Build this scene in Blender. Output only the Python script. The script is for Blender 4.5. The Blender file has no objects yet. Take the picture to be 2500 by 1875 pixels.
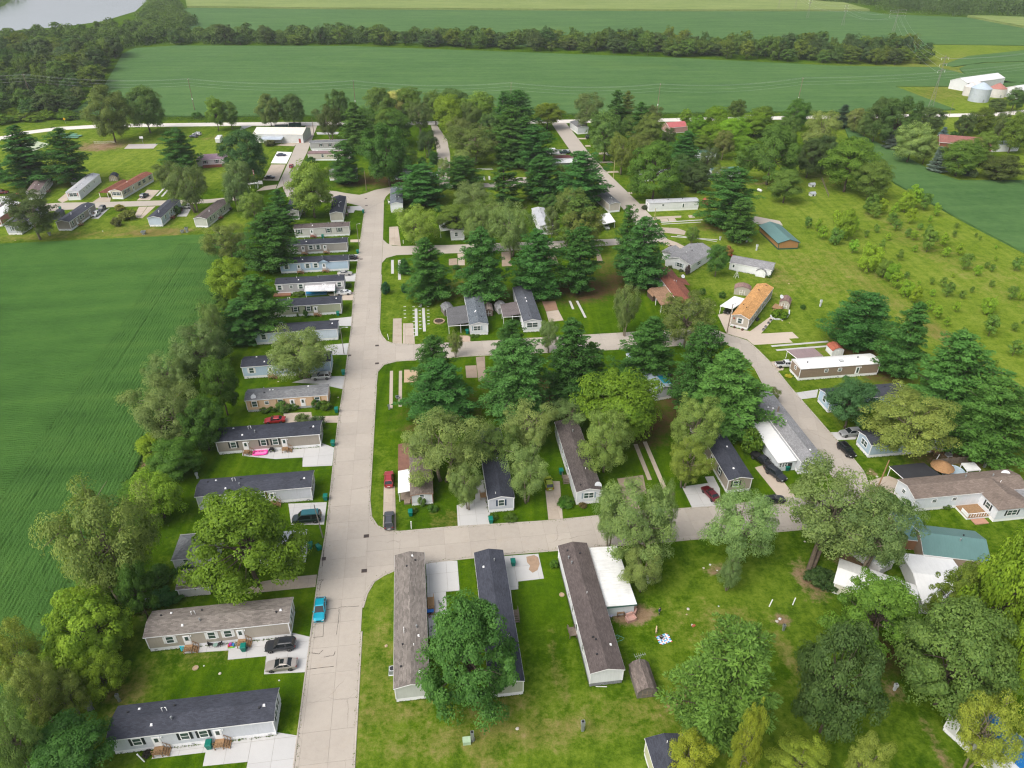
import bpy,bmesh,math,random,mathutils
import numpy as np
from mathutils import Vector,Matrix
random.seed(11)
rng = np.random.default_rng(11)
sc = bpy.context.scene
C = sc.collection
rad = math.radians
CAM_H,PITCH,FOC,PW,PH = 96.0,rad(32.8),1736.0,2500.0,1875.0
cam = bpy.data.cameras.new('camera')
cam.sensor_width = 36.0
cam.lens = 36.0 * FOC / PW
cam.clip_start,cam.clip_end = 1.0,12000.0
camo = bpy.data.objects.new('camera',cam)
C.objects.link(camo)
camo.location = (0,0,CAM_H)
camo.rotation_euler = (math.pi / 2 - PITCH,0,0)
sc.camera = camo
SUN_AZ,SUN_EL = math.atan2(-0.75,-0.6),rad(50)
world = bpy.data.worlds.new('World')
sc.world = world
world.use_nodes = True
wn = world.node_tree
sky = wn.nodes.new('ShaderNodeTexSky')
sky.sky_type = 'NISHITA'
sky.sun_disc = False
sky.sun_elevation = SUN_EL
sky.sun_rotation = SUN_AZ
sky.dust_density = 5.0
sky.air_density = 1.0
sky.ozone_density = 1.0
wn.nodes['Background'].inputs[1].default_value = 0.15
hs_ = wn.nodes.new('ShaderNodeHueSaturation')      # thin overcast: the blue is veiled
hs_.inputs['Saturation'].default_value = 0.45
wn.links.new(sky.outputs[0],hs_.inputs['Color'])
wn.links.new(hs_.outputs[0],wn.nodes['Background'].inputs[0])
sun = bpy.data.lights.new('sun','SUN')
sun.energy = 1.2
sun.angle = rad(45)
sun.color = (1.0,0.95,0.87)
suno = bpy.data.objects.new('sun',sun)
C.objects.link(suno)
sd = Vector((math.sin(SUN_AZ) * math.cos(SUN_EL),math.cos(SUN_AZ) * math.cos(SUN_EL),math.sin(SUN_EL)))
suno.rotation_euler = sd.to_track_quat('Z','Y').to_euler()
suno.location = (0,0,400)
vs = sc.view_settings
vs.view_transform = 'Standard'
vs.look = 'None'
vs.exposure = 0.6
vs.gamma = 1.0
vs.use_curve_mapping = False
sc.cycles.filter_width = 1.2
sc.cycles.max_bounces = 6
sc.cycles.transparent_max_bounces = 8
SHEET = {'A': (0,1300,2.886),'B': (600,1300,2.886),'C': (1200,1300,2.886),'D': (1800,1300,2.886),
         'E': (300,800,3.318),'F': (800,800,3.318),'G': (1350,800,3.318),'H': (1850,800,3.318),
         'I': (500,400,3.686),'J': (0,200,3.95),'K': (900,200,3.95),'L': (1400,200,3.95),
         'M': (1900,100,3.687),'N': (900,500,3.687),'O': (1500,500,3.687),'P': (500,200,4.809),
         'Q': (0,0,0.8848),'S': (1900,500,3.687),'U': (0,0,2.602),'V': (800,0,2.602),'X': (1650,0,2.602),
         'W': (1350,1000,3.318),'T': (0,500,3.318),'n': (0,0,1.0)}
SP,CP = math.sin(PITCH),math.cos(PITCH)
def px(k,x,y):
 o = SHEET[k]
 return o[0] + x / o[2],o[1] + y / o[2]
def ground(u,v,z=0.0):
 x,y = (u - PW / 2) / FOC,(PH / 2 - v) / FOC
 t = (z - CAM_H) / (-SP + y * CP)
 return Vector((x * t,(CP + y * SP) * t,z))
def pt(k,x,y,z=0.0):
 return ground(*px(k,x,y),z)
def project(p):
 d = p[1] * CP - (p[2] - CAM_H) * SP
 return PW / 2 + FOC * p[0] / d,PH / 2 - FOC * (p[1] * SP + (p[2] - CAM_H) * CP) / d,d
GA = rad(7.5)                      # heading of the street grid
ET = Vector((math.cos(GA),math.sin(GA),0))
ES = Vector((-math.sin(GA),math.cos(GA),0))
def tag(o,label=None,cat=None,group=None,kind=None):
 if label: o['label'] = label
 if cat: o['category'] = cat
 if group: o['group'] = group
 if kind: o['kind'] = kind
 return o
def empty(name,loc=(0,0,0),rz=0.0,parent=None):
 o = bpy.data.objects.new(name,None)
 C.objects.link(o)
 o.location = loc
 o.rotation_euler = (0,0,rz)
 o.empty_display_size = 0.3
 if parent: o.parent = parent
 return o
def thing(name,label,cat,loc=(0,0,0),rz=0.0,group=None):
 return tag(empty(name,loc,rz),label,cat,group)
def add(name,me,mat=None,parent=None,loc=(0,0,0),rz=0.0):
 o = bpy.data.objects.new(name,me)
 C.objects.link(o)
 o.location = loc
 o.rotation_euler = (0,0,rz)
 if parent: o.parent = parent
 if mat is not None:
  if not me.materials:
   me.materials.append(mat)
  elif me.materials[0] != mat:
   o.material_slots[0].link = 'OBJECT'
   o.material_slots[0].material = mat
 return o
def copy_tree(o,parent=None):
 c = o.copy()
 C.objects.link(c)
 c.parent = parent
 for ch in o.children:
  copy_tree(ch,c)
 return c
class MB:
 def __init__(self):
  self.v,self.f,self.m = [],[],[]
 def poly(self,pts,mi=0):
  n = len(self.v)
  self.v += [tuple(p) for p in pts]
  self.f.append(tuple(range(n,n + len(pts))))
  self.m.append(mi)
  return self
 def hexa(self,b,t,mi=0):
  n = len(self.v)
  self.v += [tuple(p) for p in b] + [tuple(p) for p in t]
  for q in ((3,2,1,0),(4,5,6,7),(0,1,5,4),(1,2,6,5),(2,3,7,6),(3,0,4,7)):
   self.f.append(tuple(n + i for i in q))
   self.m.append(mi)
  return self
 def box(self,x0,x1,y0,y1,z0,z1,mi=0):
  return self.hexa([(x0,y0,z0),(x1,y0,z0),(x1,y1,z0),(x0,y1,z0)],
      [(x0,y0,z1),(x1,y0,z1),(x1,y1,z1),(x0,y1,z1)],mi)
 def prism(self,pts,z0,z1,mi=0):
  n = len(pts)
  k = len(self.v)
  self.v += [(p[0],p[1],z0) for p in pts] + [(p[0],p[1],z1) for p in pts]
  self.f.append(tuple(k + n + i for i in range(n)))
  self.m.append(mi)
  for i in range(n):
   j = (i + 1) % n
   self.f.append((k + i,k + j,k + n + j,k + n + i))
   self.m.append(mi)
  return self
 def extrude_x(self,prof,x0,x1,mi=0):
  n,k = len(prof),len(self.v)
  self.v += [(x0,y,z) for y,z in prof] + [(x1,y,z) for y,z in prof]
  self.f.append(tuple(k + n - 1 - i for i in range(n)))
  self.f.append(tuple(k + n + i for i in range(n)))
  self.m += [mi,mi]
  for i in range(n):
   j = (i + 1) % n
   self.f.append((k + i,k + j,k + n + j,k + n + i))
   self.m.append(mi)
  return self
 def tube(self,pts,radii,sides=6,mi=0,cap=True):
  pts = [Vector(p) for p in pts]
  if isinstance(radii,(int,float)): radii = [radii] * len(pts)
  rings = []
  up = Vector((0.13,0.29,0.95))
  for i,p in enumerate(pts):
   d = (pts[min(i + 1,len(pts) - 1)] - pts[max(i - 1,0)]).normalized()
   a = d.cross(up if abs(d.dot(up)) < 0.95 else Vector((1,0.2,0))).normalized()
   b = d.cross(a)
   k = len(self.v)
   for s in range(sides):
    q = 2 * math.pi * s / sides
    self.v.append(tuple(p + (a * math.cos(q) + b * math.sin(q)) * radii[i]))
   rings.append(k)
  for r0,r1 in zip(rings,rings[1:]):
   for s in range(sides):
    t = (s + 1) % sides
    self.f.append((r0 + s,r0 + t,r1 + t,r1 + s))
    self.m.append(mi)
  if cap:
   self.f.append(tuple(rings[0] + s for s in reversed(range(sides))))
   self.f.append(tuple(rings[-1] + s for s in range(sides)))
   self.m += [mi,mi]
  return self
 def cyl(self,x,y,z0,z1,r,r2=None,sides=12,mi=0):
  return self.tube([(x,y,z0),(x,y,z1)],[r,r if r2 is None else r2],sides,mi)
 def lathe(self,prof,sides=16,x=0,y=0,mi=0):
  rings = []
  for r,z in prof:
   k = len(self.v)
   for s in range(sides):
    q = 2 * math.pi * s / sides
    self.v.append((x + r * math.cos(q),y + r * math.sin(q),z))
   rings.append(k)
  for r0,r1 in zip(rings,rings[1:]):
   for s in range(sides):
    t = (s + 1) % sides
    self.f.append((r0 + s,r0 + t,r1 + t,r1 + s))
    self.m.append(mi)
  self.f.append(tuple(rings[-1] + s for s in range(sides)))
  self.m.append(mi)
  return self
 def mesh(self,name='mesh',smooth=False,mats=()):
  me = bpy.data.meshes.new(name)
  me.from_pydata(self.v,[],self.f)
  if any(self.m):
   me.polygons.foreach_set('material_index',self.m)
  if smooth:
   me.polygons.foreach_set('use_smooth',[True] * len(self.f))
  for m in mats: me.materials.append(m)
  me.update()
  return me
 def build(self,name,mat=None,parent=None,loc=(0,0,0),rz=0.0,smooth=False,mats=()):
  return add(name,self.mesh(name,smooth,mats),mat,parent,loc,rz)
MATS = {}
def nodes_of(name):
 m = bpy.data.materials.new(name)
 m.use_nodes = True
 n = m.node_tree
 return m,n,n.nodes['Principled BSDF']
def N(n,typ,**kw):
 x = n.nodes.new(typ)
 for k,v in kw.items():
  if k.startswith('_'):
   x.inputs[k[1:].replace('_',' ')].default_value = v
  else:
   setattr(x,k,v)
 return x
def noise(n,vec,scale,detail=4,rough=0.6):
 x = N(n,'ShaderNodeTexNoise',_Scale=scale,_Detail=detail,_Roughness=rough)
 if vec is not None: n.links.new(vec,x.inputs['Vector'])
 return x.outputs['Fac']
def ramp(n,fac,stops):
 r = N(n,'ShaderNodeValToRGB')
 e = r.color_ramp.elements
 while len(e) < len(stops): e.new(0.5)
 for el,(p,c) in zip(e,stops):
  el.position = p
  el.color = tuple(c) + (1,) if len(c) == 3 else c
 n.links.new(fac,r.inputs[0])
 return r.outputs[0]
def mixc(n,fac,a,b,mode='MIX'):
 x = N(n,'ShaderNodeMix',data_type='RGBA',blend_type=mode)
 for i,s in ((0,fac),(6,a),(7,b)):
  if hasattr(s,'is_linked') or hasattr(s,'links'):
   n.links.new(s,x.inputs[i])
  else:
   x.inputs[i].default_value = s if i == 0 else (tuple(s) + (1,) if len(s) == 3 else s)
 return x.outputs[2]
def math_(n,op,a,b=None,c=None):
 x = N(n,'ShaderNodeMath',operation=op)
 for i,s in enumerate((a,b,c)):
  if s is None: continue
  if hasattr(s,'links'):
   n.links.new(s,x.inputs[i])
  else:
   x.inputs[i].default_value = s
 return x.outputs[0]
def maprange(n,v,a,b,c=0.0,d=1.0):
 x = N(n,'ShaderNodeMapRange')
 n.links.new(v,x.inputs[0])
 for i,s in enumerate((a,b,c,d)): x.inputs[i + 1].default_value = s
 return x.outputs[0]
def bump(n,bs,h,strength=0.3,dist=0.05):
 b = N(n,'ShaderNodeBump',_Strength=strength,_Distance=dist)
 n.links.new(h,b.inputs['Height'])
 n.links.new(b.outputs[0],bs.inputs['Normal'])
def sh(c,k):
 return tuple(max(0.0,min(1.0,x * k)) for x in c)
def mat(name,col,rough=0.75,var=0.14,sc=1.3,spec=0.3,metal=0.0,bmp=0.0):
 if name in MATS: return MATS[name]
 m,n,b = nodes_of(name)
 co = N(n,'ShaderNodeTexCoord').outputs['Object']
 oi = N(n,'ShaderNodeObjectInfo').outputs['Random']
 f1 = noise(n,co,sc,5)
 f2 = noise(n,co,sc * 9,3)
 f = math_(n,'ADD',math_(n,'MULTIPLY',f1,0.65),math_(n,'MULTIPLY',f2,0.35))
 c = ramp(n,f,[(0.3,sh(col,1 - var)),(0.7,sh(col,1 + var))])
 v = maprange(n,oi,0,1,1 - var * 0.35,1 + var * 0.35)
 c = mixc(n,1.0,c,v,'MULTIPLY')
 n.links.new(c,b.inputs['Base Color'])
 b.inputs['Roughness'].default_value = rough
 b.inputs['Specular IOR Level'].default_value = spec
 b.inputs['Metallic'].default_value = metal
 if bmp: bump(n,b,f2,bmp,0.03)
 MATS[name] = m
 return m
def siding(name,col,vertical=False,pitch=0.19):
 if name in MATS: return MATS[name]
 m,n,b = nodes_of(name)
 co = N(n,'ShaderNodeTexCoord').outputs['Object']
 sp = N(n,'ShaderNodeSeparateXYZ')
 n.links.new(co,sp.inputs[0])
 if vertical:
  a = math_(n,'ADD',sp.outputs[0],sp.outputs[1])
 else:
  a = sp.outputs[2]
 saw = math_(n,'FRACT',math_(n,'DIVIDE',a,pitch))
 f = noise(n,co,0.5,5,0.7)
 mp = N(n,'ShaderNodeMapping')
 mp.inputs['Scale'].default_value = (2.5,2.5,0.25)
 n.links.new(co,mp.inputs[0])
 f3 = noise(n,mp.outputs[0],1.6,4)
 c = ramp(n,math_(n,'ADD',math_(n,'MULTIPLY',f,0.5),math_(n,'MULTIPLY',f3,0.5)),
      [(0.25,sh(col,0.86)),(0.65,sh(col,1.05))])
 n.links.new(c,b.inputs['Base Color'])
 b.inputs['Roughness'].default_value = 0.6
 b.inputs['Specular IOR Level'].default_value = 0.25
 bump(n,b,saw,0.5,0.025)
 MATS[name] = m
 return m
def shingle(name,col,var=0.3,sw=0.45,shh=0.16):
 if name in MATS: return MATS[name]
 m,n,b = nodes_of(name)
 co = N(n,'ShaderNodeTexCoord').outputs['Object']
 br = N(n,'ShaderNodeTexBrick',_Scale=1.0,_Mortar_Size=0.012,_Bias=0.0,_Brick_Width=sw,_Row_Height=shh)
 br.inputs['Color1'].default_value = sh(col,1 - var) + (1,)
 br.inputs['Color2'].default_value = sh(col,1 + var) + (1,)
 br.inputs['Mortar'].default_value = sh(col,0.75) + (1,)
 n.links.new(co,br.inputs['Vector'])
 f = noise(n,co,0.35,5,0.65)
 f2 = noise(n,co,14,2)
 c = mixc(n,1.0,br.outputs['Color'],ramp(n,f,[(0.3,(0.82,) * 3),(0.7,(1.12,) * 3)]),'MULTIPLY')
 c = mixc(n,1.0,c,ramp(n,f2,[(0.25,(0.75,) * 3),(0.75,(1.25,) * 3)]),'MULTIPLY')
 n.links.new(c,b.inputs['Base Color'])
 b.inputs['Roughness'].default_value = 0.85
 b.inputs['Specular IOR Level'].default_value = 0.2
 bump(n,b,br.outputs['Fac'],-0.4,0.01)
 MATS[name] = m
 return m
def ribbed(name,col,pitch=0.5,axis=0,rough=0.45,dirt=0.25,spec=0.4):
 if name in MATS: return MATS[name]
 m,n,b = nodes_of(name)
 co = N(n,'ShaderNodeTexCoord').outputs['Object']
 sp = N(n,'ShaderNodeSeparateXYZ')
 n.links.new(co,sp.inputs[0])
 fr = math_(n,'FRACT',math_(n,'DIVIDE',sp.outputs[axis],pitch))
 rib = maprange(n,math_(n,'ABSOLUTE',math_(n,'SUBTRACT',fr,0.5)),0.38,0.48)
 mp = N(n,'ShaderNodeMapping')
 s = [0.25,0.25,0.25]
 s[axis] = 2.2
 mp.inputs['Scale'].default_value = s
 n.links.new(co,mp.inputs[0])
 f = noise(n,mp.outputs[0],1.5,6,0.7)
 f2 = noise(n,co,0.6,5,0.7)
 k = math_(n,'ADD',math_(n,'MULTIPLY',f,0.5),math_(n,'MULTIPLY',f2,0.5))
 c = ramp(n,k,[(0.3,sh(col,1 - dirt)),(0.55,col),(0.8,sh(col,1.04))])
 n.links.new(c,b.inputs['Base Color'])
 b.inputs['Roughness'].default_value = rough
 b.inputs['Specular IOR Level'].default_value = spec
 bump(n,b,rib,0.6,0.03)
 MATS[name] = m
 return m
def concrete(name,col,stain=(0.36,0.29,0.21),crack=0.5,age=0.5):
 if name in MATS: return MATS[name]
 m,n,b = nodes_of(name)
 pos = N(n,'ShaderNodeNewGeometry').outputs['Position']
 oi = N(n,'ShaderNodeObjectInfo').outputs['Random']
 f1 = noise(n,pos,0.12,6,0.65)
 f2 = noise(n,pos,1.1,5,0.7)
 f3 = noise(n,pos,9,3,0.7)
 k = math_(n,'ADD',math_(n,'MULTIPLY',f1,0.45),
      math_(n,'ADD',math_(n,'MULTIPLY',f2,0.35),math_(n,'MULTIPLY',f3,0.2)))
 c = ramp(n,k,[(0.3,sh(col,1 - 0.22 * age)),(0.5,col),(0.7,sh(col,1 + 0.12 * age))])
 st = maprange(n,noise(n,pos,0.33,6,0.75),0.55,0.8,0,0.55 * age)
 c = mixc(n,st,c,stain)
 vo = N(n,'ShaderNodeTexVoronoi',feature='DISTANCE_TO_EDGE',_Scale=0.11)
 wob = N(n,'ShaderNodeVectorMath',operation='ADD')
 nz = N(n,'ShaderNodeTexNoise',_Scale=0.6,_Detail=4)
 n.links.new(pos,nz.inputs['Vector'])
 n.links.new(pos,wob.inputs[0])
 n.links.new(nz.outputs['Color'],wob.inputs[1])
 n.links.new(wob.outputs[0],vo.inputs['Vector'])
 line = maprange(n,vo.outputs['Distance'],0.0,0.006,1,0)
 line = math_(n,'MULTIPLY',line,maprange(n,noise(n,pos,0.06,3),0.56,0.64,0,crack * 0.8))
 c = mixc(n,line,c,sh(col,0.3))
 v = maprange(n,oi,0,1,1 - 0.07 * age,1 + 0.06 * age)
 c = mixc(n,1.0,c,v,'MULTIPLY')
 n.links.new(c,b.inputs['Base Color'])
 b.inputs['Roughness'].default_value = 0.85
 b.inputs['Specular IOR Level'].default_value = 0.2
 bump(n,b,f3,0.25,0.01)
 MATS[name] = m
 return m
def leafmat(name,trans=0.3,hue=0.12):
 m,n,b = nodes_of(name)
 n.nodes.remove(b)
 out = n.nodes['Material Output']
 oi = N(n,'ShaderNodeObjectInfo')
 at = N(n,'ShaderNodeAttribute',attribute_name='leafv')
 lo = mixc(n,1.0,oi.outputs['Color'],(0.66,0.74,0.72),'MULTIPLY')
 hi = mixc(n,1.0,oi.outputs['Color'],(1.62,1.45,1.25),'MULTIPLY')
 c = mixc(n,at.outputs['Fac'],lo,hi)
 d = N(n,'ShaderNodeBsdfDiffuse')
 t = N(n,'ShaderNodeBsdfTranslucent')
 g = N(n,'ShaderNodeBsdfGlossy',_Roughness=0.5)
 g.inputs['Color'].default_value = (0.9,0.95,0.85,1)
 n.links.new(c,d.inputs[0])
 n.links.new(mixc(n,1.0,c,(1.15,1.2,0.55),'MULTIPLY'),t.inputs[0])
 x = N(n,'ShaderNodeMixShader')
 x.inputs[0].default_value = trans
 n.links.new(d.outputs[0],x.inputs[1])
 n.links.new(t.outputs[0],x.inputs[2])
 y = N(n,'ShaderNodeMixShader')
 y.inputs[0].default_value = 0.008
 n.links.new(x.outputs[0],y.inputs[1])
 n.links.new(g.outputs[0],y.inputs[2])
 n.links.new(y.outputs[0],out.inputs[0])
 MATS[name] = m
 return m
WHITE = mat('white_trim',(0.8,0.8,0.8),0.5,0.06)
SKIRT = ribbed('white_skirting',(0.8,0.8,0.81),0.4,0,0.6,0.14,0.2)
DARKMETAL = mat('dark_metal',(0.03,0.03,0.033),0.5,0.2)
GREYMETAL = mat('galvanised_metal',(0.33,0.35,0.36),0.45,0.15,metal=0.5)
WOOD = mat('treated_wood',(0.27,0.165,0.085),0.85,0.3,3)
OLDWOOD = mat('weathered_wood',(0.2,0.16,0.125),0.9,0.3,3)
POLEWOOD = mat('utility_pole_wood',(0.2,0.15,0.105),0.9,0.25,2)
REDWOOD = mat('red_stained_wood',(0.22,0.075,0.05),0.85,0.25,3)
BARK = mat('bark',(0.115,0.09,0.066),0.95,0.35,4)
PINEBARK = mat('pine_bark',(0.085,0.062,0.05),0.95,0.35,4)
PALEBARK = mat('pale_bark',(0.2,0.165,0.12),0.95,0.35,4)
GLASS,_n,_b = nodes_of('window_glass')
_b.inputs['Base Color'].default_value = (0.045,0.075,0.068,1)
_b.inputs['Roughness'].default_value = 0.12
_b.inputs['Specular IOR Level'].default_value = 0.6
CARGLASS,_n,_b = nodes_of('car_glass')
_b.inputs['Base Color'].default_value = (0.012,0.016,0.018,1)
_b.inputs['Roughness'].default_value = 0.05
_b.inputs['Specular IOR Level'].default_value = 0.7
RUBBER = mat('rubber',(0.015,0.015,0.016),0.8,0.1)
RIM = mat('wheel_rim',(0.4,0.41,0.42),0.3,0.08,metal=0.7)
LEAF = leafmat('broad_leaves',0.36)
NEEDLE = leafmat('needles',0.25)
# ================================================================== GROUND
def st(p):
 return p.dot(ES),p.dot(ET)
def grid_axis(lo,a,b,hi,fine,n):
 left = [lo + (a - lo) * (1 - (1 - i / n) ** 2.2) for i in range(n)]
 mid = list(np.arange(a,b,fine))
 right = [b + (hi - b) * (i / n) ** 2.2 for i in range(n + 1)]
 return np.array(left + mid + right)
GX = grid_axis(-6000,-190,230,6000,1.5,26)
GY = grid_axis(-1500,20,430,9000,1.5,26)
gx,gy = np.meshgrid(GX,GY)
GW = {k: np.zeros_like(gx) for k in ('light','dry','dirt','mulch')}
def wob(x,y,s,seed):
 a = np.sin(x * s * 1.7 + seed * 1.3 + 1.9 * np.sin(y * s * 1.1 + seed)) + np.sin(y * s * 2.1 + seed * 2.7 + 1.6 * np.sin(x * s * 0.9 - seed))
 return a * 0.5
def patch(kind,k,x,y,rx,ry,amt=1.0,soft=0.5,ang=GA):
 c = pt(k,x,y)
 dx,dy = gx - c.x,gy - c.y
 u = (dx * math.cos(ang) + dy * math.sin(ang)) / rx
 v = (-dx * math.sin(ang) + dy * math.cos(ang)) / ry
 d = np.sqrt(u * u + v * v) + 0.22 * wob(gx,gy,2.2 / min(rx,ry),x * 0.01 + y)
 w = np.clip((1 + soft - d) / (2 * soft),0,1) * amt
 GW[kind] = np.maximum(GW[kind],w)
patch('light','S',1500,700,75,150,0.9,0.35,rad(12))
patch('light','S',500,700,45,80,0.75,0.4,rad(10))
patch('light','S',1900,1500,40,70,0.85,0.4)
patch('light','L',1900,1250,40,45,0.8,0.4)
patch('light','L',1250,1500,40,25,0.55,0.4)
patch('light','J',1050,740,70,60,0.85,0.35)
patch('light','J',300,620,60,60,0.7,0.4)
patch('light','J',1900,720,40,60,0.7,0.4)
patch('light','J',1100,1400,60,16,0.75,0.4)
patch('light','M',1500,560,120,110,0.9,0.3)
patch('light','M',1850,1230,110,40,0.85,0.3)
patch('light','M',1500,100,120,160,0.95,0.3)
patch('light','M',1900,750,110,70,0.85,0.3)
patch('light','K',1300,900,60,50,0.5,0.4)
patch('light','O',900,300,60,30,0.6,0.4)
patch('light','B',930,900,5,45,0.55,0.4)
patch('light','C',1000,1500,45,14,0.5,0.5)
patch('light','N',350,850,14,26,0.45,0.5)
patch('light','D',150,500,20,14,0.5,0.5)
patch('light','A',900,1180,5,30,0.4,0.5)
for a in [('dry','B',930,950,4,12,.42),('dry','B',1000,1270,11,2.4,.5),('dry','B',1560,1440,20,3,.42),
          ('dry','B',1900,1420,17,3.2,.55),('dry','B',1780,1210,7,2.2,.5),('dry','C',1150,1260,18,4,.4),('dry','C',250,1410,13,1.6,.6),
          ('dry','C',1500,620,9,5,.3),('dry','C',1650,640,8,4,.4),('dirt','C',985,575,4.2,2.2,.9),
          ('dirt','C',1595,270,2.6,1.1,.9),('dirt','D',490,320,2.2,4,.75),('dirt','D',560,420,3,2.5,.5),('dirt','D',850,215,4,4,.9),
          ('dirt','D',1440,1560,1.2,7,.5),('dirt','D',1090,1120,2.5,2.5,.5),('mulch','D',1060,880,4,4,.8),
          ('dirt','D',300,610,1.6,1.2,.9),('dry','D',330,840,1.5,6,.6),
          ('dry','F',1000,1560,4,3,.5),('dry','A',1400,870,9,2,.4),('dry','A',880,1150,3,5,.6),('dirt','A',1050,520,1.5,2.5,.7),
          ('mulch','G',1020,540,7,13,1),('mulch','G',700,760,9,9,.8),('mulch','F',1650,540,12,10,.75),
          ('mulch','F',900,740,10,6,.6),('mulch','N',700,780,9,8,.6),('mulch','N',1150,830,6,8,.5),
          ('mulch','N',1960,760,16,9,.8),('mulch','N',2130,560,9,10,.5),('mulch','N',1500,840,9,5,.6),('mulch','N',850,560,7,6,.4),
          ('mulch','O',60,690,10,8,.7),('mulch','O',1000,190,9,8,.8),('mulch','K',100,950,18,10,.8),('mulch','K',1560,830,7,8,.8),
          ('mulch','J',700,980,6,7,.5),('mulch','S',720,1320,9,8,.8),('mulch','S',950,1540,6,6,.7),('mulch','H',1530,1030,9,4,.85),
          ('dirt','H',1700,1060,10,4,.5),('dirt','H',910,1165,1.3,.9,.9),('dry','S',330,620,9,24,.4),('dry','S',950,820,6,30,.45),('dry','S',700,620,8,30,.4),
          ('dry','S',1400,1130,4,12,.7),('dry','S',1900,650,14,40,.3),('dry','S',1300,350,10,40,.4),('dry','S',0,650,8,12,.5),
          ('dry','J',1030,620,12,11,1),('dirt','J',1030,625,9,7,.9),('dry','J',1500,1450,14,4,1),('dry','J',900,1470,60,4,.5),
          ('dry','J',470,790,6,6,.8),('dry','J',2080,540,8,5,.6),('dirt','P',1290,560,12,5,.4),('dry','J',1330,1420,14,6,.5),
          ('dirt','K',250,1070,1,1,.3),('dirt','L',1850,980,10,3,.5),('dry','L',1400,1400,9,4,.6),('dry','O',400,560,14,14,.3),
          ('dry','M',1500,250,60,60,.55),('dry','M',1250,470,50,30,.5),('dry','M',420,1240,12,16,.4),('dry','E',1560,560,4,3,.4),
          ('dirt','C',1380,1190,4,3,.4),('dry','B',1700,1580,3,6,.5),('dry','C',470,1010,1.2,8,.5)]:
 patch(*a)
patch('dirt','E',190,1100,1.3,13,1,.35)
_nx,_ny = len(GX),len(GY)
_z = np.zeros(_nx * _ny)
gme = bpy.data.meshes.new('ground')
_idx = np.arange(_nx * _ny).reshape(_ny,_nx)
_q = np.stack([_idx[:-1,:-1],_idx[:-1,1:],_idx[1:,1:],_idx[1:,:-1]],-1).reshape(-1,4)
gme.from_pydata(np.stack([gx.ravel(),gy.ravel(),_z],-1).tolist(),[],_q.tolist())
for k,w in GW.items():
 a = gme.attributes.new(k,'FLOAT','POINT')
 a.data.foreach_set('value',w.ravel().astype(np.float32))
gm,n,b = nodes_of('turf')
pos = N(n,'ShaderNodeNewGeometry').outputs['Position']
def attr(n,k):
 return N(n,'ShaderNodeAttribute',attribute_name=k).outputs['Fac']
f0,f1,f2,f3 = noise(n,pos,0.045,5,0.6),noise(n,pos,0.35,5,0.65),noise(n,pos,1.3,4,0.7),noise(n,pos,4.6,3,0.75)
k = math_(n,'ADD',math_(n,'ADD',math_(n,'MULTIPLY',f0,0.27),math_(n,'MULTIPLY',f1,0.28)),
          math_(n,'ADD',math_(n,'MULTIPLY',f2,0.2),math_(n,'MULTIPLY',f3,0.25)))
mm = N(n,'ShaderNodeMapping')
mm.inputs['Rotation'].default_value = (0,0,-GA)
mm.inputs['Scale'].default_value = (0.55,0.016,1)
n.links.new(pos,mm.inputs[0])
k = math_(n,'ADD',k,math_(n,'MULTIPLY',math_(n,'SUBTRACT',noise(n,mm.outputs[0],1.0,3,0.5),0.5),0.22))
lush = ramp(n,k,[(0.36,(0.02,0.052,0.003)),(0.46,(0.04,0.09,0.003)),(0.55,(0.068,0.126,0.004)),(0.65,(0.11,0.16,0.008))])
light = ramp(n,k,[(0.36,(0.07,0.13,0.01)),(0.5,(0.14,0.2,0.02)),(0.64,(0.21,0.25,0.045))])
dry = ramp(n,k,[(0.36,(0.1,0.105,0.02)),(0.5,(0.185,0.15,0.05)),(0.62,(0.27,0.21,0.1))])
dirt = ramp(n,k,[(0.36,(0.11,0.075,0.042)),(0.5,(0.22,0.15,0.09)),(0.64,(0.31,0.24,0.16))])
mul = ramp(n,k,[(0.36,(0.052,0.05,0.012)),(0.5,(0.092,0.06,0.027)),(0.64,(0.13,0.08,0.04))])
jit = math_(n,'MULTIPLY',math_(n,'SUBTRACT',math_(n,'ADD',f1,f2),1.0),1.15)
def soft(kk,lo=0.2,hi=0.7):
 return maprange(n,math_(n,'ADD',attr(n,kk),math_(n,'MULTIPLY',jit,maprange(n,attr(n,kk),0,0.15))),lo,hi)
c = mixc(n,soft('light',0.05,0.95),lush,light)
c = mixc(n,soft('mulch',0.25,0.85),c,mul)
c = mixc(n,soft('dry',0.25,0.95),c,dry)
c = mixc(n,soft('dirt',0.3,0.75),c,dirt)
n.links.new(c,b.inputs['Base Color'])
b.inputs['Roughness'].default_value = 0.95
b.inputs['Specular IOR Level'].default_value = 0.0
bump(n,b,math_(n,'ADD',f3,math_(n,'MULTIPLY',f2,2.0)),0.55,0.12)
ground_o = add('ground',gme,gm)
tag(ground_o,kind='structure')
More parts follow.
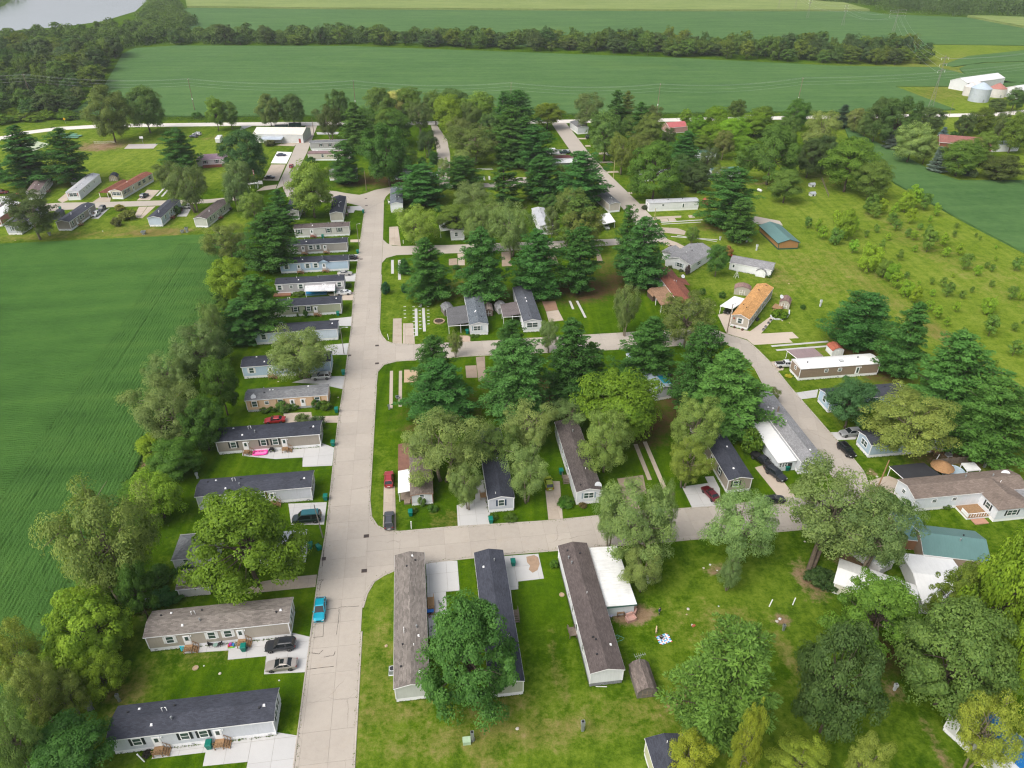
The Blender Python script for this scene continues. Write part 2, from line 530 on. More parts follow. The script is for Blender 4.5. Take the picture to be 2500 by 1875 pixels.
# ================================================================== CROP FIELDS
def poly_area(p):
 return 0.5 * sum(p[i][0] * p[(i + 1) % len(p)][1] - p[(i + 1) % len(p)][0] * p[i][1] for i in range(len(p)))
def ccw(p):
 return p if poly_area(p) > 0 else p[::-1]
def cropmat(name,lo,mid,hi,ang,rows,fine=1.0,light=(0.16,0.2,0.03)):
 m,n,b = nodes_of(name)
 pos = N(n,'ShaderNodeNewGeometry').outputs['Position']
 mp = N(n,'ShaderNodeMapping')
 mp.inputs['Rotation'].default_value = (0,0,-ang)
 n.links.new(pos,mp.inputs[0])
 ms = N(n,'ShaderNodeMapping')
 ms.inputs['Scale'].default_value = (0.02,rows,1)
 n.links.new(mp.outputs[0],ms.inputs[0])
 f1 = noise(n,ms.outputs[0],1.0,3,0.5)
 f2 = noise(n,pos,0.012,5,0.6)
 f3 = noise(n,pos,1.6 * fine,4,0.7)
 f4 = noise(n,pos,0.11,4,0.65)
 k = math_(n,'ADD',math_(n,'ADD',math_(n,'MULTIPLY',f1,0.32),math_(n,'MULTIPLY',f4,0.2)),math_(n,'ADD',math_(n,'MULTIPLY',f2,0.2),math_(n,'MULTIPLY',f3,0.28)))
 c = ramp(n,k,[(0.36,lo),(0.5,mid),(0.64,hi)])
 c = mixc(n,maprange(n,noise(n,pos,0.009,4,0.5),0.58,0.75,0,0.5),c,light)
 n.links.new(c,b.inputs['Base Color'])
 b.inputs['Roughness'].default_value = 0.9
 b.inputs['Specular IOR Level'].default_value = 0.02
 bump(n,b,math_(n,'ADD',f3,f1),0.8,0.5)
 return m
SOY = cropmat('soybean_canopy',(0.036,0.094,0.02),(0.06,0.142,0.03),(0.092,0.182,0.038),GA,0.16,2.2,(0.1,0.18,0.024))
SOYFAR = cropmat('soybean_canopy_far',(0.046,0.105,0.032),(0.07,0.142,0.044),(0.096,0.175,0.054),rad(2),0.16,0.25,(0.105,0.182,0.045))
CORN = cropmat('corn_canopy',(0.12,0.18,0.045),(0.18,0.235,0.07),(0.24,0.28,0.1),rad(2),0.1,0.2,(0.15,0.2,0.06))
def crop(name,label,pts,h,m):
 p = ccw([ground(*q) for q in pts])
 bm = bmesh.new()
 top = bm.faces.new([bm.verts.new((q.x,q.y,h)) for q in p])
 r = bmesh.ops.extrude_face_region(bm,geom=[top])
 for e in r['geom']:
  if isinstance(e,bmesh.types.BMVert): e.co.z = 0.02
 bmesh.ops.recalc_face_normals(bm,faces=bm.faces)
 me = bpy.data.meshes.new(name)
 bm.to_mesh(me)
 bm.free()
 o = add(name,me,m)
 tag(o,label,'crop field',kind='stuff')
 return o
crop('soybean_field','wide green soybean field between the gravel road and the long tree row',
     [(60,284),(190,268),(255,212),(300,132),(330,119),(425,113),(850,114),(1650,143),(2050,163),(2290,166),(2395,193),(2500,206),(2580,212),
      (2182,212),(2331,269),(2290,271),(2000,274),(1500,279),(1000,283),(450,286)],0.7,SOYFAR)
crop('soybean_field','narrow wedge of soybeans right of the orchard, ending at the farmyard trees',
     [(2060,309),(2171,366),(2290,427),(2340,443),(2500,443),(2700,440),(2700,720),(2500,619),(2366,550),(2185,450),(2112,392),(2072,340)],0.7,SOYFAR)
crop('soybean_field','rounded soybean field behind the white barn at the right edge',
     [(2342,169),(2362,160),(2410,156),(2500,153.5),(2640,153),(2640,204),(2449,204),(2385,193),(2352,180)],0.7,SOYFAR)
crop('soybean_field','thin curved soybean strip above the rounded field at right',
     [(2300,160),(2361,139),(2500,124),(2640,118),(2640,150),(2500,151),(2403,153.5),(2330,164)],0.7,SOYFAR)
crop('soybean_field','far soybean field beyond the long tree row',
     [(412,100),(418,40),(457,20.5),(800,24),(1650,29),(2123,29),(2161,36),(2361,44),(2500,71),(2800,110),(2500,112),(2265,109),(2200,150),(1500,120),(800,100)],0.7,SOYFAR)
crop('corn_field','pale yellow-green corn field at the top edge of the view',
     [(440,-60),(457,19),(800,22.6),(1650,27.6),(2123,27.6),(2060,10),(1957,3),(1900,-60)],2.4,CORN)
crop('corn_field','small corn patch at the far right below the wood',
     [(2361,42.5),(2420,43),(2560,49),(2700,70),(2500,69.5)],2.4,CORN)
def row_field(name,label,s0,s1,t0,t1,along,m,tracks=(),clip=None):
 fs,ft = (0.19,0.75) if along == 't' else (0.75,0.19)
 S,T = np.linspace(s0,s1,int((s1 - s0) / fs) + 2),np.linspace(t0,t1,int((t1 - t0) / ft) + 2)
 ss,tt = np.meshgrid(S,T,indexing='ij')
 a = ss if along == 't' else tt
 bb = tt if along == 't' else ss
 row = np.floor(a / 0.76)
 wig = 0.07 * np.sin(bb * 0.05 + row * 0.7)
 ph = (a + wig) / 0.76 * 2 * math.pi
 h = 0.56 + (0.12 if along == 't' else 0.05) * np.cos(ph)
 h += 0.2 * (rng.random(h.shape) - 0.5)
 h += 0.04 * wob(ss,tt,0.05,3) + 0.04 * wob(ss,tt,0.31,8)
 h += 0.025 * np.sin(row * 2.4) * np.sin(row * 0.31)
 for (c0,w) in tracks:
  h -= 0.22 * np.exp(-((a - c0 - 0.5 * np.sin(bb * 0.018)) / w) ** 2) * (0.6 + 0.4 * np.sin(bb * 0.11 + c0))
 edge = np.minimum(np.minimum(ss - s0,s1 - ss),np.minimum(tt - t0,t1 - tt))
 X = ss * ES.x + tt * ET.x
 Y = ss * ES.y + tt * ET.y
 h = np.maximum(h,0.06)
 for ed,sl_ in (('b',np.s_[0,:]),('t',np.s_[-1,:]),('l',np.s_[:,0]),('r',np.s_[:,-1])):
  if ed in (clip or ''): h[sl_] -= 0.1
  else: h[sl_] = 0.02
 n0,n1 = ss.shape
 idx = np.arange(n0 * n1).reshape(n0,n1)
 q = np.stack([idx[:-1,:-1],idx[1:,:-1],idx[1:,1:],idx[:-1,1:]],-1).reshape(-1,4)
 me = bpy.data.meshes.new(name)
 me.vertices.add(n0 * n1)
 me.vertices.foreach_set('co',np.stack([X,Y,h],-1).ravel())
 me.loops.add(q.size)
 me.loops.foreach_set('vertex_index',q[:,::-1].ravel() if along else q.ravel())
 me.polygons.add(len(q))
 me.polygons.foreach_set('loop_start',np.arange(len(q)) * 4)
 me.polygons.foreach_set('use_smooth',np.ones(len(q),bool))
 me.update(calc_edges=True)
 o = add(name,me,m)
 tag(o,label,'crop field',kind='stuff')
 return o
T_R = st(ground(352,1110))[1]                       # belt-side edge of the near field
S_N = st(ground(300,584))[0]                        # its far edge by the lawn
T_H = st(ground(413,633))[1]                        # seam between headland and main rows
T_H = min(T_H,T_R - 12)
row_field('soybean_field','near soybean field with rows running across, left of the tree belt',28,S_N - 8.8,T_H - 120,T_H - 0.05,'t',SOY,
          [(S_N - 30,.4),(S_N - 96,.35)],'tr')
row_field('soybean_headland','headland strip of soybeans with rows running along the tree belt',28,S_N - 8.8,T_H,T_R,'s',SOY,
          [(T_H + 6,.22)],'tl')
row_field('soybean_headland','upper headland strip of soybeans next to the left lawn',S_N - 8.75,S_N,T_H - 140,T_R,'t',SOY,[(S_N - 4,.3)],'b')
# ================================================================== RIVER
RIV = mat('river_water',(0.95,0.95,0.95),0.2,0.03,0.02,0.8,metal=1.0)
_n = RIV.node_tree
_b = _n.nodes['Principled BSDF']
_mp = N(_n,'ShaderNodeMapping')
_mp.inputs['Scale'].default_value = (0.05,0.35,1)
_n.links.new(N(_n,'ShaderNodeNewGeometry').outputs['Position'],_mp.inputs[0])
bump(_n,_b,noise(_n,_mp.outputs[0],1.0,4,0.6),0.12,0.3)
_p = ccw([ground(*q) for q in [(-300,90),(-40,85),(60,72),(150,66),(250,52),(330,28),(372,-10),(360,-60),(60,-60),(40,-10),(10,14),(-40,26),(-300,60)]])
o = MB().prism(_p,0.02,0.06).build('river',RIV)
tag(o,kind='structure')
# ================================================================== ROADS AND PAVING
ROADC = concrete('street_concrete',(0.385,0.345,0.298),age=0.7,crack=0.8)
NEWC = concrete('new_concrete',(0.46,0.455,0.445),(0.5,0.46,0.4),0.0,0.4)
OLDC = concrete('old_concrete',(0.42,0.355,0.29),(0.24,0.17,0.1),1.0,1.0)
GREYC = concrete('grey_concrete',(0.40,0.40,0.40),(0.3,0.28,0.25),0.4,0.7)
BROWNC = concrete('brown_concrete',(0.30,0.235,0.18),(0.16,0.1,0.07),1.0,1.1)
GRAVEL = concrete('gravel_road',(0.62,0.58,0.53),(0.5,0.45,0.38),0.0,0.6)
JOINT = mat('joint_filler',(0.25,0.22,0.19),0.95,0.3)
def clip(poly,nx,ny,d):
 out = []
 for i in range(len(poly)):
  a,b = poly[i],poly[(i + 1) % len(poly)]
  fa,fb = nx * a[0] + ny * a[1] - d,nx * b[0] + ny * b[1] - d
  if fa <= 0: out.append(a)
  if (fa < 0 < fb) or (fb < 0 < fa):
   t = fa / (fa - fb)
   out.append((a[0] + (b[0] - a[0]) * t,a[1] + (b[1] - a[1]) * t))
 return out
def tris(p):
 t = mathutils.geometry.tessellate_polygon([[Vector((q[0],q[1],0)) for q in p]])
 out = []
 for i in t:
  c = ccw([p[j] for j in i])
  if abs(poly_area(c)) > 1e-4: out.append(c)
 return out
def bed(name,pts,m,z=0.012,parent=None):
 mb = MB()
 for c in tris(pts): mb.poly([(q[0],q[1],z) for q in c])
 return mb.build(name,m,parent)
def paved(name,pts,m,su=0,sv=0,ang=GA,z=0.045,gap=0.026,off=(0,0),bedmat=None):
 p = ccw([(q[0],q[1]) for q in pts])
 if not su:
  mb = MB()
  for c in tris(p): mb.prism(c,0.004,z)
  return tag(mb.build(name,m),kind='structure')
 r = bed(name,p,bedmat or JOINT)
 tag(r,kind='structure')
 ca,sa = math.cos(ang),math.sin(ang)
 T = [[(x * ca + y * sa,-x * sa + y * ca) for x,y in t] for t in tris(p)]
 loc = [q for t in T for q in t]
 u0,u1 = min(q[0] for q in loc),max(q[0] for q in loc)
 v0,v1 = min(q[1] for q in loc),max(q[1] for q in loc)
 iu,iv = math.floor((u0 - off[0]) / su),math.floor((v0 - off[1]) / sv)
 u = off[0] + iu * su
 while u < u1:
  cols = [clip(clip(t,1,0,u + su - gap / 2),-1,0,-(u + gap / 2)) for t in T]
  v = off[1] + iv * sv
  while v < v1:
   zz = z + random.uniform(-0.006,0.006)
   mb,ar = MB(),0
   for c0 in cols:
    if len(c0) < 3: continue
    c = clip(clip(c0,0,1,v + sv - gap / 2),0,-1,-(v + gap / 2))
    if len(c) > 2 and abs(poly_area(c)) > 0.002:
     ar += abs(poly_area(c))
     mb.prism([(x * ca - y * sa,x * sa + y * ca) for x,y in c],0.02,zz)
   if ar > 0.05: mb.build('slab',m,r)
   v += sv
  u += su
 return r
def kerb(road,pts,h=0.075,w=0.3):
 mb = MB()
 pr = []
 for i,q in enumerate(pts):
  d = (pts[min(i + 1,len(pts) - 1)] - pts[max(i - 1,0)]).normalized()
  nrm = Vector((-d.y,d.x,0))
  pr.append([q + Vector((0,0,0.006)),q + nrm * 0.08 + Vector((0,0,h)),q + nrm * (w - 0.05) + Vector((0,0,h + 0.012)),q + nrm * w + Vector((0,0,0.006))])
 for a,b_ in zip(pr,pr[1:]):
  for i in range(3):
   mb.poly([a[i],b_[i],b_[i + 1],a[i + 1]])
 return mb.build('kerb',ROADC,road)
def gp(*pts):
 return [ground(*q) for q in pts]
def zp(k,*pts):
 return [pt(k,*q) for q in pts]
def strip(center,w):
 L,R = [],[]
 for i,q in enumerate(center):
  d = (center[min(i + 1,len(center) - 1)] - center[max(i - 1,0)]).normalized()
  nrm = Vector((-d.y,d.x,0)) * (w / 2)
  L.append(q + nrm)
  R.append(q - nrm)
 return R + L[::-1]
mainL = gp((702,2050),(719.5,1875),(749,1643),(780,1404),(798,1300),(826,1038),(842.5,929),(859,800),(864,725),(880,595),(891,514))
mainR = gp((850,2050),(862,1875),(881,1542),(905.5,1146),(917.5,944),(925,800),(930.5,671),(935,584),(937.5,490))
street = paved('street',mainL[::-1] + mainR,ROADC,3.9,4.7,off=(st(mainL[4])[1] + 0.02,0))
cs1N = gp((901,1222),(905,1262),(920,1285),(945,1297),(975,1299),(1100,1288),(1350,1272),(1561,1250),(1742,1238),(1900,1220),(2010,1207))
cs1S = gp((884,1484),(894.5,1449),(912,1419),(935,1404),(964,1391),(1050,1372),(1200,1355),(1400,1339),(1651,1319),(1761,1309),(1983,1289),(2030,1284))
cross1 = paved('street',cs1N[::-1] + cs1S,ROADC,4.7,3.75,off=(0,st(cs1S[6])[0]))
cs2N = gp((925,803),(930,818),(942,833),(958,839),(1011,842),(1213,832),(1285,827),(1456,817),(1640,806),(1730,800))
cs2S = gp((916.5,945),(920.5,908),(936,890),(969,881),(1020,878),(1159,868),(1500,853),(1768,836))
cross2 = paved('street',cs2N[::-1] + cs2S,ROADC,4.7,3.9,off=(0,st(cs2S[5])[0]))
r2L = gp((1768,837),(1800,852),(1845,900),(1868,945),(1895,978),(1950,1047),(2000,1118),(2038,1167),(2042,1192),(2010,1208.5))
r2R = gp((1731,799),(1787,820),(1825,833),(1850,855),(1880,885),(1928,945),(2019,1050),(2079,1116),(2106,1150),(2121,1186),(2115,1225),(2085,1262),(2030,1285))
lane = paved('street',r2L + r2R[::-1],ROADC,3.7,4.7,ang=rad(-12))
cs3N = gp((935.5,585),(945,594),(958,600),(981,601),(1103,598),(1212,594),(1483,584),(1600,576))
cs3S = gp((932.5,642),(943,630),(968,623),(989.5,622),(1117,618),(1445,602),(1606,592))
paved('street',cs3N[::-1] + cs3S,ROADC)
loopN = gp((690,456),(760,462),(820,467),(847,472),(877,476),(893,472),(915,464),(956,456),(989,453))
loopS = gp((991,463),(968,465),(954,469),(942,480),(938,489.5),(891.5,513.5),(880,503),(850,496),(780,493),(700,481))
paved('street',loopN + loopS,ROADC)
paved('street',gp((674,462),(708,387),(735,325),(747,306.5),(774.5,306.5),(764,335),(749.5,372.6),(715,440),(704,457),(689,455)),ROADC)
paved('street',gp((1052,306),(1065,357),(1070,415),(1073,458),(1096.5,458),(1099,428),(1099,377),(1092,342),(1067,306)),ROADC)
paved('street',gp((1099,449.5),(1201,447),(1265,433),(1285,433),(1290,451),(1237,457),(1098,458)),ROADC)
rr = gp((1364,300.5),(1418,375),(1461,423),(1501,463),(1542,504),(1567,532),(1592,570),(1604,590))
paved('street',strip(rr,8.6),ROADC,z=0.052)
paved('street',gp((-80,512),(0,505),(149,495),(228,494),(380,490),(506,487),(600,478),(600,487),(506,496),(380,502),(268,506),(149,513),(0,528),(-80,540)),ROADC)
cr = gp((-200,392),(-60,352),(0,338),(63,324),(142,314),(228,309),(329,306),(506,304),(646,302.5),(760,302),(1039,300.5),(1406,296),(1623,293),(2000,286),(2307,282),(2432,279.5),(2560,268),(2700,255))
paved('gravel_road',strip(cr,8.5),GRAVEL,z=0.03)
kerb(street,mainL)
kerb(street,[mainR[2],mainR[1],mainR[0]])
kerb(street,gp((917.5,944),(905.5,1146),(901,1222)))
kerb(street,gp((930.5,671),(925,803)))
kerb(cross1,cs1S[::-1])
kerb(cross1,cs1N)
kerb(cross2,cs2N)
kerb(cross2,cs2S[::-1])
kerb(lane,r2R[1:])
kerb(lane,r2L[:-2][::-1])
def drive(pts,m,su=0,sv=0,name='driveway',z=0.03,ang=GA):
 return paved(name,pts,m,su,sv,ang,z=z,gap=0.035,bedmat=MATS['joint_filler'])
drive(gp((370,1853),(502,1837),(495,1871),(605,1860),(598,1890),(712,1890),(726,1796),(677,1788),(390,1820)),NEWC,3.2,3.2)
drive(gp((447,1596),(558,1588),(556,1611),(650,1602),(644.5,1646.5),(746,1641),(756.5,1555),(713,1545),(475,1572)),NEWC,3.2,3.2)
drive(gp((575,1452),(640,1420),(700,1410),(774,1403),(770,1433),(640,1446)),OLDC,3,3)
drive(gp((704,1230),(798,1226),(791,1281),(711,1281)),NEWC,3.2,3.2)
drive(gp((592,1113),(672,1121),(739,1117),(738.5,1140),(811,1137),(816,1093),(786,1082),(590,1100)),NEWC,3.2,3.2)
drive(gp((692,1009),(695,1032),(824,1032),(826,1015),(762,1017),(760,1006)),OLDC,3.2,3.2)
drive(gp((713,934),(775,937),(836,950),(842,918),(810,919),(752,923)),GREYC,3.2,3.2)
drive(gp((790,843),(851,838),(847,866),(800,867)),NEWC)
drive(gp((804,779),(859,773),(857,796),(815,796)),NEWC)
drive(gp((800,718),(865,713),(863,733),(820,733)),OLDC)
drive(gp((775,673),(869,668),(867,687),(830,687)),NEWC)
drive(zp('I',(1290,818),(1387,813),(1383,876),(1295,877)),NEWC)
drive(zp('I',(1310,682),(1400,679),(1397,704),(1310,706)),OLDC)
drive(zp('I',(1280,384),(1420,377),(1437,402),(1433,421),(1350,417),(1340,440),(1285,441)),NEWC)
drive(zp('B',(1268,208),(1490,199),(1507,410),(1410,418),(1418,575),(1342,600),(1345,745),(1292,745)),NEWC,3.1,4.2)
stained = drive(zp('C',(92,167),(330,150),(370,325),(187,346),(190,400),(137,406),(152,560),(102,560)),NEWC,4.0,4.4)
MB().prism(ccw([(q.x,q.y) for q in zp('C',(245,172),(300,160),(328,175),(340,220),(325,265),(290,285),(262,262),(272,235),(250,210))]),.03,.042).build('soil_patch',concrete('scraped_soil',(.36,.25,.17),(.5,.45,.4),0,1.6),stained)
drive(zp('F',(455,1285),(545,1285),(555,1640),(447,1612)),OLDC,3.2,4.0)
drive(zp('F',(1045,1440),(1055,1624),(1325,1597),(1292,1250),(1205,1210),(1195,1390)),NEWC,3.2,3.2)
drive(zp('F',(1755,1240),(1880,1245),(1905,1550),(1788,1556)),OLDC,3.2,3.2)
drive(zp('W',(520,560),(730,530),(760,680),(660,690),(715,828),(600,838)),BROWNC,3.0,3.4)
drive(zp('W',(1045,625),(1255,596),(1230,545),(1300,540),(1352,640),(1358,785),(1128,798)),NEWC,3.2,3.2)
drive(zp('W',(1635,470),(1735,440),(1850,560),(1960,700),(1945,742),(1862,752)),OLDC)
drive(zp('H',(95,278),(240,262),(205,345),(150,350)),OLDC)
drive(zp('H',(310,527),(490,500),(475,565),(353,580)),NEWC,3.2,3.2)
drive(zp('H',(590,848),(830,840),(790,905),(640,912)),NEWC,3.2,3.2)
drive(zp('H',(902,1238),(1060,1200),(1180,1250),(1130,1350),(962,1360),(918,1300)),OLDC)
drive(zp('O',(930,990),(1060,960),(1040,1100),(1220,1140),(1400,1010),(1430,1030),(1320,1160),(1600,1145),(1660,1200),(1570,1205),(1605,1240),(1255,1262),(1195,1212),(1010,1158)),concrete('tan_concrete',(0.47,0.4,0.33),crack=0.3))
for q in [[(185,200),(265,195),(290,370),(185,360)],[(220,1025),(297,1022),(300,1250),(215,1246)],[(310,1068),(400,1065),(417,1252),(308,1252)],
          [(965,1370),(1045,1365),(1055,1580),(990,1590)],[(800,440),(862,438),(866,545),(806,545)],[(1195,425),(1265,420),(1290,550),(1200,555)],
          [(1610,470),(1680,450),(1712,540),(1640,540)],[(2040,400),(2070,400),(2112,520),(2060,520)]]:
 drive(zp('N',*q),OLDC if q[0][0] < 900 else BROWNC,3.4,4.2,name='concrete_pad')
for q,m in [([(722,487),(795,482),(800,543),(722,545)],BROWNC),([(870,1450),(970,1445),(980,1555),(880,1558)],BROWNC),
      ([(320,1485),(450,1485),(430,1595),(318,1600)],concrete('sandy_pad',(0.43,0.32,0.21),crack=0)),
      ([(1560,870),(1680,865),(1705,945),(1595,960)],concrete('red_dirty_pad',(0.26,0.16,0.11),(0.2,0.09,0.05),0.6,1.2)),
      ([(1597,962),(1707,947),(1755,1040),(1622,1055)],OLDC),([(820,1175),(915,1180),(915,1237),(822,1240)],concrete('pinkish_concrete',(0.42,0.32,0.25),crack=0))]:
 drive(zp('N',*q),m,name='concrete_pad')
for k,q,w in [('N',[(214,497),(215,620)],.9),('N',[(277,497),(278,675)],.9),('N',[(426,935),(431,1180)],.8),('N',[(492,930),(503,1140)],.8),
      ('F',[(517,350),(512,655)],.8),('F',[(590,350),(587,640)],.8),('W',[(668,280),(785,570)],.9),('W',[(743,260),(905,640)],.9),
      ('N',[(1810,865),(1842,940)],.7),('N',[(1875,865),(1952,1015)],.7),('H',[(110,150),(570,112)],.8),('H',[(150,183),(610,146)],.8),
      ('J',[(1512,1100),(1588,1020)],.9),('J',[(1562,1105),(1618,1040)],.9),('L',[(840,1355),(1245,1330)],.8),('L',[(850,1372),(1230,1352)],.6),
      ('L',[(940,1490),(1390,1523)],.7),('L',[(1000,1480),(1380,1540)],.5),('K',[(1055,915),(1062,945)],.8),('K',[(1108,910),(1118,948)],.8),('K',[(1163,908),(1166,945)],.8),
      ('K',[(1060,850),(1200,842)],.8),('K',[(1040,838),(1190,832)],.6)]:
 drive(strip(zp(k,*q),w),NEWC if k != 'W' and k != 'F' else OLDC,name='runner_strip')
for q in [[(555,1140),(640,1070),(655,1140),(600,1165)],[(895,1158),(960,1112),(1075,1112),(1060,1156)],[(1320,1143),(1420,1040),(1540,1045),(1445,1140)],
          [(1290,1300),(1340,1205),(1420,1202),(1340,1315)],[(1425,1203),(1500,1200),(1372,1315),(1345,1312)]]:
 drive(zp('J',*q),OLDC)
for q in [[(880,1318),(980,1250),(1060,1215),(950,1318)],[(1705,1298),(1770,1210),(1855,1200),(1800,1298)]]:
 drive(zp('J',*q),NEWC)
drive(zp('P',(775,955),(850,818),(1025,825),(960,958)),concrete('bright_concrete',(0.72,0.71,0.69),crack=0,age=0.3))
drive(zp('P',(680,1155),(780,970),(950,970),(865,1160)),OLDC)
drive(zp('P',(975,560),(1160,560),(1095,715),(960,700)),GREYC)
drive(zp('P',(820,745),(960,715),(1085,720),(1050,755)),OLDC,name='path')
drive(zp('P',(600,1285),(700,1225),(850,1205),(830,1255)),OLDC,name='path')
drive(zp('P',(410,570),(430,520),(560,515),(480,545)),GREYC,name='path')
drive(zp('P',(1310,590),(1590,588),(1560,615),(1320,618)),GREYC)
drive(zp('P',(1280,680),(1560,672),(1560,705),(1400,708)),OLDC)
court = drive(zp('J',(1197,645),(1240,600),(1525,597),(1480,642)),concrete('court_concrete',(0.44,0.40,0.38),crack=0.3),5.0,9.0,name='basketball_court')
drive(zp('J',(20,640),(330,567),(490,600),(330,665)),concrete('green_court',(0.38,0.44,0.30),(0.3,0.36,0.22),0.3),name='sports_court')
drive(zp('L',(700,1305),(1040,1290),(1040,1308),(730,1330)),OLDC,name='concrete_pad')
for q in [[(835,1325),(905,1320),(920,1345),(845,1348)],[(912,1318),(975,1313),(995,1340),(925,1345)],[(1105,1287),(1150,1284),(1175,1308),(1118,1312)]]:
 drive(zp('L',*q),OLDC,name='concrete_pad')
drive(zp('L',(770,1400),(1000,1410),(1085,1440),(1070,1475),(850,1450),(790,1455)),OLDC)
drive(zp('L',(750,1510),(800,1480),(1000,1550),(1090,1595),(1000,1610),(930,1585)),OLDC)
drive(zp('L',(1700,1340),(1745,1295),(1990,1340),(2020,1385),(1900,1375),(1760,1370)),concrete('rubble_pad',(0.45,0.4,0.34)),name='concrete_pad')
for q in [[(45,540),(120,540),(128,553),(50,552)],[(110,612),(160,610),(168,622),(118,624)],[(175,685),(330,680),(350,697),(180,700)],
          [(235,770),(370,766),(390,780),(245,783)],[(310,862),(430,858),(440,875),(320,878)],[(490,1065),(560,1062),(570,1080),(500,1083)],[(585,1178),(690,1175),(690,1195),(605,1198)]]:
 drive(zp('L',*q),OLDC)
drive(zp('K',(1690,655),(1940,650),(1900,700),(1690,700)),GREYC)
CRK = mat('crack_tar',(.07,.06,.05),.9)
for q in [[(475,740),(545,735),(551,640)],[(460,850),(488,853),(515,857),(545,830)],[(550,880),(585,872),(620,868),(630,840)],[(514,337),(550,334),(535,345),(524,372),(520,410)],
          [(568,547),(600,538),(650,535),(670,526),(720,525),(800,519)],[(640,720),(652,620),(660,540)],[(432,966),(520,955),(620,945)],[(555,60),(548,150),(540,240)]]:
 mb = MB()
 pp = zp('B',*q)
 for a,b_ in zip(pp,pp[1:]):
  for i in range(4):
   c0,c1 = a.lerp(b_,i / 4),a.lerp(b_,(i + 1) / 4)
   w_ = random.uniform(.02,.05)
   d_ = (c1 - c0).normalized()
   nn = Vector((-d_.y,d_.x,0)) * w_
   jj = nn * random.uniform(-1,1)
   mb.hexa([(*(c0 - nn + jj).xy,.03),(*(c1 - nn + jj).xy,.03),(*(c1 + nn + jj).xy,.03),(*(c0 + nn + jj).xy,.03)],[(*(c0 - nn + jj).xy,.057),(*(c1 - nn + jj).xy,.057),(*(c1 + nn + jj).xy,.057),(*(c0 + nn + jj).xy,.057)])
 tag(mb.build('crack',CRK,street),kind='stuff')
for k,x,y in [('B',850,26),('B',835,271),('B',545,187),('F',400,146),('F',400,290),('E',1835,226),('I',1450,313),('I',1455,376),('I',1408,858)]:
 c_ = pt(k,x,y)
 d = thing('storm_drain',{('B',850): 'iron storm drain grate in the junction right of the street, upper of the near pair',('B',835): 'iron storm drain grate in the near junction, by the curved lawn corner',
      ('B',545): 'iron drain grate at the left kerb just above the blue car',('F',400): 'iron drain grate at the middle junction beside the lawn corner',('E',1835): 'reddish drain grate at the left kerb under the street lamp',
      ('I',1450): 'dark drain grate in the upper bend of the street',('I',1455): 'dark drain grate just below the one in the upper bend',('I',1408): 'drain grate at the left kerb near the blue gabled home'}.get((k,x)) if not (k == 'F' and y == 146)
      else 'tilted iron drain grate at the upper corner of the middle junction','drain',c_ + Vector((0,0,0.06)),GA,'storm drains')
 MB().box(-.5,.5,-.42,.42,-0.03,0.0).build('frame',mat('rusty_iron',(.1,.07,.055),.8),d)
 mb = MB()
 for i in range(5):
  mb.box(-.4 + i * .17,-.3 + i * .17,-.34,.34,0.0,0.012)
 mb.build('grate',DARKMETAL,d)
# ================================================================== HOMES
MESH = {}
def cached(key,fn):
 if key not in MESH: MESH[key] = fn()
 return MESH[key]
def frame_mesh(w,h,t=0.12,d=0.06,cross=True):
 mb = MB()
 mb.box(-w / 2 - t,w / 2 + t,-d,0.0,-t,0).box(-w / 2 - t,w / 2 + t,-d,0.0,h,h + t)
 mb.box(-w / 2 - t,-w / 2,-d,0.0,0,h).box(w / 2,w / 2 + t,-d,0.0,0,h)
 if cross:
  mb.box(-w / 2,w / 2,-d * .8,0.0,h / 2 - .035,h / 2 + .035)
 return mb.mesh('window')
def window(home,x,z,w=0.9,h=1.3,side=None,shut=None,rz=0.0,pos=None,bars=False,double=False,frame=None):
 loc = pos if pos else (x,0,z)
 o = add('window',cached(('win',w,h,double),lambda: frame_mesh(w,h)),frame or WHITE,home,loc,rz)
 if double:
  MB().box(-.05,.05,-.055,-.002,0,h).build('mullion',frame or WHITE,o)
  for s in (-1,1):
   add('pane',cached(('pane2',w,h),lambda: MB().box(-w / 4 + .04,w / 4 - .04,-.03,-.004,0.01,h - .01).mesh('pane')),GLASS,o,(s * w / 4,0,0))
 else:
  for zz in (0.01,h / 2 + .035):
   add('pane',cached(('pane',w,h),lambda: MB().box(-w / 2,w / 2,-.03,-.004,0,h / 2 - .045).mesh('pane')),GLASS,o,(0,0,zz))
 if shut:
  for s in (-1,1):
   add('shutter',cached(('shut',h),lambda: MB().box(-.17,.17,-.05,-.003,-.06,h + .06).mesh('shutter')),shut,o,(s * (w / 2 + .12 + .19),0,0))
 return o
def door(home,pos,rz,h=2.0,w=0.9,m=None,glass=0.45,open_=False):
 o = add('door',cached(('door',w,h),lambda: MB().box(-w / 2 - .1,w / 2 + .1,-.05,0,0,h + .1).box(-w / 2,w / 2,-.075,-.05,0.02,h).mesh('door')),m or WHITE,home,pos,rz)
 if glass:
  add('pane',cached(('dpane',w,h,glass),lambda: MB().box(-w / 2 + .2,w / 2 - .2,-.09,-.07,h * (1 - glass) - .12,h - .14).mesh('pane')),GLASS,o)
 MB().box(w / 2 - .14,w / 2 - .07,-.13,-.07,h * .47,h * .5).build('handle',GREYMETAL,o)
 return o
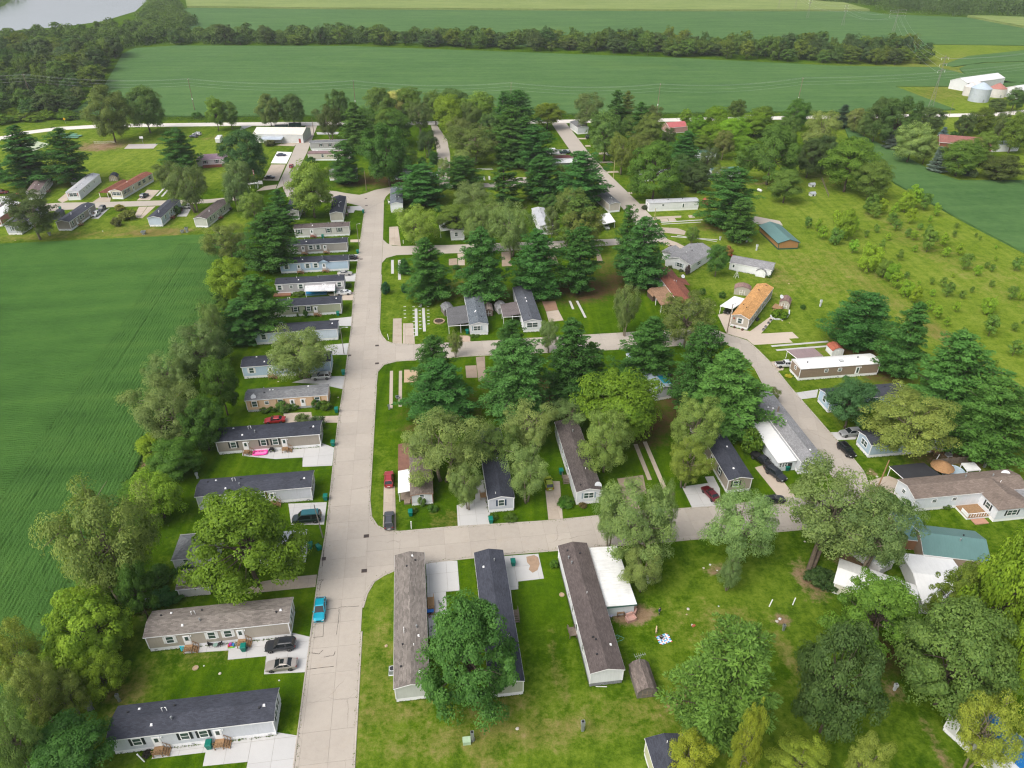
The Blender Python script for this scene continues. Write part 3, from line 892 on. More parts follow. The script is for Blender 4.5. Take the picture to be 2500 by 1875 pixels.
def steps(home,pos,rz,h,wood=WOOD,way=1,pw=1.25,rail=True):
 o = MB().box(-pw / 2,pw / 2,-1.25,-.03,h - .12,h - .03).build('porch',wood,home,pos,rz)
 for x in (-pw / 2 + .06,pw / 2 - .06):
  for y in (-1.19,-.15):
   MB().box(x - .05,x + .05,y - .05,y + .05,0.0,h - .12).build('post',wood,o)
 n = max(2,int(h / .2))
 for i in range(n):
  z = h - (i + 1) * h / (n + 1) - .03
  if way:
   x = pw / 2 + i * .27
   b = (x,x + .3) if way > 0 else (-x - .3,-x)
   MB().box(b[0],b[1],-1.2,-.1,z - .05,z).build('tread',wood,o)
  else:
   MB().box(-pw / 2 + .05,pw / 2 - .05,-1.25 - (i + 1) * .27,-1.25 - i * .27,z - .05,z).build('tread',wood,o)
 if rail:
  mb = MB()
  run = n * .27
  for zz in (.45,.9):
   mb.box(-pw / 2,pw / 2,-1.25,-1.2,h + zz - .07,h + zz)
  for i in range(5):
   x = -pw / 2 + .04 + i * (pw - .08) / 4
   mb.box(x - .025,x + .025,-1.25,-1.2,h - .03,h + .9)
  if way:
   a,e = (pw / 2,pw / 2 + run) if way > 0 else (-pw / 2,-pw / 2 - run)
   for yy in (-1.23,-.12):
    if yy == -.12:
     mb.build('railing',wood,o)
     mb = MB()
    mb.hexa([(a,yy - .03,h + .83),(e,yy - .03,.83),(e,yy + .03,.83),(a,yy + .03,h + .83)],
      [(a,yy - .03,h + .9),(e,yy - .03,.9),(e,yy + .03,.9),(a,yy + .03,h + .9)])
    mb.box(e - .05,e + .05,yy - .04,yy + .04,0.0,.92)
    mb.box((a + e) / 2 - .03,(a + e) / 2 + .03,yy - .03,yy + .03,.25,h / 2 + .85)
  else:
   for xx in (-pw / 2,pw / 2):
    mb.hexa([(xx - .03,-1.25 - run,.83),(xx + .03,-1.25 - run,.83),(xx + .03,-1.25,h + .83),(xx - .03,-1.25,h + .83)],
      [(xx - .03,-1.25 - run,.9),(xx + .03,-1.25 - run,.9),(xx + .03,-1.25,h + .9),(xx - .03,-1.25,h + .9)])
    mb.box(xx - .04,xx + .04,-1.3 - run,-1.22 - run,0,.92)
  mb.build('railing',wood,o)
 return o
def roof_mesh(L,W,ze,rise,ov=0.3,oe=0.25,th=0.14,hip=False):
 mb = MB()
 x0,x1,y0,y1 = -oe,L + oe,-ov,W + ov
 sl = rise / (W / 2)
 a,r = ze - ov * sl,ze + rise
 yc = W / 2
 if hip:
  hx = W / 2 * 0.9
  p = [(x0,y0,a),(x1,y0,a),(x1,y1,a),(x0,y1,a),(x0 + hx,yc,r),(x1 - hx,yc,r)]
  for f in ((0,1,5,4),(2,3,4,5),(1,2,5),(3,0,4),(3,2,1,0)):
   mb.poly([p[i] for i in f])
  return mb.mesh('roof')
 for s in (0,1):
  ye = y0 if s == 0 else y1
  q = [(x0,ye,a),(x1,ye,a),(x1,yc,r),(x0,yc,r)]
  if s: q = [q[1],q[0],q[3],q[2]]
  mb.poly([(x,y,z + th) for x,y,z in q])
  mb.poly([(x,y,z) for x,y,z in q[::-1]])
 for ye in (y0,y1):
  e = [(x0,ye,a),(x1,ye,a),(x1,ye,a + th),(x0,ye,a + th)]
  mb.poly(e if ye == y0 else e[::-1])
 for x in (x0,x1):
  for ye in (y0,y1):
   mb.poly([(x,ye,a),(x,yc,r),(x,yc,r + th),(x,ye,a + th)])
 return mb.mesh('roof')
def arc_roof_mesh(L,W,ze,rise,ov=0.12):
 mb = MB()
 prof = [(-ov + (W + 2 * ov) * i / 10,ze + rise * (1 - ((i - 5) / 5) ** 2)) for i in range(11)]
 prof = [(y,z) for y,z in prof] + [(W + ov,ze - .14),(-ov,ze - .14)]
 mb.extrude_x(prof[::-1][:2] + [p for p in prof[:-2]][::1] if False else ([prof[-1],prof[-2]] + prof[:-2][::-1]),-.1,L + .1)
 return mb.mesh('roof')
def vents(home,L,W,ze,rise,spec,roofcol=DARKMETAL):
 for fx,fy,kd in spec:
  y = fy * W
  z = ze + .12 + rise * (1 - abs(y - W / 2) / (W / 2))
  x = fx * L
  if kd == 'p':
   MB().cyl(x,y,z - .05,z + .45,.06,sides=8).build('vent_pipe',WHITE,home)
  elif kd == 'b':
   MB().cyl(x,y,z - .05,z + .22,.13,.16,10).build('roof_vent',DARKMETAL,home)
  elif kd == 'w':
   MB().hexa([(x - .22,y - .2,z - .06),(x + .22,y - .2,z - .06),(x + .22,y + .2,z - .06),(x - .22,y + .2,z - .06)],
      [(x - .12,y - .1,z + .2),(x + .12,y - .1,z + .2),(x + .12,y + .1,z + .2),(x - .12,y + .1,z + .2)]).build('roof_vent',WHITE,home)
  elif kd == 'g':
   MB().cyl(x,y,z - .05,z + .5,.1,sides=8).cyl(x,y,z + .5,z + .62,.17,.12,8).build('flue',GREYMETAL,home)
  elif kd == 'u':
   for s in (-.3,.3):
    MB().tube([(x + s,y,z - .2),(x + s,y,z + .75),(x + s * .35,y,z + .8)],.055,6).build('vent_pipe',WHITE,home)
  elif kd == 's':
   o = MB().box(x - .5,x + .5,y - .4,y + .4,z - .1,z + .14).build('skylight',GREYMETAL,home)
   MB().box(x - .4,x + .4,y - .3,y + .3,z + .14,z + .17).build('pane',mat('skylight_dome',(0.6,0.62,0.62),0.2,0.05),o)
T1 = 'W.16 D.275 W.45 W.565 D.65'
V1 = [(.075,.72,'b'),(.14,.8,'w'),(.31,.62,'u'),(.36,.78,'b'),(.25,.25,'w'),(.37,.34,'g'),(.91,.36,'b'),(.94,.42,'w')]
V2 = [(.15,.4,'b'),(.3,.55,'p'),(.33,.3,'w'),(.62,.45,'g'),(.75,.6,'b'),(.88,.35,'b'),(.93,.5,'p')]
def snap(a):
 for k in range(-2,4):
  g = GA + k * math.pi / 2
  if abs((a - g + math.pi) % (2 * math.pi) - math.pi) < rad(5): return g
 return a
def home(label,mode,pts,L=None,W=4.8,wall=(0.5,0.5,0.5),roof=None,skirt=None,shut=None,front='',back='',left='',right='',
         hs=0.78,hw=2.7,rise=0.62,vent=V1,trim=None,arc=False,hip=False,name='mobile_home',cat='mobile home',ang=None,vert=False,stepw=WOOD,ov=0.14,group=None,wallmat=None,steps_on=True):
 """mode 'side': pts = base of the long wall seen, left to right. mode 'end': pts = base of the gable end seen, left to right (body runs away from it).
 front = wall y=0, back = wall y=W, left = end x=0, right = end x=L"""
 a,b = pts
 d = b - a
 if mode == 'side':
  an = ang if ang is not None else snap(math.atan2(d.y,d.x))
  L = L or d.length
  org = a
 else:
  an = (ang if ang is not None else snap(math.atan2(d.y,d.x))) + math.pi / 2
  W = W or d.length
  m = (a + b) / 2
  org = m + Vector((math.sin(an),-math.cos(an),0)) * (W / 2)
 h = thing(name,label,cat,org,an,group)
 ze = hs + hw
 sk = skirt or SKIRT
 key = 'siding_%d_%d_%d%s' % (wall[0] * 99,wall[1] * 99,wall[2] * 99,'v' if vert else '')
 wm = wallmat or siding(key,wall,vert)
 MB().box(.03,L - .03,.03,W - .03,0.0,hs).build('skirting',sk,h)
 mb = MB()
 if arc or hip:
  mb.box(0,L,0,W,hs,ze)
 else:
  mb.extrude_x([(0,hs),(W,hs),(W,ze),(W / 2,ze + rise),(0,ze)],0,L)
 mb.build('wall',wm,h)
 tr = trim or WHITE
 for x in (0,L):
  for y in (0,W):
   MB().box(x - .05 if x == 0 else x - .1,x + .1 if x == 0 else x + .05,y - .05 if y == 0 else y - .1,y + .1 if y == 0 else y + .05,hs - .02,ze - .05).build('corner_board',tr,h)
 mb = MB()
 sl = rise / (W / 2)
 if not arc:
  ea = ze - ov * sl
  for y in (-ov - .025,W + ov + .003):
   mb.box(-.25,L + .25,y,y + .022,ea - .06,ea + .1)
   if hip:
    mb.build('fascia',tr,h)
    mb = MB()
  if not hip:
   for x in (-.275,L + .253):
    for s in (0,1):
     y0,y1 = (-ov,W / 2) if s == 0 else (W + ov,W / 2)
     z0,z1 = ea,ze + rise
     q = [(x,y0,z0 - .06),(x,y1,z1 - .06),(x,y1,z1 + .1),(x,y0,z0 + .1)]
     q2 = [(x + .022,*p[1:]) for p in q]
     mb.hexa([q[0],q2[0],q2[1],q[1]],[q[3],q2[3],q2[2],q[2]])
 if mb.v: mb.build('fascia',tr,h)
 if arc:
  add('roof',arc_roof_mesh(L,W,ze,rise),roof,h)
 else:
  add('roof',roof_mesh(L,W,ze,rise,ov,hip=hip),roof,h)
 for wallname,spec in (('front',front),('back',back),('left',left),('right',right)):
  for tok in spec.split():
   kd = tok[0]
   fl = ''.join(ch for ch in tok[1:] if ch.isalpha())
   fr = ''.join(ch for ch in tok[1:] if not ch.isalpha())
   fr = float(fr)
   if wallname == 'front': P_,rz = (fr * L,0),0
   elif wallname == 'back': P_,rz = (fr * L,W),math.pi
   elif wallname == 'left': P_,rz = (0,fr * W),-math.pi / 2
   else: P_,rz = (L,fr * W),math.pi / 2
   if kd == 'W': window(h,0,0,1.05,1.4,shut=shut,rz=rz,pos=(*P_,hs + .85))
   elif kd == 'w': window(h,0,0,.8,.75,shut=None,rz=rz,pos=(*P_,hs + 1.3),frame=WHITE)
   elif kd == 'B': window(h,0,0,1.9,1.25,shut=shut,rz=rz,pos=(*P_,hs + .85),double=True)
   elif kd == 'T': window(h,0,0,3.0,1.35,shut=shut,rz=rz,pos=(*P_,hs + .8),double=True)
   elif kd in 'Dd':
    door(h,(*P_,hs + .02),rz,glass=.45 if kd == 'D' else 0.75)
    if 'n' not in fl and steps_on:
     steps(h,(*P_,0),rz,hs,stepw,way=-1 if 'l' in fl else (0 if 'o' in fl else 1))
    MB().box(-.07,.07,-.16,0,0,.2).build('porch_light',WHITE,h,(P_[0] + (.75 if rz == 0 else 0),P_[1],hs + 1.9),rz)
   elif kd == 'v':
    MB().box(-.22,.22,-.02,.02,0,.12).build('skirting_vent',GREYMETAL,h,(*P_,.3),rz)
 vents(h,L,W,ze,rise,vent)
 return h
BLK = mat('black_shutter',(0.015,0.022,0.022),0.6,0.1)
WSH = mat('white_shutter',(0.7,0.7,0.68),0.6,0.05)
TSH = mat('tan_shutter',(0.34,0.22,0.09),0.6,0.1)
MSH = mat('maroon_shutter',(0.12,0.02,0.02),0.6,0.1)
GSH = mat('bluegrey_shutter',(0.28,0.36,0.4),0.6,0.1)
NSH = mat('navy_shutter',(0.02,0.045,0.085),0.6,0.1)
R_CHAR = shingle('charcoal_shingles',(0.052,0.056,0.072),0.2)
R_DARK = shingle('dark_shingles',(0.04,0.044,0.058),0.2)
R_BRGY = shingle('greybrown_shingles',(0.19,0.168,0.15),0.26,0.6,0.2)
R_BRWN = shingle('brown_shingles',(0.108,0.088,0.083),0.22)
R_GREY = shingle('grey_shingles',(0.17,0.175,0.18),0.25)
R_LGREY = shingle('lightgrey_shingles',(0.24,0.24,0.245),0.2)
R_BLUE = shingle('bluegrey_shingles',(0.125,0.145,0.165),0.35)
R_RED = shingle('redbrown_shingles',(0.2,0.075,0.05),0.22)
R_TAN = shingle('tan_shingles',(0.5,0.27,0.105),0.25)
R_DBRN = shingle('darkbrown_shingles',(0.095,0.08,0.075),0.3)
R_WHITE = ribbed('white_metal_roof',(0.72,0.72,0.71),0.6,0,0.4,0.12)
R_TEAL = ribbed('teal_metal_roof',(0.1,0.195,0.185),0.45,0,0.45,0.12)
R_SILV = ribbed('silver_metal_roof',(0.45,0.46,0.48),0.6,0,0.45,0.3)
TAN,LAV,PEACH,LBLUE,OLIVE,LGREY,WH = (0.4,0.355,0.3),(0.54,0.56,0.6),(0.68,0.47,0.31),(0.42,0.54,0.66),(0.34,0.36,0.25),(0.52,0.51,0.48),(0.78,0.79,0.8)
rv = 'B.5'
A1 = home('pale lavender-grey mobile home with charcoal roof and black shutters at the lower left corner','side',gp((282.4,1842),(675,1799)),21.6,4.9,LAV,R_CHAR,None,BLK,T1 + ' v.04 v.48 v.96',right='B.5')
A2 = home('tan mobile home with grey-brown roof and white shutters beside the two parked cars','side',zp('A',(1063,840)) + zp('B',(325,735)),21.6,4.9,TAN,R_BRGY,None,WSH,T1 + ' v.04 v.96',right='B.5',trim=WHITE)
A3 = home('white mobile home hidden behind the bright green tree by the main street','side',gp((640,1384),(741,1371)),7.6,4.6,WH,ribbed('pale_white_roof',(.6,.61,.62),.6),None,None,'W.3',right='W.5',vent=[],rise=.3)
A4 = home('pale grey mobile home with charcoal roof, behind the bright tree and green van','side',zp('E',(625,1478),(1545,1412)),21.6,4.9,LAV,R_CHAR,None,MSH,T1 + ' v.96',right='B.5')
A5 = home('tan mobile home with black roof, black shutters and a pink pool in front','side',zp('E',(780,1030),(1607,968)),21.6,4.9,(0.33,0.295,0.255),R_DARK,None,BLK,T1 + ' v.04 v.96',right='B.5')
A6 = home('peach mobile home with weathered grey roof and overgrown shrubs in front','side',zp('E',(1015,685),(1665,635)),18.6,4.6,PEACH,R_GREY,mat('grey_skirting',(0.42,0.43,0.44),0.7),TSH,'W.1 w.25 W.42 Dn.56 Dn.69 W.87',vent=[(.1,.25,'g'),(.2,.8,'g'),(.22,.4,'b'),(.28,.6,'w'),(.32,.6,'w'),(.75,.8,'w')],hs=.62)
A7 = home('light blue mobile home with dark roof partly behind a spreading two-trunk tree','side',zp('E',(985,415),(1690,377)),21.6,4.9,LBLUE,R_DARK,None,WSH,'W.1 D.31 W.44 W.55 D.68 v.04')
A8 = home('pale blue-white mobile home with dark roof, directly above the spreading tree','side',zp('I',(470,1630),(1205,1590)),21.8,4.9,(0.55,0.62,0.7),R_DARK,None,WSH,'W.1 D.3 W.45 D.66 v.95',right='W.5')
A9 = home('olive-sided mobile home with dark roof and black shutters','side',zp('I',(555,1390),(1230,1360)),21.6,4.9,OLIVE,R_DARK,None,BLK,'W.14 W.4 W.57 D.66')
A10 = home('grey mobile home with white ribbed awning and blue tarp in front','side',zp('I',(655,1178),(1270,1160)),20.5,4.6,(0.42,0.41,0.42),R_DARK,None,WSH,'W.05 w.22 W.36 dn.7 W.93',vent=V2)
A11 = home('light blue mobile home with a small gable over its front door','side',zp('I',(690,990),(1295,975)),21.8,4.9,LBLUE,R_DARK,None,WSH,'W.09 D.27 W.4 W.52 D.64 v.2',vent=V2)
A12 = home('grey-tan mobile home with dark roof above the blue gabled one','side',zp('I',(745,820),(1312,806)),20.6,4.8,(0.38,0.35,0.32),R_DARK,None,WSH,'W.09 D.27 W.4 W.52 D.63',vent=V2)
A13 = home('long pale grey mobile home with brown roof and red steps, topmost of the street row','side',zp('I',(818,668),(1305,655)),19.5,4.8,LGREY,R_BRWN,None,BLK,'W.08 D.31 W.62 W.82',right='d.5n',vent=V2,stepw=REDWOOD)
_g = MB()
_g.extrude_x([(0,0),(0,0),(0,0)],0,0)
_g = MB()
x0,x1,ze = 21.8 * .56,21.8 * .56 + 3.6,.78 + 2.7
xm = (x0 + x1) / 2
_g.poly([(x0,-.36,ze - .08),(x1,-.36,ze - .08),(xm,-.36,ze + .95)]).poly([(x0,-.36,ze - .08),(xm,-.36,ze + .95),(xm,2.2,ze + .95),(x0,.1,ze - .08)]).poly([(xm,-.36,ze + .95),(x1,-.36,ze - .08),(x1,.1,ze - .08),(xm,2.2,ze + .95)])
_g.build('door_gable',siding('siding_gable_blue',LBLUE),A11)
_r = MB()
for a_,b_ in (((x0 - .15,ze - .1),(xm,ze + 1.0)),((xm,ze + 1.0),(x1 + .15,ze - .1))):
 _r.hexa([(a_[0],-.5,a_[1]),(b_[0],-.5,b_[1]),(b_[0],2.3,b_[1]),(a_[0],2.3,a_[1])],[(a_[0],-.5,a_[1] + .1),(b_[0],-.5,b_[1] + .1),(b_[0],2.3,b_[1] + .1),(a_[0],2.3,a_[1] + .1)])
_r.build('gable_roof',R_DARK,A11)
A14 = home('narrow tan mobile home, gable end towards us, at the bend of the street','end',zp('I',(1130,525),(1257,520)),19.5,4.9,(0.47,0.44,0.38),R_DARK,None,None,'W.2 D.35 D.75',vent=[(.3,.35,'u'),(.55,.4,'w'),(.6,.3,'w'),(.8,.7,'b')],stepw=OLDWOOD)
A15 = home('dark-roofed mobile home hidden left of the light green maple','end',zp('I',(735,505),(860,500)),19,4.8,(0.4,0.4,0.38),R_DARK,None,None,'D.3 W.6',vent=V2,stepw=OLDWOOD)
A16 = home('white mobile home with slate-grey roof alone at the right side of the bend','end',zp('I',(1683,437),(1778,434)),20,4.8,WH,R_BLUE,None,None,'W.3 D.6n',back='W.3 D.55l',vent=V2,stepw=WHITE)
B1 = home('long grey-brown roofed mobile home standing along the main street, gable end near us','end',zp('B',(1072,1197),(1288,1166)),25.6,4.9,(0.5,0.515,0.49),R_BRGY,None,None,'W.2 D.52n W.75',back='W.3 W.7',vent=[(.07,.25,'w'),(.12,.8,'b'),(.25,.4,'p'),(.27,.75,'b'),(.36,.7,'u'),(.38,.3,'g'),(.32,.25,'w'),(.88,.6,'b'),(.93,.3,'b'),(.97,.4,'w')])
B2 = home('long charcoal-roofed mobile home half hidden by the big foreground tree','end',zp('B',(1745,1168),(1935,1140)),25.6,4.9,(0.42,0.44,0.35),R_CHAR,None,None,'W.2 D.56l W.8',back='W.5',vent=[(.3,.25,'w'),(.3,.75,'w'),(.9,.35,'g'),(.86,.75,'w')],stepw=OLDWOOD)
B3 = home('white mobile home with dark brown roof and a white metal lean-to along its side','end',zp('C',(690,1088),(917,1060)),25.4,5.0,(0.7,0.71,0.73),R_BRWN,mat('stone_print_skirting',(0.25,0.26,0.27),0.8,0.5,4),None,'',back='W.2 d.37l W.5 W.62',vent=[(.1,.7,'b'),(.16,.2,'w'),(.2,.62,'b'),(.22,.68,'b'),(.55,.5,'p'),(.82,.72,'g'),(.87,.78,'g'),(.9,.35,'b'),(.94,.75,'b')],stepw=OLDWOOD)
lt = MB()
lt.box(12.2,24.6,-5.2,-.06,0,2.6)
lt = lt.build('lean_to',ribbed('white_metal_wall',(0.62,0.66,0.69),0.45,0,.5,.2),B3)
MB().hexa([(11.9,-5.5,2.62),(25.0,-5.5,2.62),(25.0,-.35,2.9),(11.9,-.35,2.9)],[(11.9,-5.5,2.72),(25.0,-5.5,2.72),(25.0,-.35,3.0),(11.9,-.35,3.0)]).build('lean_to_roof',ribbed('weathered_white_metal_roof',(0.74,0.74,0.73),.9,0,.5,.28),B3)
MB().box(11.84,11.9,-5.5,-.4,2.5,2.74).box(11.9,25,-5.56,-5.5,2.5,2.68).build('gutter',mat('green_fascia',(0.05,0.12,0.1),.6),B3)
MB().box(17.0,25.0,-.35,.2,3.0,3.1).build('roof_patch',mat('pinkish_flashing',(.55,.47,.43)),B3)
MB().tube([(-.35,2.4,.05),(-.3,4.1,.35)],.06,6).build('drain_pipe',WHITE,B3)
_q = Vector((*pt('C',1088,1478,3.0).xy,0)) - ES * 16
B4 = home('olive-sided mobile home with charcoal roof at the bottom edge under the trees','end',[_q,_q + ET * 4.9],16.0,4.9,(0.5,0.5,0.33),R_CHAR,None,None,'',vent=V2)
B5 = home('mobile home with blue tarp over its pale roof at the lower right corner','side',gp((2300,1782),(2440,1990)),22,5.5,(0.6,0.6,0.6),ribbed('pale_metal_roof',(0.62,0.63,0.64),.7),None,None,'W.1',vent=[],ang=rad(-62),rise=.5)
MB().hexa([(2.5,1.1,3.84),(20,.6,3.75),(20,2.72,4.13),(2.5,2.72,4.13)],[(2.5,1.1,3.88),(20,.6,3.79),(20,2.72,4.17),(2.5,2.72,4.17)]).build('tarp',mat('blue_tarp',(0.01,0.15,0.42),.5,.3),B5)
MB().hexa([(2.5,2.78,4.13),(20,2.78,4.13),(20,5.4,3.66),(2.5,5.4,3.66)],[(2.5,2.78,4.17),(20,2.78,4.17),(20,5.4,3.7),(2.5,5.4,3.7)]).build('tarp',MATS['blue_tarp'],B5)
C1 = home('old white trailer with rusty brown flat roof and white porch awning','end',zp('F',(690,1445),(848,1425)),17.5,4.2,(0.62,0.64,0.65),shingle('rusty_flat_roof',(0.17,0.14,0.12),.3),WHITE,None,'',left='w.5',hw=2.2,rise=.25,vent=[(.2,.4,'b'),(.5,.6,'b')],hs=.6,trim=mat('rusty_trim',(.3,.18,.12)))
MB().hexa([(1.2,4.3,2.75),(8.0,4.3,2.75),(8.0,6.7,2.45),(1.2,6.7,2.45)],[(1.2,4.3,2.83),(8.0,4.3,2.83),(8.0,6.7,2.53),(1.2,6.7,2.53)]).build('awning',R_WHITE,C1)
MB().hexa([(8.05,4.3,2.75),(17.0,4.3,2.75),(17.0,6.7,2.45),(8.05,6.7,2.45)],[(8.05,4.3,2.83),(17.0,4.3,2.83),(17.0,6.7,2.53),(8.05,6.7,2.53)]).build('awning',mat('rusty_metal',(.17,.085,.06),.7,.3),C1)
for xx in (1.5,4.6,7.8,12,16.5):
 MB().box(xx - .05,xx + .05,6.5,6.6,0,2.46).build('awning_post',WHITE,C1)
MB().box(1.6,7.5,4.25,6.4,.2,.5).build('porch',OLDWOOD,C1)
for i in range(4):
 MB().box(.5 - i * .02,.8 + i * .28,4.5,5.7,.1 * i,.1 * i + .1).build('tread',OLDWOOD,C1)
C2 = home('white-gabled grey mobile home with navy shutters, partly under a feathery tree','end',zp('F',(1308,1503),(1505,1478)),22,4.9,(0.52,0.54,0.59),R_DARK,None,NSH,'',back='W.3 D.2l W.6',left='W.5',vent=[(.04,.7,'p'),(.5,.4,'g')],stepw=WOOD)
C3 = home('white mobile home with grey-black roof, satellite dish and wooden deck steps','end',zp('G',(190,1435),(380,1420)),23,4.9,(0.66,0.68,0.71),R_DBRN,WHITE,GSH,'',back='W.42 W.5 W.63 D.34 W.75 W.85',left='B.5',vent=[(.25,.4,'p'),(.8,.4,'g'),(.06,.8,'b')],stepw=OLDWOOD)
C4 = home('tan mobile home with charcoal roof and black-shuttered end window facing the cross street','end',zp('G',(1410,1340),(1580,1325)),21.6,4.9,(0.34,0.3,0.25),R_CHAR,None,BLK,'',back='W.2 D.4 W.6',left='W.66',vent=[(.12,.6,'w'),(.45,.3,'w'),(.6,.4,'g')])
C5 = home('long grey-roofed mobile home with white metal addition beside the right-hand street','end',zp('H',(330,1190),(500,1172)),25.0,5.0,(0.55,0.57,0.6),R_LGREY,None,None,'W.3 W.6',vent=[(.1,.4,'w'),(.5,.5,'p'),(.72,.6,'w'),(.75,.75,'w')],rise=.75)
_b = MB()
_b.box(1.5,15.0,5.06,9.0,0,2.5)
_b.build('addition',ribbed('white_metal_wall',(0.7,0.7,0.7)),C5)
MB().hexa([(1.1,5.2,2.75),(15.3,5.2,2.75),(15.3,9.3,2.5),(1.1,9.3,2.5)],[(1.1,5.2,2.87),(15.3,5.2,2.87),(15.3,9.3,2.62),(1.1,9.3,2.62)]).build('addition_roof',R_WHITE,C5)
for yy in (8.4,7.8,7.2):
 window(C5,0,0,.4,.9,rz=-math.pi / 2,pos=(1.5,yy,1.2))
MB().box(1.42,1.5,5.9,6.8,0,2.0).build('doorway',DARKMETAL,C5)
MB().cyl(16.5,2.6,3.9,5.6,.2,sides=10).build('chimney',OLDWOOD,C5)
MB().box(16.5,22.0,5.1,7.2,0,.8).box(16.5,22,7.0,7.1,.8,1.5).build('deck',OLDWOOD,C5)
MB().hexa([(16.0,8.6,2.5),(24,8.6,2.5),(24,13,2.0),(16,13,2.0)],[(16.0,8.6,2.6),(24,8.6,2.6),(24,13,2.1),(16,13,2.1)]).build('porch_roof',R_DBRN,C5)
MB().box(16.4,23.6,9.0,12.6,0,2.1).build('porch_wall',MATS['white_metal_wall'],C5)
add('door',cached(('door',.9,2.0),lambda: None),mat('rust_red_door',(.2,.07,.035)),C5,(16.4,11.2,0),-math.pi / 2)
D1 = home('brown-sided trailer with rounded bright white roof, pickup beside it','side',zp('H',(325,430),(960,380)),21.1,4.8,(0.27,0.205,0.15),R_WHITE,WHITE,None,'w.33 w.5 d.73n v.5',left='w.5',arc=True,rise=.55,vent=[(.12,.4,'b'),(.54,.35,'s'),(.77,.5,'b')],vert=False,wallmat=None)
D2 = home('pale blue mobile home with dark roof, gable end to the right-hand street','side',zp('H',(562,690),(1235,645)),20,4.8,LBLUE,R_CHAR,None,None,'W.2',left='W.5',vent=V2)
D3 = home('blue mobile home with dark roof under the large pale tree at right','side',zp('H',(890,1055),(1620,1010)),20.6,4.8,(0.38,0.48,0.57),R_CHAR,None,None,'W.28 D.73 W.9',left='B.5',vent=[(.75,.75,'u'),(.5,.4,'b')])
D4 = home('large white home with brown roof and projecting bay above the teal sheds','side',zp('H',(1235,1495),(2035,1400)),23.5,5.6,(0.68,0.71,0.75),shingle('taupe_shingles',(.19,.15,.125),.2),WHITE,BLK,'w.18 w.36',left='w.6',ang=rad(7.5),rise=.85,vent=[(.55,.7,'g'),(.78,.6,'g'),(.8,.3,'p')])
for nm,bx,m in (('bay_wall',(14.0,20.6,-4.6,.0,.72,3.42),siding('siding_bay',(.68,.71,.75))),('bay_skirting',(14.05,20.55,-4.55,0,0,.72),WHITE),('bay_side_wall',(20.66,23.4,-3.6,.0,.72,3.2),siding('siding_bay_blue',(.33,.42,.5))),('bay_skirting',(20.66,23.35,-3.55,0,0,.72),WHITE)):
 MB().box(*bx).build(nm,m,D4)
_r = MB()
p = [(13.6,-5.0,3.4),(21.0,-5.0,3.4),(21.0,2.8,3.4),(13.6,2.8,3.4),(17.3,-1.6,4.5),(17.3,2.8,4.5)]
for f in ((0,1,4),(1,2,5,4),(3,0,4,5),(3,2,1,0)):
 _r.poly([p[i] for i in f])
_r.build('bay_roof',MATS['taupe_shingles'],D4)
MB().hexa([(20.7,-4.0,3.1),(23.9,-4.0,3.1),(23.9,-.2,3.4),(20.7,-.2,3.4)],[(20.7,-4.0,3.22),(23.9,-4.0,3.22),(23.9,-.2,3.52),(20.7,-.2,3.52)]).build('bay_roof',R_LGREY,D4)
window(D4,0,0,1.9,1.2,pos=(17.2,-4.6,1.5),shut=BLK,double=True)
window(D4,0,0,1.0,1.2,rz=-math.pi / 2,pos=(14.0,-2.2,1.5),shut=BLK)
MB().box(9.4,13.95,-3.4,-.05,.45,.6).build('deck',WOOD,D4)
MB().box(9.4,13.95,-3.35,-.05,0,.44).build('deck_skirting',WHITE,D4)
_m = MB()
for i in range(9):
 _m.box(9.45 + i * .55,9.53 + i * .55,-3.4,-3.33,.6,1.5)
_m.box(9.4,13.95,-3.42,-3.31,1.45,1.53).box(9.4,9.5,-3.4,-1.5,.6,1.4)
_m.build('railing',WHITE,D4)
MB().box(10.2,13.0,-4.9,-3.5,.02,.2).build('brick_landing',mat('brick_paving',(.4,.22,.15)),D4)
D5 = home('mobile home with bright orange-tan shingle roof and red star on its end wall','end',zp('O',(1040,1090),(1195,1130)),24.2,4.9,(0.42,0.385,0.32),R_TAN,WHITE,WSH,'W.15 W.3 d.55n W.7',left='W.5',rise=.85,vent=[(.2,.5,'b'),(.3,.8,'b'),(.75,.55,'b'),(.78,.6,'b'),(.95,.4,'b')])
_s = MB()
_v = []
for i in range(10):
 r_ = .45 if i % 2 == 0 else .18
 a_ = math.pi / 2 + i * math.pi / 5
 _v.append((-.06,4.15 + r_ * math.cos(a_),2.7 + r_ * math.sin(a_)))
_s.poly(_v).build('wall_star',mat('rust_star',(.35,.07,.03)),D5)
D6 = home('dark home with wide red-brown roof behind the olive trees','end',zp('O',(560,1000),(760,985)),25,5.4,(0.3,0.31,0.33),R_RED,None,None,'',back='W.5 D.6n W.8',vent=[(.55,.4,'g'),(.57,.5,'p'),(.85,.8,'b'),(.9,.6,'w')],rise=.8)
MB().hexa([(2.0,5.0,3.3),(13.5,5.0,3.3),(13.5,10.5,2.6),(2.0,10.5,2.6)],[(2.0,5.0,3.42),(13.5,5.0,3.42),(13.5,10.5,2.72),(2.0,10.5,2.72)]).build('porch_roof',shingle('tanbrown_shingles',(.26,.16,.1),.2),D6)
for xx,yy in ((2.4,10.2),(7.5,10.2),(13.2,10.2)):
 MB().box(xx - .08,xx + .08,yy - .08,yy + .08,0,2.62).build('porch_post',WHITE,D6)
MB().hexa([(14,-2.6,2.7),(19,-2.6,2.7),(19,.3,3.35),(14,.3,3.35)],[(14,-2.6,2.8),(19,-2.6,2.8),(19,.3,3.45),(14,.3,3.45)]).build('porch_roof',R_RED,D6)
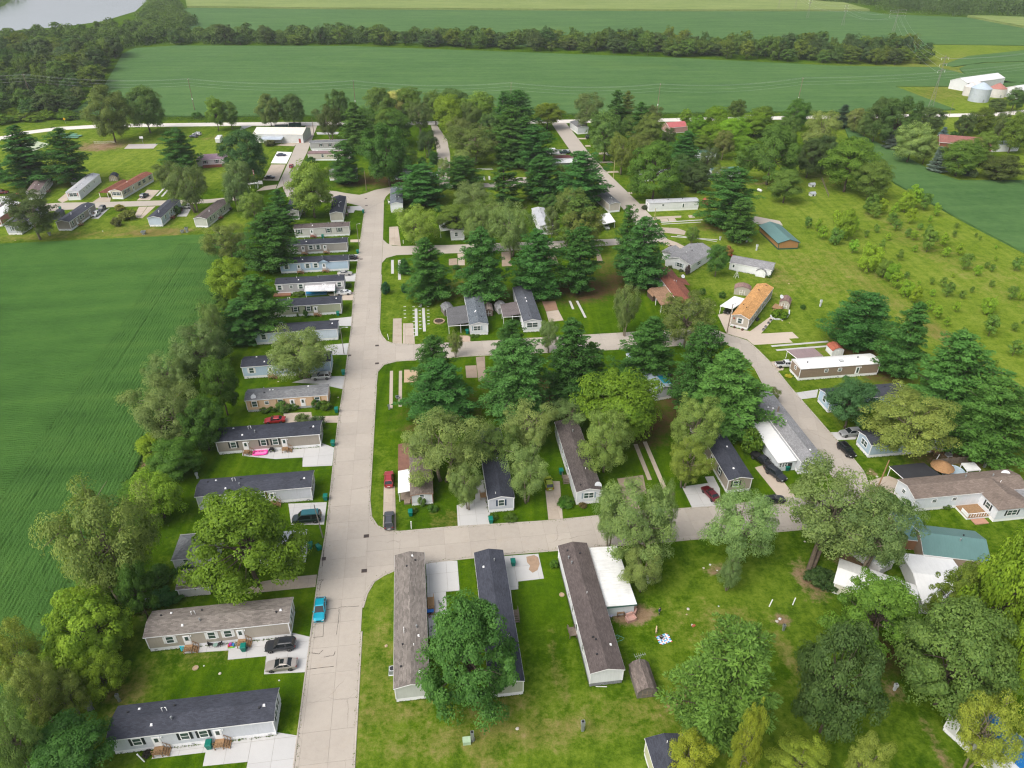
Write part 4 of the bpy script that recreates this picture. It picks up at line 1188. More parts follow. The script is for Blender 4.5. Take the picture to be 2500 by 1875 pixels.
D7 = home('double-wide white house with pale grey cross-gabled roof','side',zp('O',(682,618),(885,480)),16,9.4,(0.7,0.71,0.72),R_LGREY,WHITE,GSH,'B.35 W.75',left='B.45',hs=.4,hw=2.5,rise=1.5,name='house',cat='house',vent=[(.3,.5,'p'),(.5,.45,'b'),(.7,.7,'b'),(.9,.6,'g')],ang=rad(50))
MB().extrude_x([(9.3,2.9),(13.6,2.9),(11.4,3.9)],4,10).build('rear_gable_roof',R_LGREY,D7)
MB().box(4.4,9.6,9.45,13.2,0,2.9).build('rear_wing',siding('siding_wing',(.7,.71,.72)),D7)
D8 = home('white garage with grey roof and hexagonal garden clutter along its side','side',zp('O',(1030,585),(1262,630)),13.2,6.5,(0.72,0.73,0.74),R_LGREY,WHITE,None,'D.1n',hs=.2,hw=2.4,rise=1.1,name='garage',cat='garage',vent=[],ang=rad(-28))
D9 = home('long pavilion building with teal metal roof and orange-brown walls on the green','end',zp('O',(1465,405),(1652,398)),17.5,7.2,(0.34,0.18,0.075),R_TEAL,mat('dark_green_base',(.03,.09,.06),.7),None,'',hs=.55,hw=2.0,rise=1.15,name='pavilion',cat='pavilion',vent=[],ang=rad(5),trim=mat('green_trim',(.04,.1,.08)),ov=.5,vert=True)
D10 = home('long white trailer with streaked grey roof beside the upper right street','side',zp('L',(725,1252),(1205,1235)),20.4,4.6,(0.7,0.71,0.72),R_SILV,WHITE,None,'w.28 d.69n',left='w.5',arc=True,rise=.4,vent=[(.1,.5,'b'),(.4,.4,'b'),(.7,.5,'b')],vert=True)
D11 = home('grey-roofed trailer by the upper right street with a white carport','end',zp('L',(330,1262),(455,1250)),18,4.6,(0.5,0.45,0.4),R_GREY,None,None,'W.4',vent=V2,rise=.45)
N1 = home('white mobile home with blue-grey shingle roof and grey carport, among the centre pines','end',zp('N',(915,1180),(1075,1168)),22.7,5.0,(0.7,0.72,0.75),R_BLUE,WHITE,GSH,'',left='B.6',vent=[(.1,.6,'g'),(.15,.3,'b'),(.28,.6,'w'),(.3,.55,'w'),(.42,.3,'b'),(.6,.35,'b'),(.75,.35,'b')])
N2 = home('white mobile home with dark slate roof, second from the street among the pines','end',zp('N',(1400,1150),(1545,1140)),22,5.0,(0.68,0.7,0.73),shingle('slate_shingles',(.09,.098,.115),.2),WHITE,None,'',left='T.5',back='W.6 W.8',vent=[(.5,.5,'w'),(.6,.5,'w'),(.1,.6,'b')])
for hm,x0,x1,yy,m,lab in ((N1,1.6,12.5,6.0,shingle('carport_grey',(.12,.12,.125),.15),0),(N2,5.0,13.0,5.2,shingle('carport_brown',(.14,.12,.12),.15),0)):
 MB().hexa([(x0,5.0,3.3),(x1,5.0,3.3),(x1,4.9 + yy,2.6),(x0,4.9 + yy,2.6)],[(x0,5.0,3.4),(x1,5.0,3.4),(x1,4.9 + yy,2.7),(x0,4.9 + yy,2.7)]).build('carport_roof',m,hm)
 MB().box(x0 - .03,x0,4.9,4.9 + yy,2.5,2.68).box(x0,x1,4.9 + yy,4.93 + yy,2.45,2.68).build('fascia',WHITE,hm)
 for xx in (x0 + .2,(x0 + x1) / 2,x1 - .2):
  MB().box(xx - .06,xx + .06,4.7 + yy,4.82 + yy,0,2.62).build('carport_post',WHITE,hm)
 MB().box(x0 + .1,x0 + .22,7.4,7.52,0,2.85).build('carport_post',WHITE,hm)
N3 = home('white home with pale roof hidden behind the yellow-green elm near the upper cross street','end',zp('N',(750,322),(855,318)),17,4.8,(0.6,0.61,0.62),R_LGREY,WHITE,None,'',left='W.6',vent=V2,rise=.6)
MB().hexa([(3,4.9,2.9),(13,4.9,2.9),(13,8.6,2.5),(3,8.6,2.5)],[(3,4.9,3.0),(13,4.9,3.0),(13,8.6,2.6),(3,8.6,2.6)]).build('carport_roof',R_WHITE,N3)
for xx in (3.2,12.8):
 MB().box(xx - .06,xx + .06,8.3,8.42,0,2.52).build('carport_post',WHITE,N3)
N4 = home('white trailer mostly hidden behind the middle elms, white end wall showing','end',zp('N',(1555,272),(1640,266)),19,4.8,(0.66,0.67,0.7),R_SILV,WHITE,None,'',left='w.4',back='w.2',vent=V2,rise=.5)
N5 = home('blue and white trailer with teal patch on its roof, deep among the pines','end',zp('G',(850,590),(935,575)),17,4.4,(0.5,0.53,0.55),ribbed('bluegrey_metal_roof',(.3,.36,.42),.6),WHITE,None,'d.35n',vent=[],rise=.4)
MB().hexa([(1.0,-.1,3.61),(4.6,-.1,3.61),(4.6,2.1,4.02),(1.0,2.1,4.02)],[(1.0,-.1,3.66),(4.6,-.1,3.66),(4.6,2.1,4.06),(1.0,2.1,4.06)]).build('roof_patch',mat('teal_tarp',(.01,.2,.28),.5),N5)
MB().box(6,11,-2.6,-.05,2.5,2.6).build('awning',ribbed('bluegrey_metal_roof',(.3,.36,.42)),N5)
for xx in (6.2,10.8):
 MB().box(xx - .05,xx + .05,-2.5,-2.4,0,2.5).build('awning_post',WHITE,N5)
def home_end(label,k,a,b_,L,wallc,roofm,**kw):
 return home(label,'end',zp(k,a,b_),L,4.9,wallc,roofm,**kw)
J1 = home_end('pale mobile home with mauve-brown roof below the tall left pines','J',(285,1140),(400,1130),22,(0.52,0.49,0.46),shingle('mauve_shingles',(.17,.13,.125),.2),front='W.1 W.3 D.4 W.6 W.75',vent=V2)
J2 = home_end('all-white mobile home with white metal roof on the left loop','J',(650,1142),(795,1138),24.5,(0.72,0.74,0.77),R_SILV,front='w.35 w.45 Dn.2 w.7',left='T.5',shut=mat('rose_shutter',(.35,.16,.13)),vent=V2)
J3 = home_end('cream home with red-brown roof and matching carport on the left loop','J',(1072,1128),(1205,1132),25,(0.62,0.57,0.45),R_RED,front='W.1 W.2 D.35 W.55 W.7 W.9',left='T.5',shut=BLK,vent=[(.4,.6,'w'),(.45,.4,'b')],steps_on=False)
J4 = home_end('taupe mobile home with charcoal roof next to two parked cars','J',(565,1437),(700,1436),20,(0.31,0.28,0.25),R_CHAR,front='W.1 D.25 W.4 W.5 D.75',left='v.3 v.6',vent=[(.3,.4,'u'),(.45,.6,'b'),(.8,.3,'w')])
J5 = home_end('pale grey mobile home with green shutters at the far left by the lone tree','J',(75,1476),(225,1474),20,(0.48,0.5,0.54),R_CHAR,front='W.2 D.5 W.8',left='B.4',shut=mat('green_shutter',(.06,.1,.09)),vent=V2)
J6 = home_end('pale blue mobile home with charcoal roof beside the overgrown lot','J',(1440,1397),(1580,1395),20.5,(0.47,0.55,0.64),R_CHAR,front='W.2 D.4 W.5 W.6 D.8',left='v.3 v.6',vent=[(.2,.4,'u'),(.5,.6,'b')],stepw=REDWOOD)
J7 = home_end('sage mobile home with brown roof, last before the tree belt','J',(1885,1402),(2015,1406),20.5,(0.47,0.485,0.43),R_BRWN,front='W.15 W.3 D.45 W.6 W.75',vent=[(.3,.3,'u'),(.6,.6,'b')],stepw=REDWOOD)
J8 = home_end('trailer with white roof cut off by the left edge','J',(-120,1400),(40,1395),18,(0.35,0.15,0.12),R_WHITE,vent=[],arc=True,rise=.35)
J9 = home_end('small white-roofed trailer behind the one at the left edge','J',(-150,1290),(20,1285),12,(0.5,0.5,0.5),R_WHITE,vent=[],arc=True,rise=.35)
_c = MB()
_c.extrude_x([(6.6,2.3),(10.9,2.3),(8.75,3.1)],.5,17)
_c.build('carport_roof',R_RED,J3)
MB().box(7.0,16.5,6.9,10.6,0,2.28).build('carport_wall',siding('siding_cream',(.62,.57,.45)),J3)
for yy in (6.9,10.5):
 MB().box(.7,.9,yy,yy + .15,0,2.3).build('carport_post',WHITE,J3)
MB().box(.6,13,4.95,6.6,2.6,2.72).build('link_roof',R_WHITE,J3)
P1 = home('park workshop with ribbed cream metal roof and a red door','side',zp('P',(585,712),(955,715)),26,15,(0.6,0.61,0.6),ribbed('cream_metal_roof',(.68,.64,.55),.8,0,.45,.25),WHITE,None,'',hs=.3,hw=4.0,rise=1.8,name='workshop',cat='workshop',vent=[],vert=True,trim=WHITE)
add('door',cached(('door',.9,2.0),lambda: None),mat('red_door',(.3,.05,.03)),P1,(24.2,0,.1))
MB().hexa([(5,-4.5,2.6),(16,-4.5,2.6),(16,-.02,3.1),(5,-.02,3.1)],[(5,-4.5,2.72),(16,-4.5,2.72),(16,-.02,3.22),(5,-.02,3.22)]).build('lean_to_roof',ribbed('blue_grey_lean',(.42,.47,.53),.6),P1)
for xx in (5.2,10.5,15.8):
 MB().box(xx - .08,xx + .08,-4.4,-4.25,0,2.62).build('lean_to_post',OLDWOOD,P1)
P2 = home('grey home with brown shutters, upper of two by the top street','side',zp('P',(1245,800),(1610,795)),22,5,(0.42,0.41,0.4),R_GREY,WHITE,mat('brown_shutter',(.08,.04,.035)),'W.25 W.45 W.75',vent=[],rise=.5)
P3 = home('cream trailer with mauve roof, lower of two by the top street','side',zp('P',(1220,925),(1545,922)),20,5,(0.58,0.53,0.45),shingle('mauve_metal',(.22,.15,.15),.15),WHITE,None,'W.35 W.65',vent=[(.2,.6,'w'),(.5,.6,'w')],arc=True,rise=.45)
MB().box(.5,19,5.0,8.0,2.9,3.0).build('awning',R_WHITE,P3)
for xx in (.8,9.5,18.6):
 MB().box(xx,xx + .12,7.7,7.82,0,2.9).build('awning_post',WHITE,P3)
P4 = home('small cream cottage with grey porch roof left of the dark pines','side',zp('P',(1470,1160),(1655,1155)),12,6,(0.58,0.55,0.47),R_LGREY,WHITE,None,'W.3 W.6 W.8',vent=[],rise=.8)
P5 = home('grey trailer with blue wing beneath the big dark maple','side',zp('K',(245,945),(400,940)),13,5,(0.33,0.37,0.42),R_GREY,WHITE,None,'B.7',vent=[],rise=.5)
P6 = home('pink-trimmed home with dark red roof and white awnings in the upper centre','side',zp('K',(1690,815),(1930,810)),17,5,(0.66,0.66,0.66),shingle('maroon_roof',(.13,.05,.05),.15),WHITE,None,'W.3 W.6',vent=[(.3,.6,'b')],rise=.5)
MB().hexa([(3,-4.5,2.5),(16.6,-4.5,2.5),(16.6,-.05,2.9),(3,-.05,2.9)],[(3,-4.5,2.6),(16.6,-4.5,2.6),(16.6,-.05,3.0),(3,-.05,3.0)]).build('awning',R_WHITE,P6)
for xx in (3.2,9.8,16.4):
 MB().box(xx - .06,xx + .06,-4.4,-4.28,0,2.5).build('awning_post',WHITE,P6)
P7 = home('low grey house at the top of the right-hand street by the gravel road','end',zp('L',(50,505),(130,500)),14,6,(0.6,0.62,0.63),R_GREY,WHITE,None,'',vent=[],rise=.7)
P8 = home('house with bright red metal roof glimpsed above the pines','side',zp('L',(925,500),(1040,490)),11,9,(0.5,0.3,0.28),ribbed('red_metal_roof',(.45,.12,.12),.5),WHITE,None,'',vent=[],rise=1.8,name='house',cat='house',hs=.3,hw=2.8)
P9 = home('white home mostly hidden by the large right-hand maple','side',zp('L',(660,960),(900,950)),17,5,(0.68,0.7,0.73),R_SILV,WHITE,None,'W.3',vent=[],rise=.5)
P10 = home('white cottage with teal roof behind the dark pine','side',zp('L',(1330,950),(1560,935)),13,6.5,(0.66,0.68,0.7),R_TEAL,WHITE,None,'W.3',vent=[],rise=1.2,name='house',cat='house')
P11 = home('little shed with teal roof in the trees, farther of two','side',zp('L',(1215,760),(1305,757)),8,7,(0.55,0.6,0.62),R_TEAL,WHITE,None,'',vent=[],rise=1.0,name='shed',cat='shed')
F1 = home('big white farm barn behind the grain bins','end',zp('M',(1545,428),(1665,455)),42,12.5,(0.62,0.63,0.64),ribbed('barn_roof',(.66,.66,.66),.9,0,.5,.12),WHITE,None,'',hs=.2,hw=5.2,rise=2.4,name='barn',cat='barn',vent=[],vert=True,ang=rad(-62))
F2 = home('second white barn cut off by the right edge','end',zp('M',(2035,500),(2150,525)),40,14,(0.72,0.73,0.74),MATS['barn_roof'],WHITE,None,'',hs=.2,hw=4.8,rise=2.4,name='barn',cat='barn',vent=[],vert=True,ang=rad(-62))
F3 = home('brick farmhouse with wide red-brown roof among blue spruces','side',zp('M',(1440,960),(1640,955)),24,12,(0.28,0.1,0.07),shingle('farm_red',(.27,.12,.1),.15),None,None,'',hs=.3,hw=2.7,rise=2.2,name='farmhouse',cat='house',vent=[],ang=rad(-20),hip=False,ov=.7)
F4 = home('white farm shed with grey-green roof at the far right','side',zp('M',(1925,1000),(2035,998)),14,8,(0.72,0.73,0.74),ribbed('greygreen_roof',(.3,.36,.33),.5),WHITE,None,'',hs=.2,hw=3,rise=1.2,name='shed',cat='shed',vent=[])
J10 = home('summer house with purple hipped roof and red deck by the left lawn','side',zp('J',(1905,815),(2075,800)),13,9,(0.66,0.64,0.63),shingle('purple_shingles',(.25,.17,.21),.15),WHITE,mat('plum_shutter',(.09,.04,.06)),'W.3 W.7',right='W.3 W.7',vent=[],rise=1.6,hip=True,name='summer_house',cat='house',ang=rad(12),hs=.3,hw=2.5)
MB().box(3,15,-3.4,-.1,0,.5).box(3,15,-3.45,-3.35,.5,1.3).build('deck',REDWOOD,J10)
T1b = home('long shed with teal metal roof below the white bay home','side',zp('D',(1285,235),(1500,290)),10.5,7.5,(0.36,0.27,0.2),R_TEAL,None,None,'',hs=.1,hw=2.8,rise=1.6,name='shed',cat='shed',vent=[(.6,.4,'g'),(.7,.6,'b')],ang=rad(-10))
T2b = home('brown lean-to shed with teal roof beside the long teal-roofed shed','side',zp('D',(1125,112),(1240,108)),4.4,7,(0.3,0.16,0.09),MATS['teal_metal_roof'],None,None,'',hs=.1,hw=2.4,rise=.8,name='shed',cat='shed',vent=[],ang=rad(-10))
W1 = home('white metal-roofed shed nearest the trees at lower right','side',zp('D',(665,425),(900,580)),12,6,(0.62,0.6,0.5),R_WHITE,WHITE,None,'',hs=.3,hw=2.2,rise=.7,name='trailer_home',cat='mobile home',vent=[],ang=rad(-30),vert=True)
W2 = home('white metal canopy behind the pale-walled trailer at lower right','side',zp('D',(1280,570),(1400,555)),8,11,(0.7,0.7,0.7),R_WHITE,WHITE,None,'',hs=.1,hw=2.4,rise=1.0,name='garage',cat='garage',vent=[],ang=rad(-8))
W3 = home('narrow white ribbed shed between the big elm and the teal roofs','end',zp('D',(990,290),(1080,275)),12,3.4,(0.7,0.7,0.7),ribbed('white_rib_roof',(.75,.76,.77),.7,0,.4,.2),WHITE,None,'',hs=.1,hw=2.0,rise=.5,name='shed',cat='shed',vent=[],ang=rad(28))
G1 = home('small white garage with hipped grey roof left of the bright tree','side',zp('A',(1240,262),(1500,240)),7.2,6.0,(0.72,0.73,0.74),R_GREY,WHITE,None,'w.3',hs=.2,hw=2.3,rise=1.5,hip=True,name='garage',cat='garage',vent=[])
G2 = home('weathered little shed with mossy grey roof below the white garage','side',zp('A',(1270,458),(1405,448)),5.0,4.2,(0.5,0.5,0.5),shingle('mossy_shingles',(.22,.19,.175),.45),WHITE,None,'',hs=.1,hw=1.9,rise=.7,name='shed',cat='shed',vent=[])
def barrel_shed(label,pts,L,W,wallm,roofm,hwall=1.7,rise=1.25,ang=None,doors=True,group=None,trim=None):
 a,b_ = pts
 d = b_ - a
 an = (ang if ang is not None else snap(math.atan2(d.y,d.x))) + math.pi / 2
 m = (a + b_) / 2
 org = m + Vector((math.sin(an),-math.cos(an),0)) * (W / 2)
 h = thing('barn_shed',label,'shed',org,an,group)
 prof = [(0,0),(W,0),(W,hwall),(W * .8,hwall + rise * .65),(W / 2,hwall + rise),(W * .2,hwall + rise * .65),(0,hwall)]
 MB().extrude_x(prof,0,L).build('wall',wallm,h)
 rp = [(-.12,hwall - .05),(W * .18,hwall + rise * .67),(W / 2,hwall + rise + .03),(W * .82,hwall + rise * .67),(W + .12,hwall - .05)]
 mb = MB()
 for (y0,z0),(y1,z1) in zip(rp,rp[1:]):
  mb.hexa([(-.15,y0,z0),(L + .15,y0,z0),(L + .15,y1,z1),(-.15,y1,z1)],[(-.15,y0,z0 + .07),(L + .15,y0,z0 + .07),(L + .15,y1,z1 + .07),(-.15,y1,z1 + .07)])
 mb.build('roof',roofm,h)
 if doors:
  t = trim or WHITE
  o = MB().box(-.06,-.005,W / 2 - .75,W / 2 + .75,.1,1.75).build('door',wallm,h)
  MB().box(-.09,-.06,W / 2 - .78,W / 2 - .68,.1,1.75).box(-.09,-.06,W / 2 + .68,W / 2 + .78,.1,1.75).box(-.09,-.06,W / 2 - .05,W / 2 + .05,.1,1.75).box(-.09,-.06,W / 2 - .68,W / 2 - .05,.85,.93).box(-.09,-.06,W / 2 + .05,W / 2 + .68,.85,.93).build('door_trim',t,o)
 return h
OLDSHED = siding('weathered_plank_siding',(.17,.15,.135),True,.2)
barrel_shed('grey weathered barn-style shed alone on the near lawn',zp('C',(1028,1175),(1155,1150)),4.6,2.9,OLDSHED,shingle('weathered_shed_roof',(.165,.135,.12),.3),1.5,1.0,trim=OLDWOOD)
barrel_shed('white barn shed with taupe roof attached to the grey-roofed garage',zp('O',(1270,635),(1350,665)),4.0,3.0,siding('siding_shed_white',(.72,.73,.74)),R_LGREY,1.7,1.1,ang=rad(-28))
barrel_shed('tan gable shed with white-framed door behind the white carport',zp('O',(1075,800),(1215,830)),3.0,4.8,siding('siding_shed_tan',(.4,.37,.31)),shingle('pinkbrown_shingles',(.25,.16,.14),.2),2.0,.9,ang=rad(-18))
barrel_shed('small barn shed with brown roof and round white trim by the orange-roofed home',zp('O',(1480,920),(1565,950)),3.8,3.0,siding('siding_shed_tan',(.4,.37,.31)),shingle('pinkbrown_shingles',(.25,.16,.14),.2),1.6,1.2,ang=rad(-25))
barrel_shed('dark open barn shed beside the red-brown roofed home',zp('O',(335,880),(440,850)),4.0,3.4,mat('dark_brown_boards',(.09,.06,.045)),shingle('tanbrown_shingles',(.26,.16,.1)),1.6,1.1,ang=rad(15),doors=False)
barrel_shed('grey barn shed at the carport of the blue-grey roofed home',zp('N',(690,1000),(772,985)),3.6,3.2,OLDSHED,R_GREY,1.6,1.0)
barrel_shed('pale barn shed at the carport of the slate-roofed home',zp('N',(1175,985),(1255,970)),3.4,3.2,siding('siding_pale_shed',(.5,.5,.5)),shingle('pale_shed_roof',(.3,.3,.31),.15),1.6,1.0)
barrel_shed('brown wooden shed right of the blue-grey roofed home',zp('N',(1050,1005),(1110,1000)),4.4,2.6,siding('brown_plank_siding',(.17,.12,.09),True,.2),shingle('pale_brown_roof',(.3,.24,.21),.2),1.7,.6)
barrel_shed('white shed with red roof behind the bright white trailer',zp('H',(585,232),(700,225)),3.2,3.2,siding('siding_shed_white',(.72,.73,.74)),shingle('brickred_shingles',(.32,.1,.06),.2),1.7,.8)
barrel_shed('tan barn shed behind the mauve-roofed home',zp('J',(310,1010),(370,1005)),5,3.4,siding('siding_shed_sand',(.36,.3,.22)),R_DBRN,1.7,1.1)
barrel_shed('pale shed between the tall left pine and the all-white home',zp('J',(700,995),(760,990)),5,3.2,siding('siding_pale_shed',(.5,.5,.5)),R_LGREY,1.7,1.0)
barrel_shed('dark barn shed behind the red-brown carport',zp('J',(1065,960),(1130,955)),4.5,3.4,siding('siding_shed_sand',(.36,.3,.22)),R_DARK,1.7,1.1)
barrel_shed('tiny red playhouse shed right of the long white trailer',zp('L',(1255,1185),(1300,1185)),2.2,2.2,siding('siding_red',(.3,.08,.05)),shingle('brickred_shingles',(.32,.1,.06)),1.3,.9,doors=False)
barrel_shed('dark wooden shed on the lane behind the taupe home',zp('J',(520,1330),(590,1325)),5,3.2,siding('dark_slate_boards',(.1,.11,.12),True),R_CHAR,1.8,.8,doors=False)
def carport(label,pts,z,m,posts=WHITE,slope=0.0):
 c = sum(pts,Vector()) / len(pts)
 h = thing('carport',label,'carport',c)
 q = ccw([(p.x - c.x,p.y - c.y) for p in pts])
 MB().prism(q,z,z + .1).build('roof',m,h)
 mb = MB()
 MB().prism([(x * 1.004,y * 1.004) for x,y in q],z - .12,z + .06).build('fascia',WHITE,h)
 for x,y in q:
  MB().box(x * .93 - .06,x * .93 + .06,y * .93 - .06,y * .93 + .06,0,z - .1).build('post',posts,h)
 return h
carport('free-standing carport with flat mauve roof above the bright white trailer',[pt('H',*q,2.5) * Vector((1,1,0)) if False else Vector((*pt('H',*q,2.5).xy,0)) for q in [(232,180),(455,163),(530,228),(320,248)]],2.4,ribbed('mauve_metal_roof',(.27,.2,.2),.4))
carport('white ribbed carport beside the orange-roofed home',[Vector((*pt('O',*q,2.6).xy,0)) for q in [(950,908),(1065,935),(1195,850),(1080,820)]],2.5,R_WHITE)
carport('white flat carport in front of the grey trailer by the upper right street',[Vector((*pt('L',*q,2.6).xy,0)) for q in [(205,1290),(345,1258),(405,1345),(255,1380)]],2.5,R_WHITE)
carport('black flat garage roof beside the white bay home',[Vector((*pt('H',*q,2.6).xy,0)) for q in [(1065,1120),(1345,1093),(1495,1200),(1210,1245)]],2.5,mat('black_membrane',(.032,.033,.037),.8,.2,.5))
carport('small white lean-to shelter behind the black garage roof',[Vector((*pt('H',*q,2.2).xy,0)) for q in [(1650,1095),(1755,1090),(1810,1150),(1700,1160)]],2.1,R_WHITE)
carport('white ribbed porch awning over the blue tarp on the street row',[Vector((*pt('I',*q,2.5).xy,0)) for q in [(895,1145),(1172,1140),(1172,1078),(905,1085)]],2.45,ribbed('ribbed_white_awning',(.68,.68,.68),.35,0,.5,.45))
carport('white bus-stop style mail shelter by the flagpole',[Vector((*pt('P',*q,2.4).xy,0)) for q in [(495,1200),(615,1190),(622,1175),(520,1180)]],2.3,R_WHITE)
def grain_bin(label,k,x,y,r,h,m,roofm):
 o = thing('grain_bin',label,'grain bin',pt(k,x,y),0,'grain bins')
 prof = []
 for i in range(int(h / .45)):
  prof += [(r,i * .45),(r + .04,i * .45 + .2)]
 MB().lathe(prof + [(r,h)],28).build('wall',m,o,smooth=False)
 MB().lathe([(r + .15,h - .05),(r * .25,h + r * .5),(.3,h + r * .55),(.3,h + r * .62)],28).build('roof',roofm,o)
 MB().box(-.4,.4,-r - .12,-r + .05,.4,1.8).build('door',GREYMETAL,o)
 return o
GAL = ribbed('bin_galvanised',(.42,.46,.5),.4,2,.35,.2)
PALEBIN = ribbed('bin_pale',(.6,.57,.54),.4,2,.5,.2)
grain_bin('large galvanised steel grain bin nearest the road','M',1795,540,6.0,8.0,GAL,mat('bin_roof_blue',(.4,.47,.53),.45))
grain_bin('small pale grain bin left of the galvanised one','M',1715,490,4.2,5.6,PALEBIN,mat('bin_roof_pale',(.6,.56,.53),.5))
grain_bin('whitish grain bin with rusty red roof','M',1955,500,5.2,5.4,PALEBIN,mat('bin_roof_red',(.36,.16,.13),.6))
grain_bin('pale grain bin half hidden behind the galvanised one','M',1760,470,4.0,6.0,PALEBIN,MATS['bin_roof_pale'])
# ================================================================== TREES
def unit(v):
 return v / np.maximum(np.linalg.norm(v,axis=1,keepdims=True),1e-9)
def rdir(n):
 return unit(rng.normal(size=(n,3)))
def leaf_mesh(name,P,Nn,S,asp=0.55,D=None,bright=None):
 n = len(P)
 Nn = unit(Nn)
 if D is None:
  D = rdir(n)
 T = unit(D - Nn * np.sum(D * Nn,1,keepdims=True))
 B = np.cross(Nn,T)
 S = np.asarray(S)[:,None]
 v = np.stack([P - T * S * .5,P + B * S * asp * .5 + T * S * .05 - Nn * S * .06,P + T * S * .5,P - B * S * asp * .5 + T * S * .05 - Nn * S * .06],1).reshape(-1,3)
 me = bpy.data.meshes.new(name)
 me.vertices.add(4 * n)
 me.vertices.foreach_set('co',v.ravel().astype(np.float32))
 me.loops.add(4 * n)
 me.loops.foreach_set('vertex_index',np.arange(4 * n,dtype=np.int32))
 me.polygons.add(n)
 me.polygons.foreach_set('loop_start',np.arange(n,dtype=np.int32) * 4)
 me.update(calc_edges=True)
 a = me.attributes.new('leafv','FLOAT','POINT')
 lv = np.clip(rng.normal(.5,.22,n),0,1) if bright is None else np.clip(bright + rng.normal(0,.16,n),0,1)
 a.data.foreach_set('value',np.repeat(lv,4).astype(np.float32))
 return me
def limb(mb,a,b,r0,r1,sag=0.0,n=4):
 a,b = Vector(a),Vector(b)
 pts = []
 for i in range(n + 1):
  t = i / n
  p = a.lerp(b,t)
  p.z += sag * math.sin(math.pi * t)
  if 0 < i < n: p += Vector((random.uniform(-1,1),random.uniform(-1,1),0)) * (b - a).length * .035
  pts.append(p)
 mb.tube(pts,[r0 + (r1 - r0) * i / n for i in range(n + 1)],6)
FINE = .68
def broad_proto(H,R,zb,lobes,per,leaf,npl,spread=.62,clump=(.2,.3),droop=1.0,up=.35,trunks=1,flat=.8,asp=.6,top=1.0,barkr=.3,dead=0,rnd=.36,pyr=False):
 leaf,npl = leaf * FINE,int(npl / FINE ** 1.75)
 cz = zb + (H - zb) * .5
 hz = (H - zb) * .5
 mb = MB()
 P,Nn,S,Bv = [],[],[],[]
 L = []
 for i in range(lobes):
  f = (i + .5) / lobes
  z = 1 - 1.9 * f
  ang = i * 2.39996 + random.uniform(-.35,.35)
  r = math.sqrt(max(0,1 - z * z)) ** .8
  k = spread * random.uniform(.58,1.28)
  if pyr: k *= 1.16 - .55 * z
  c = np.array([r * k * math.cos(ang) * R,r * k * math.sin(ang) * R,cz + z * hz * spread * top])
  L.append(c)
 for t in range(trunks):
  a0 = t * 2 * math.pi / max(1,trunks) + .6
  off = Vector((math.cos(a0),math.sin(a0),0)) * (0 if trunks == 1 else barkr * 1.5)
  fork = Vector((off.x * 3,off.y * 3,zb + (H - zb) * .25))
  limb(mb,off,fork,barkr,barkr * .62,n=4)
  limb(mb,fork,fork + Vector((0,0,(H - zb) * .45)),barkr * .6,barkr * .15,n=4)
  for c in L[t::trunks]:
   st_ = fork.lerp(Vector((0,0,H * .6)),random.uniform(0,.6))
   limb(mb,st_,c,barkr * .38,barkr * .08,sag=.3,n=4)
 for c in L:
  rl = R * (1 - spread) * random.uniform(.7,1.5)
  m = max(3,int(per * random.uniform(.5,1.4)))
  d = rdir(m)
  outw = unit(np.array([[c[0] / R,c[1] / R,(c[2] - cz) / hz]]) + 1e-6)
  d = unit(d + outw * .55)
  cc = c + d * rl * rng.uniform(.35,1.0,(m,1)) * np.array([1,1,flat])
  for q in cc:
   rc = R * random.uniform(clump[0] * .8,clump[1] * 1.15)
   n_ = int(npl * random.uniform(.7,1.3))
   e = rdir(n_)
   e[:,2] = np.where(rng.random(n_) < .72,np.abs(e[:,2]),e[:,2])
   rr_ = rng.uniform(.74,1.06,(n_,1))
   pp = q + e * rc * rr_ * np.array([1,1,.72])
   if droop > 1:
    pp[:,2] -= (droop - 1) * rc * rng.random(n_) ** 2 * 2.2
   P.append(pp)
   Nn.append(e * .75 + rdir(n_) * rnd + outw * .3 + np.array([0,0,up]))
   S.append(rng.uniform(.7,1.35,n_) * leaf)
   Bv.append(np.full(n_,.5 + rng.normal(0,.12)))
 for i in range(dead):
  c = Vector(L[random.randrange(len(L))])
  for j in range(4):
   limb(mb,c,c + Vector((random.uniform(-1,1),random.uniform(-1,1),random.uniform(.1,.8))) * R * .42,.05,.015,n=3)
 P = np.concatenate(P)
 me = leaf_mesh('crown',P,np.concatenate(Nn),np.concatenate(S),asp,bright=np.concatenate(Bv))
 me.materials.append(LEAF)
 tr = mb.mesh('trunk',True)
 return tr,me,float(np.percentile(P[:,2],99.8)),float(np.percentile(np.hypot(P[:,0],P[:,1]),98.8))
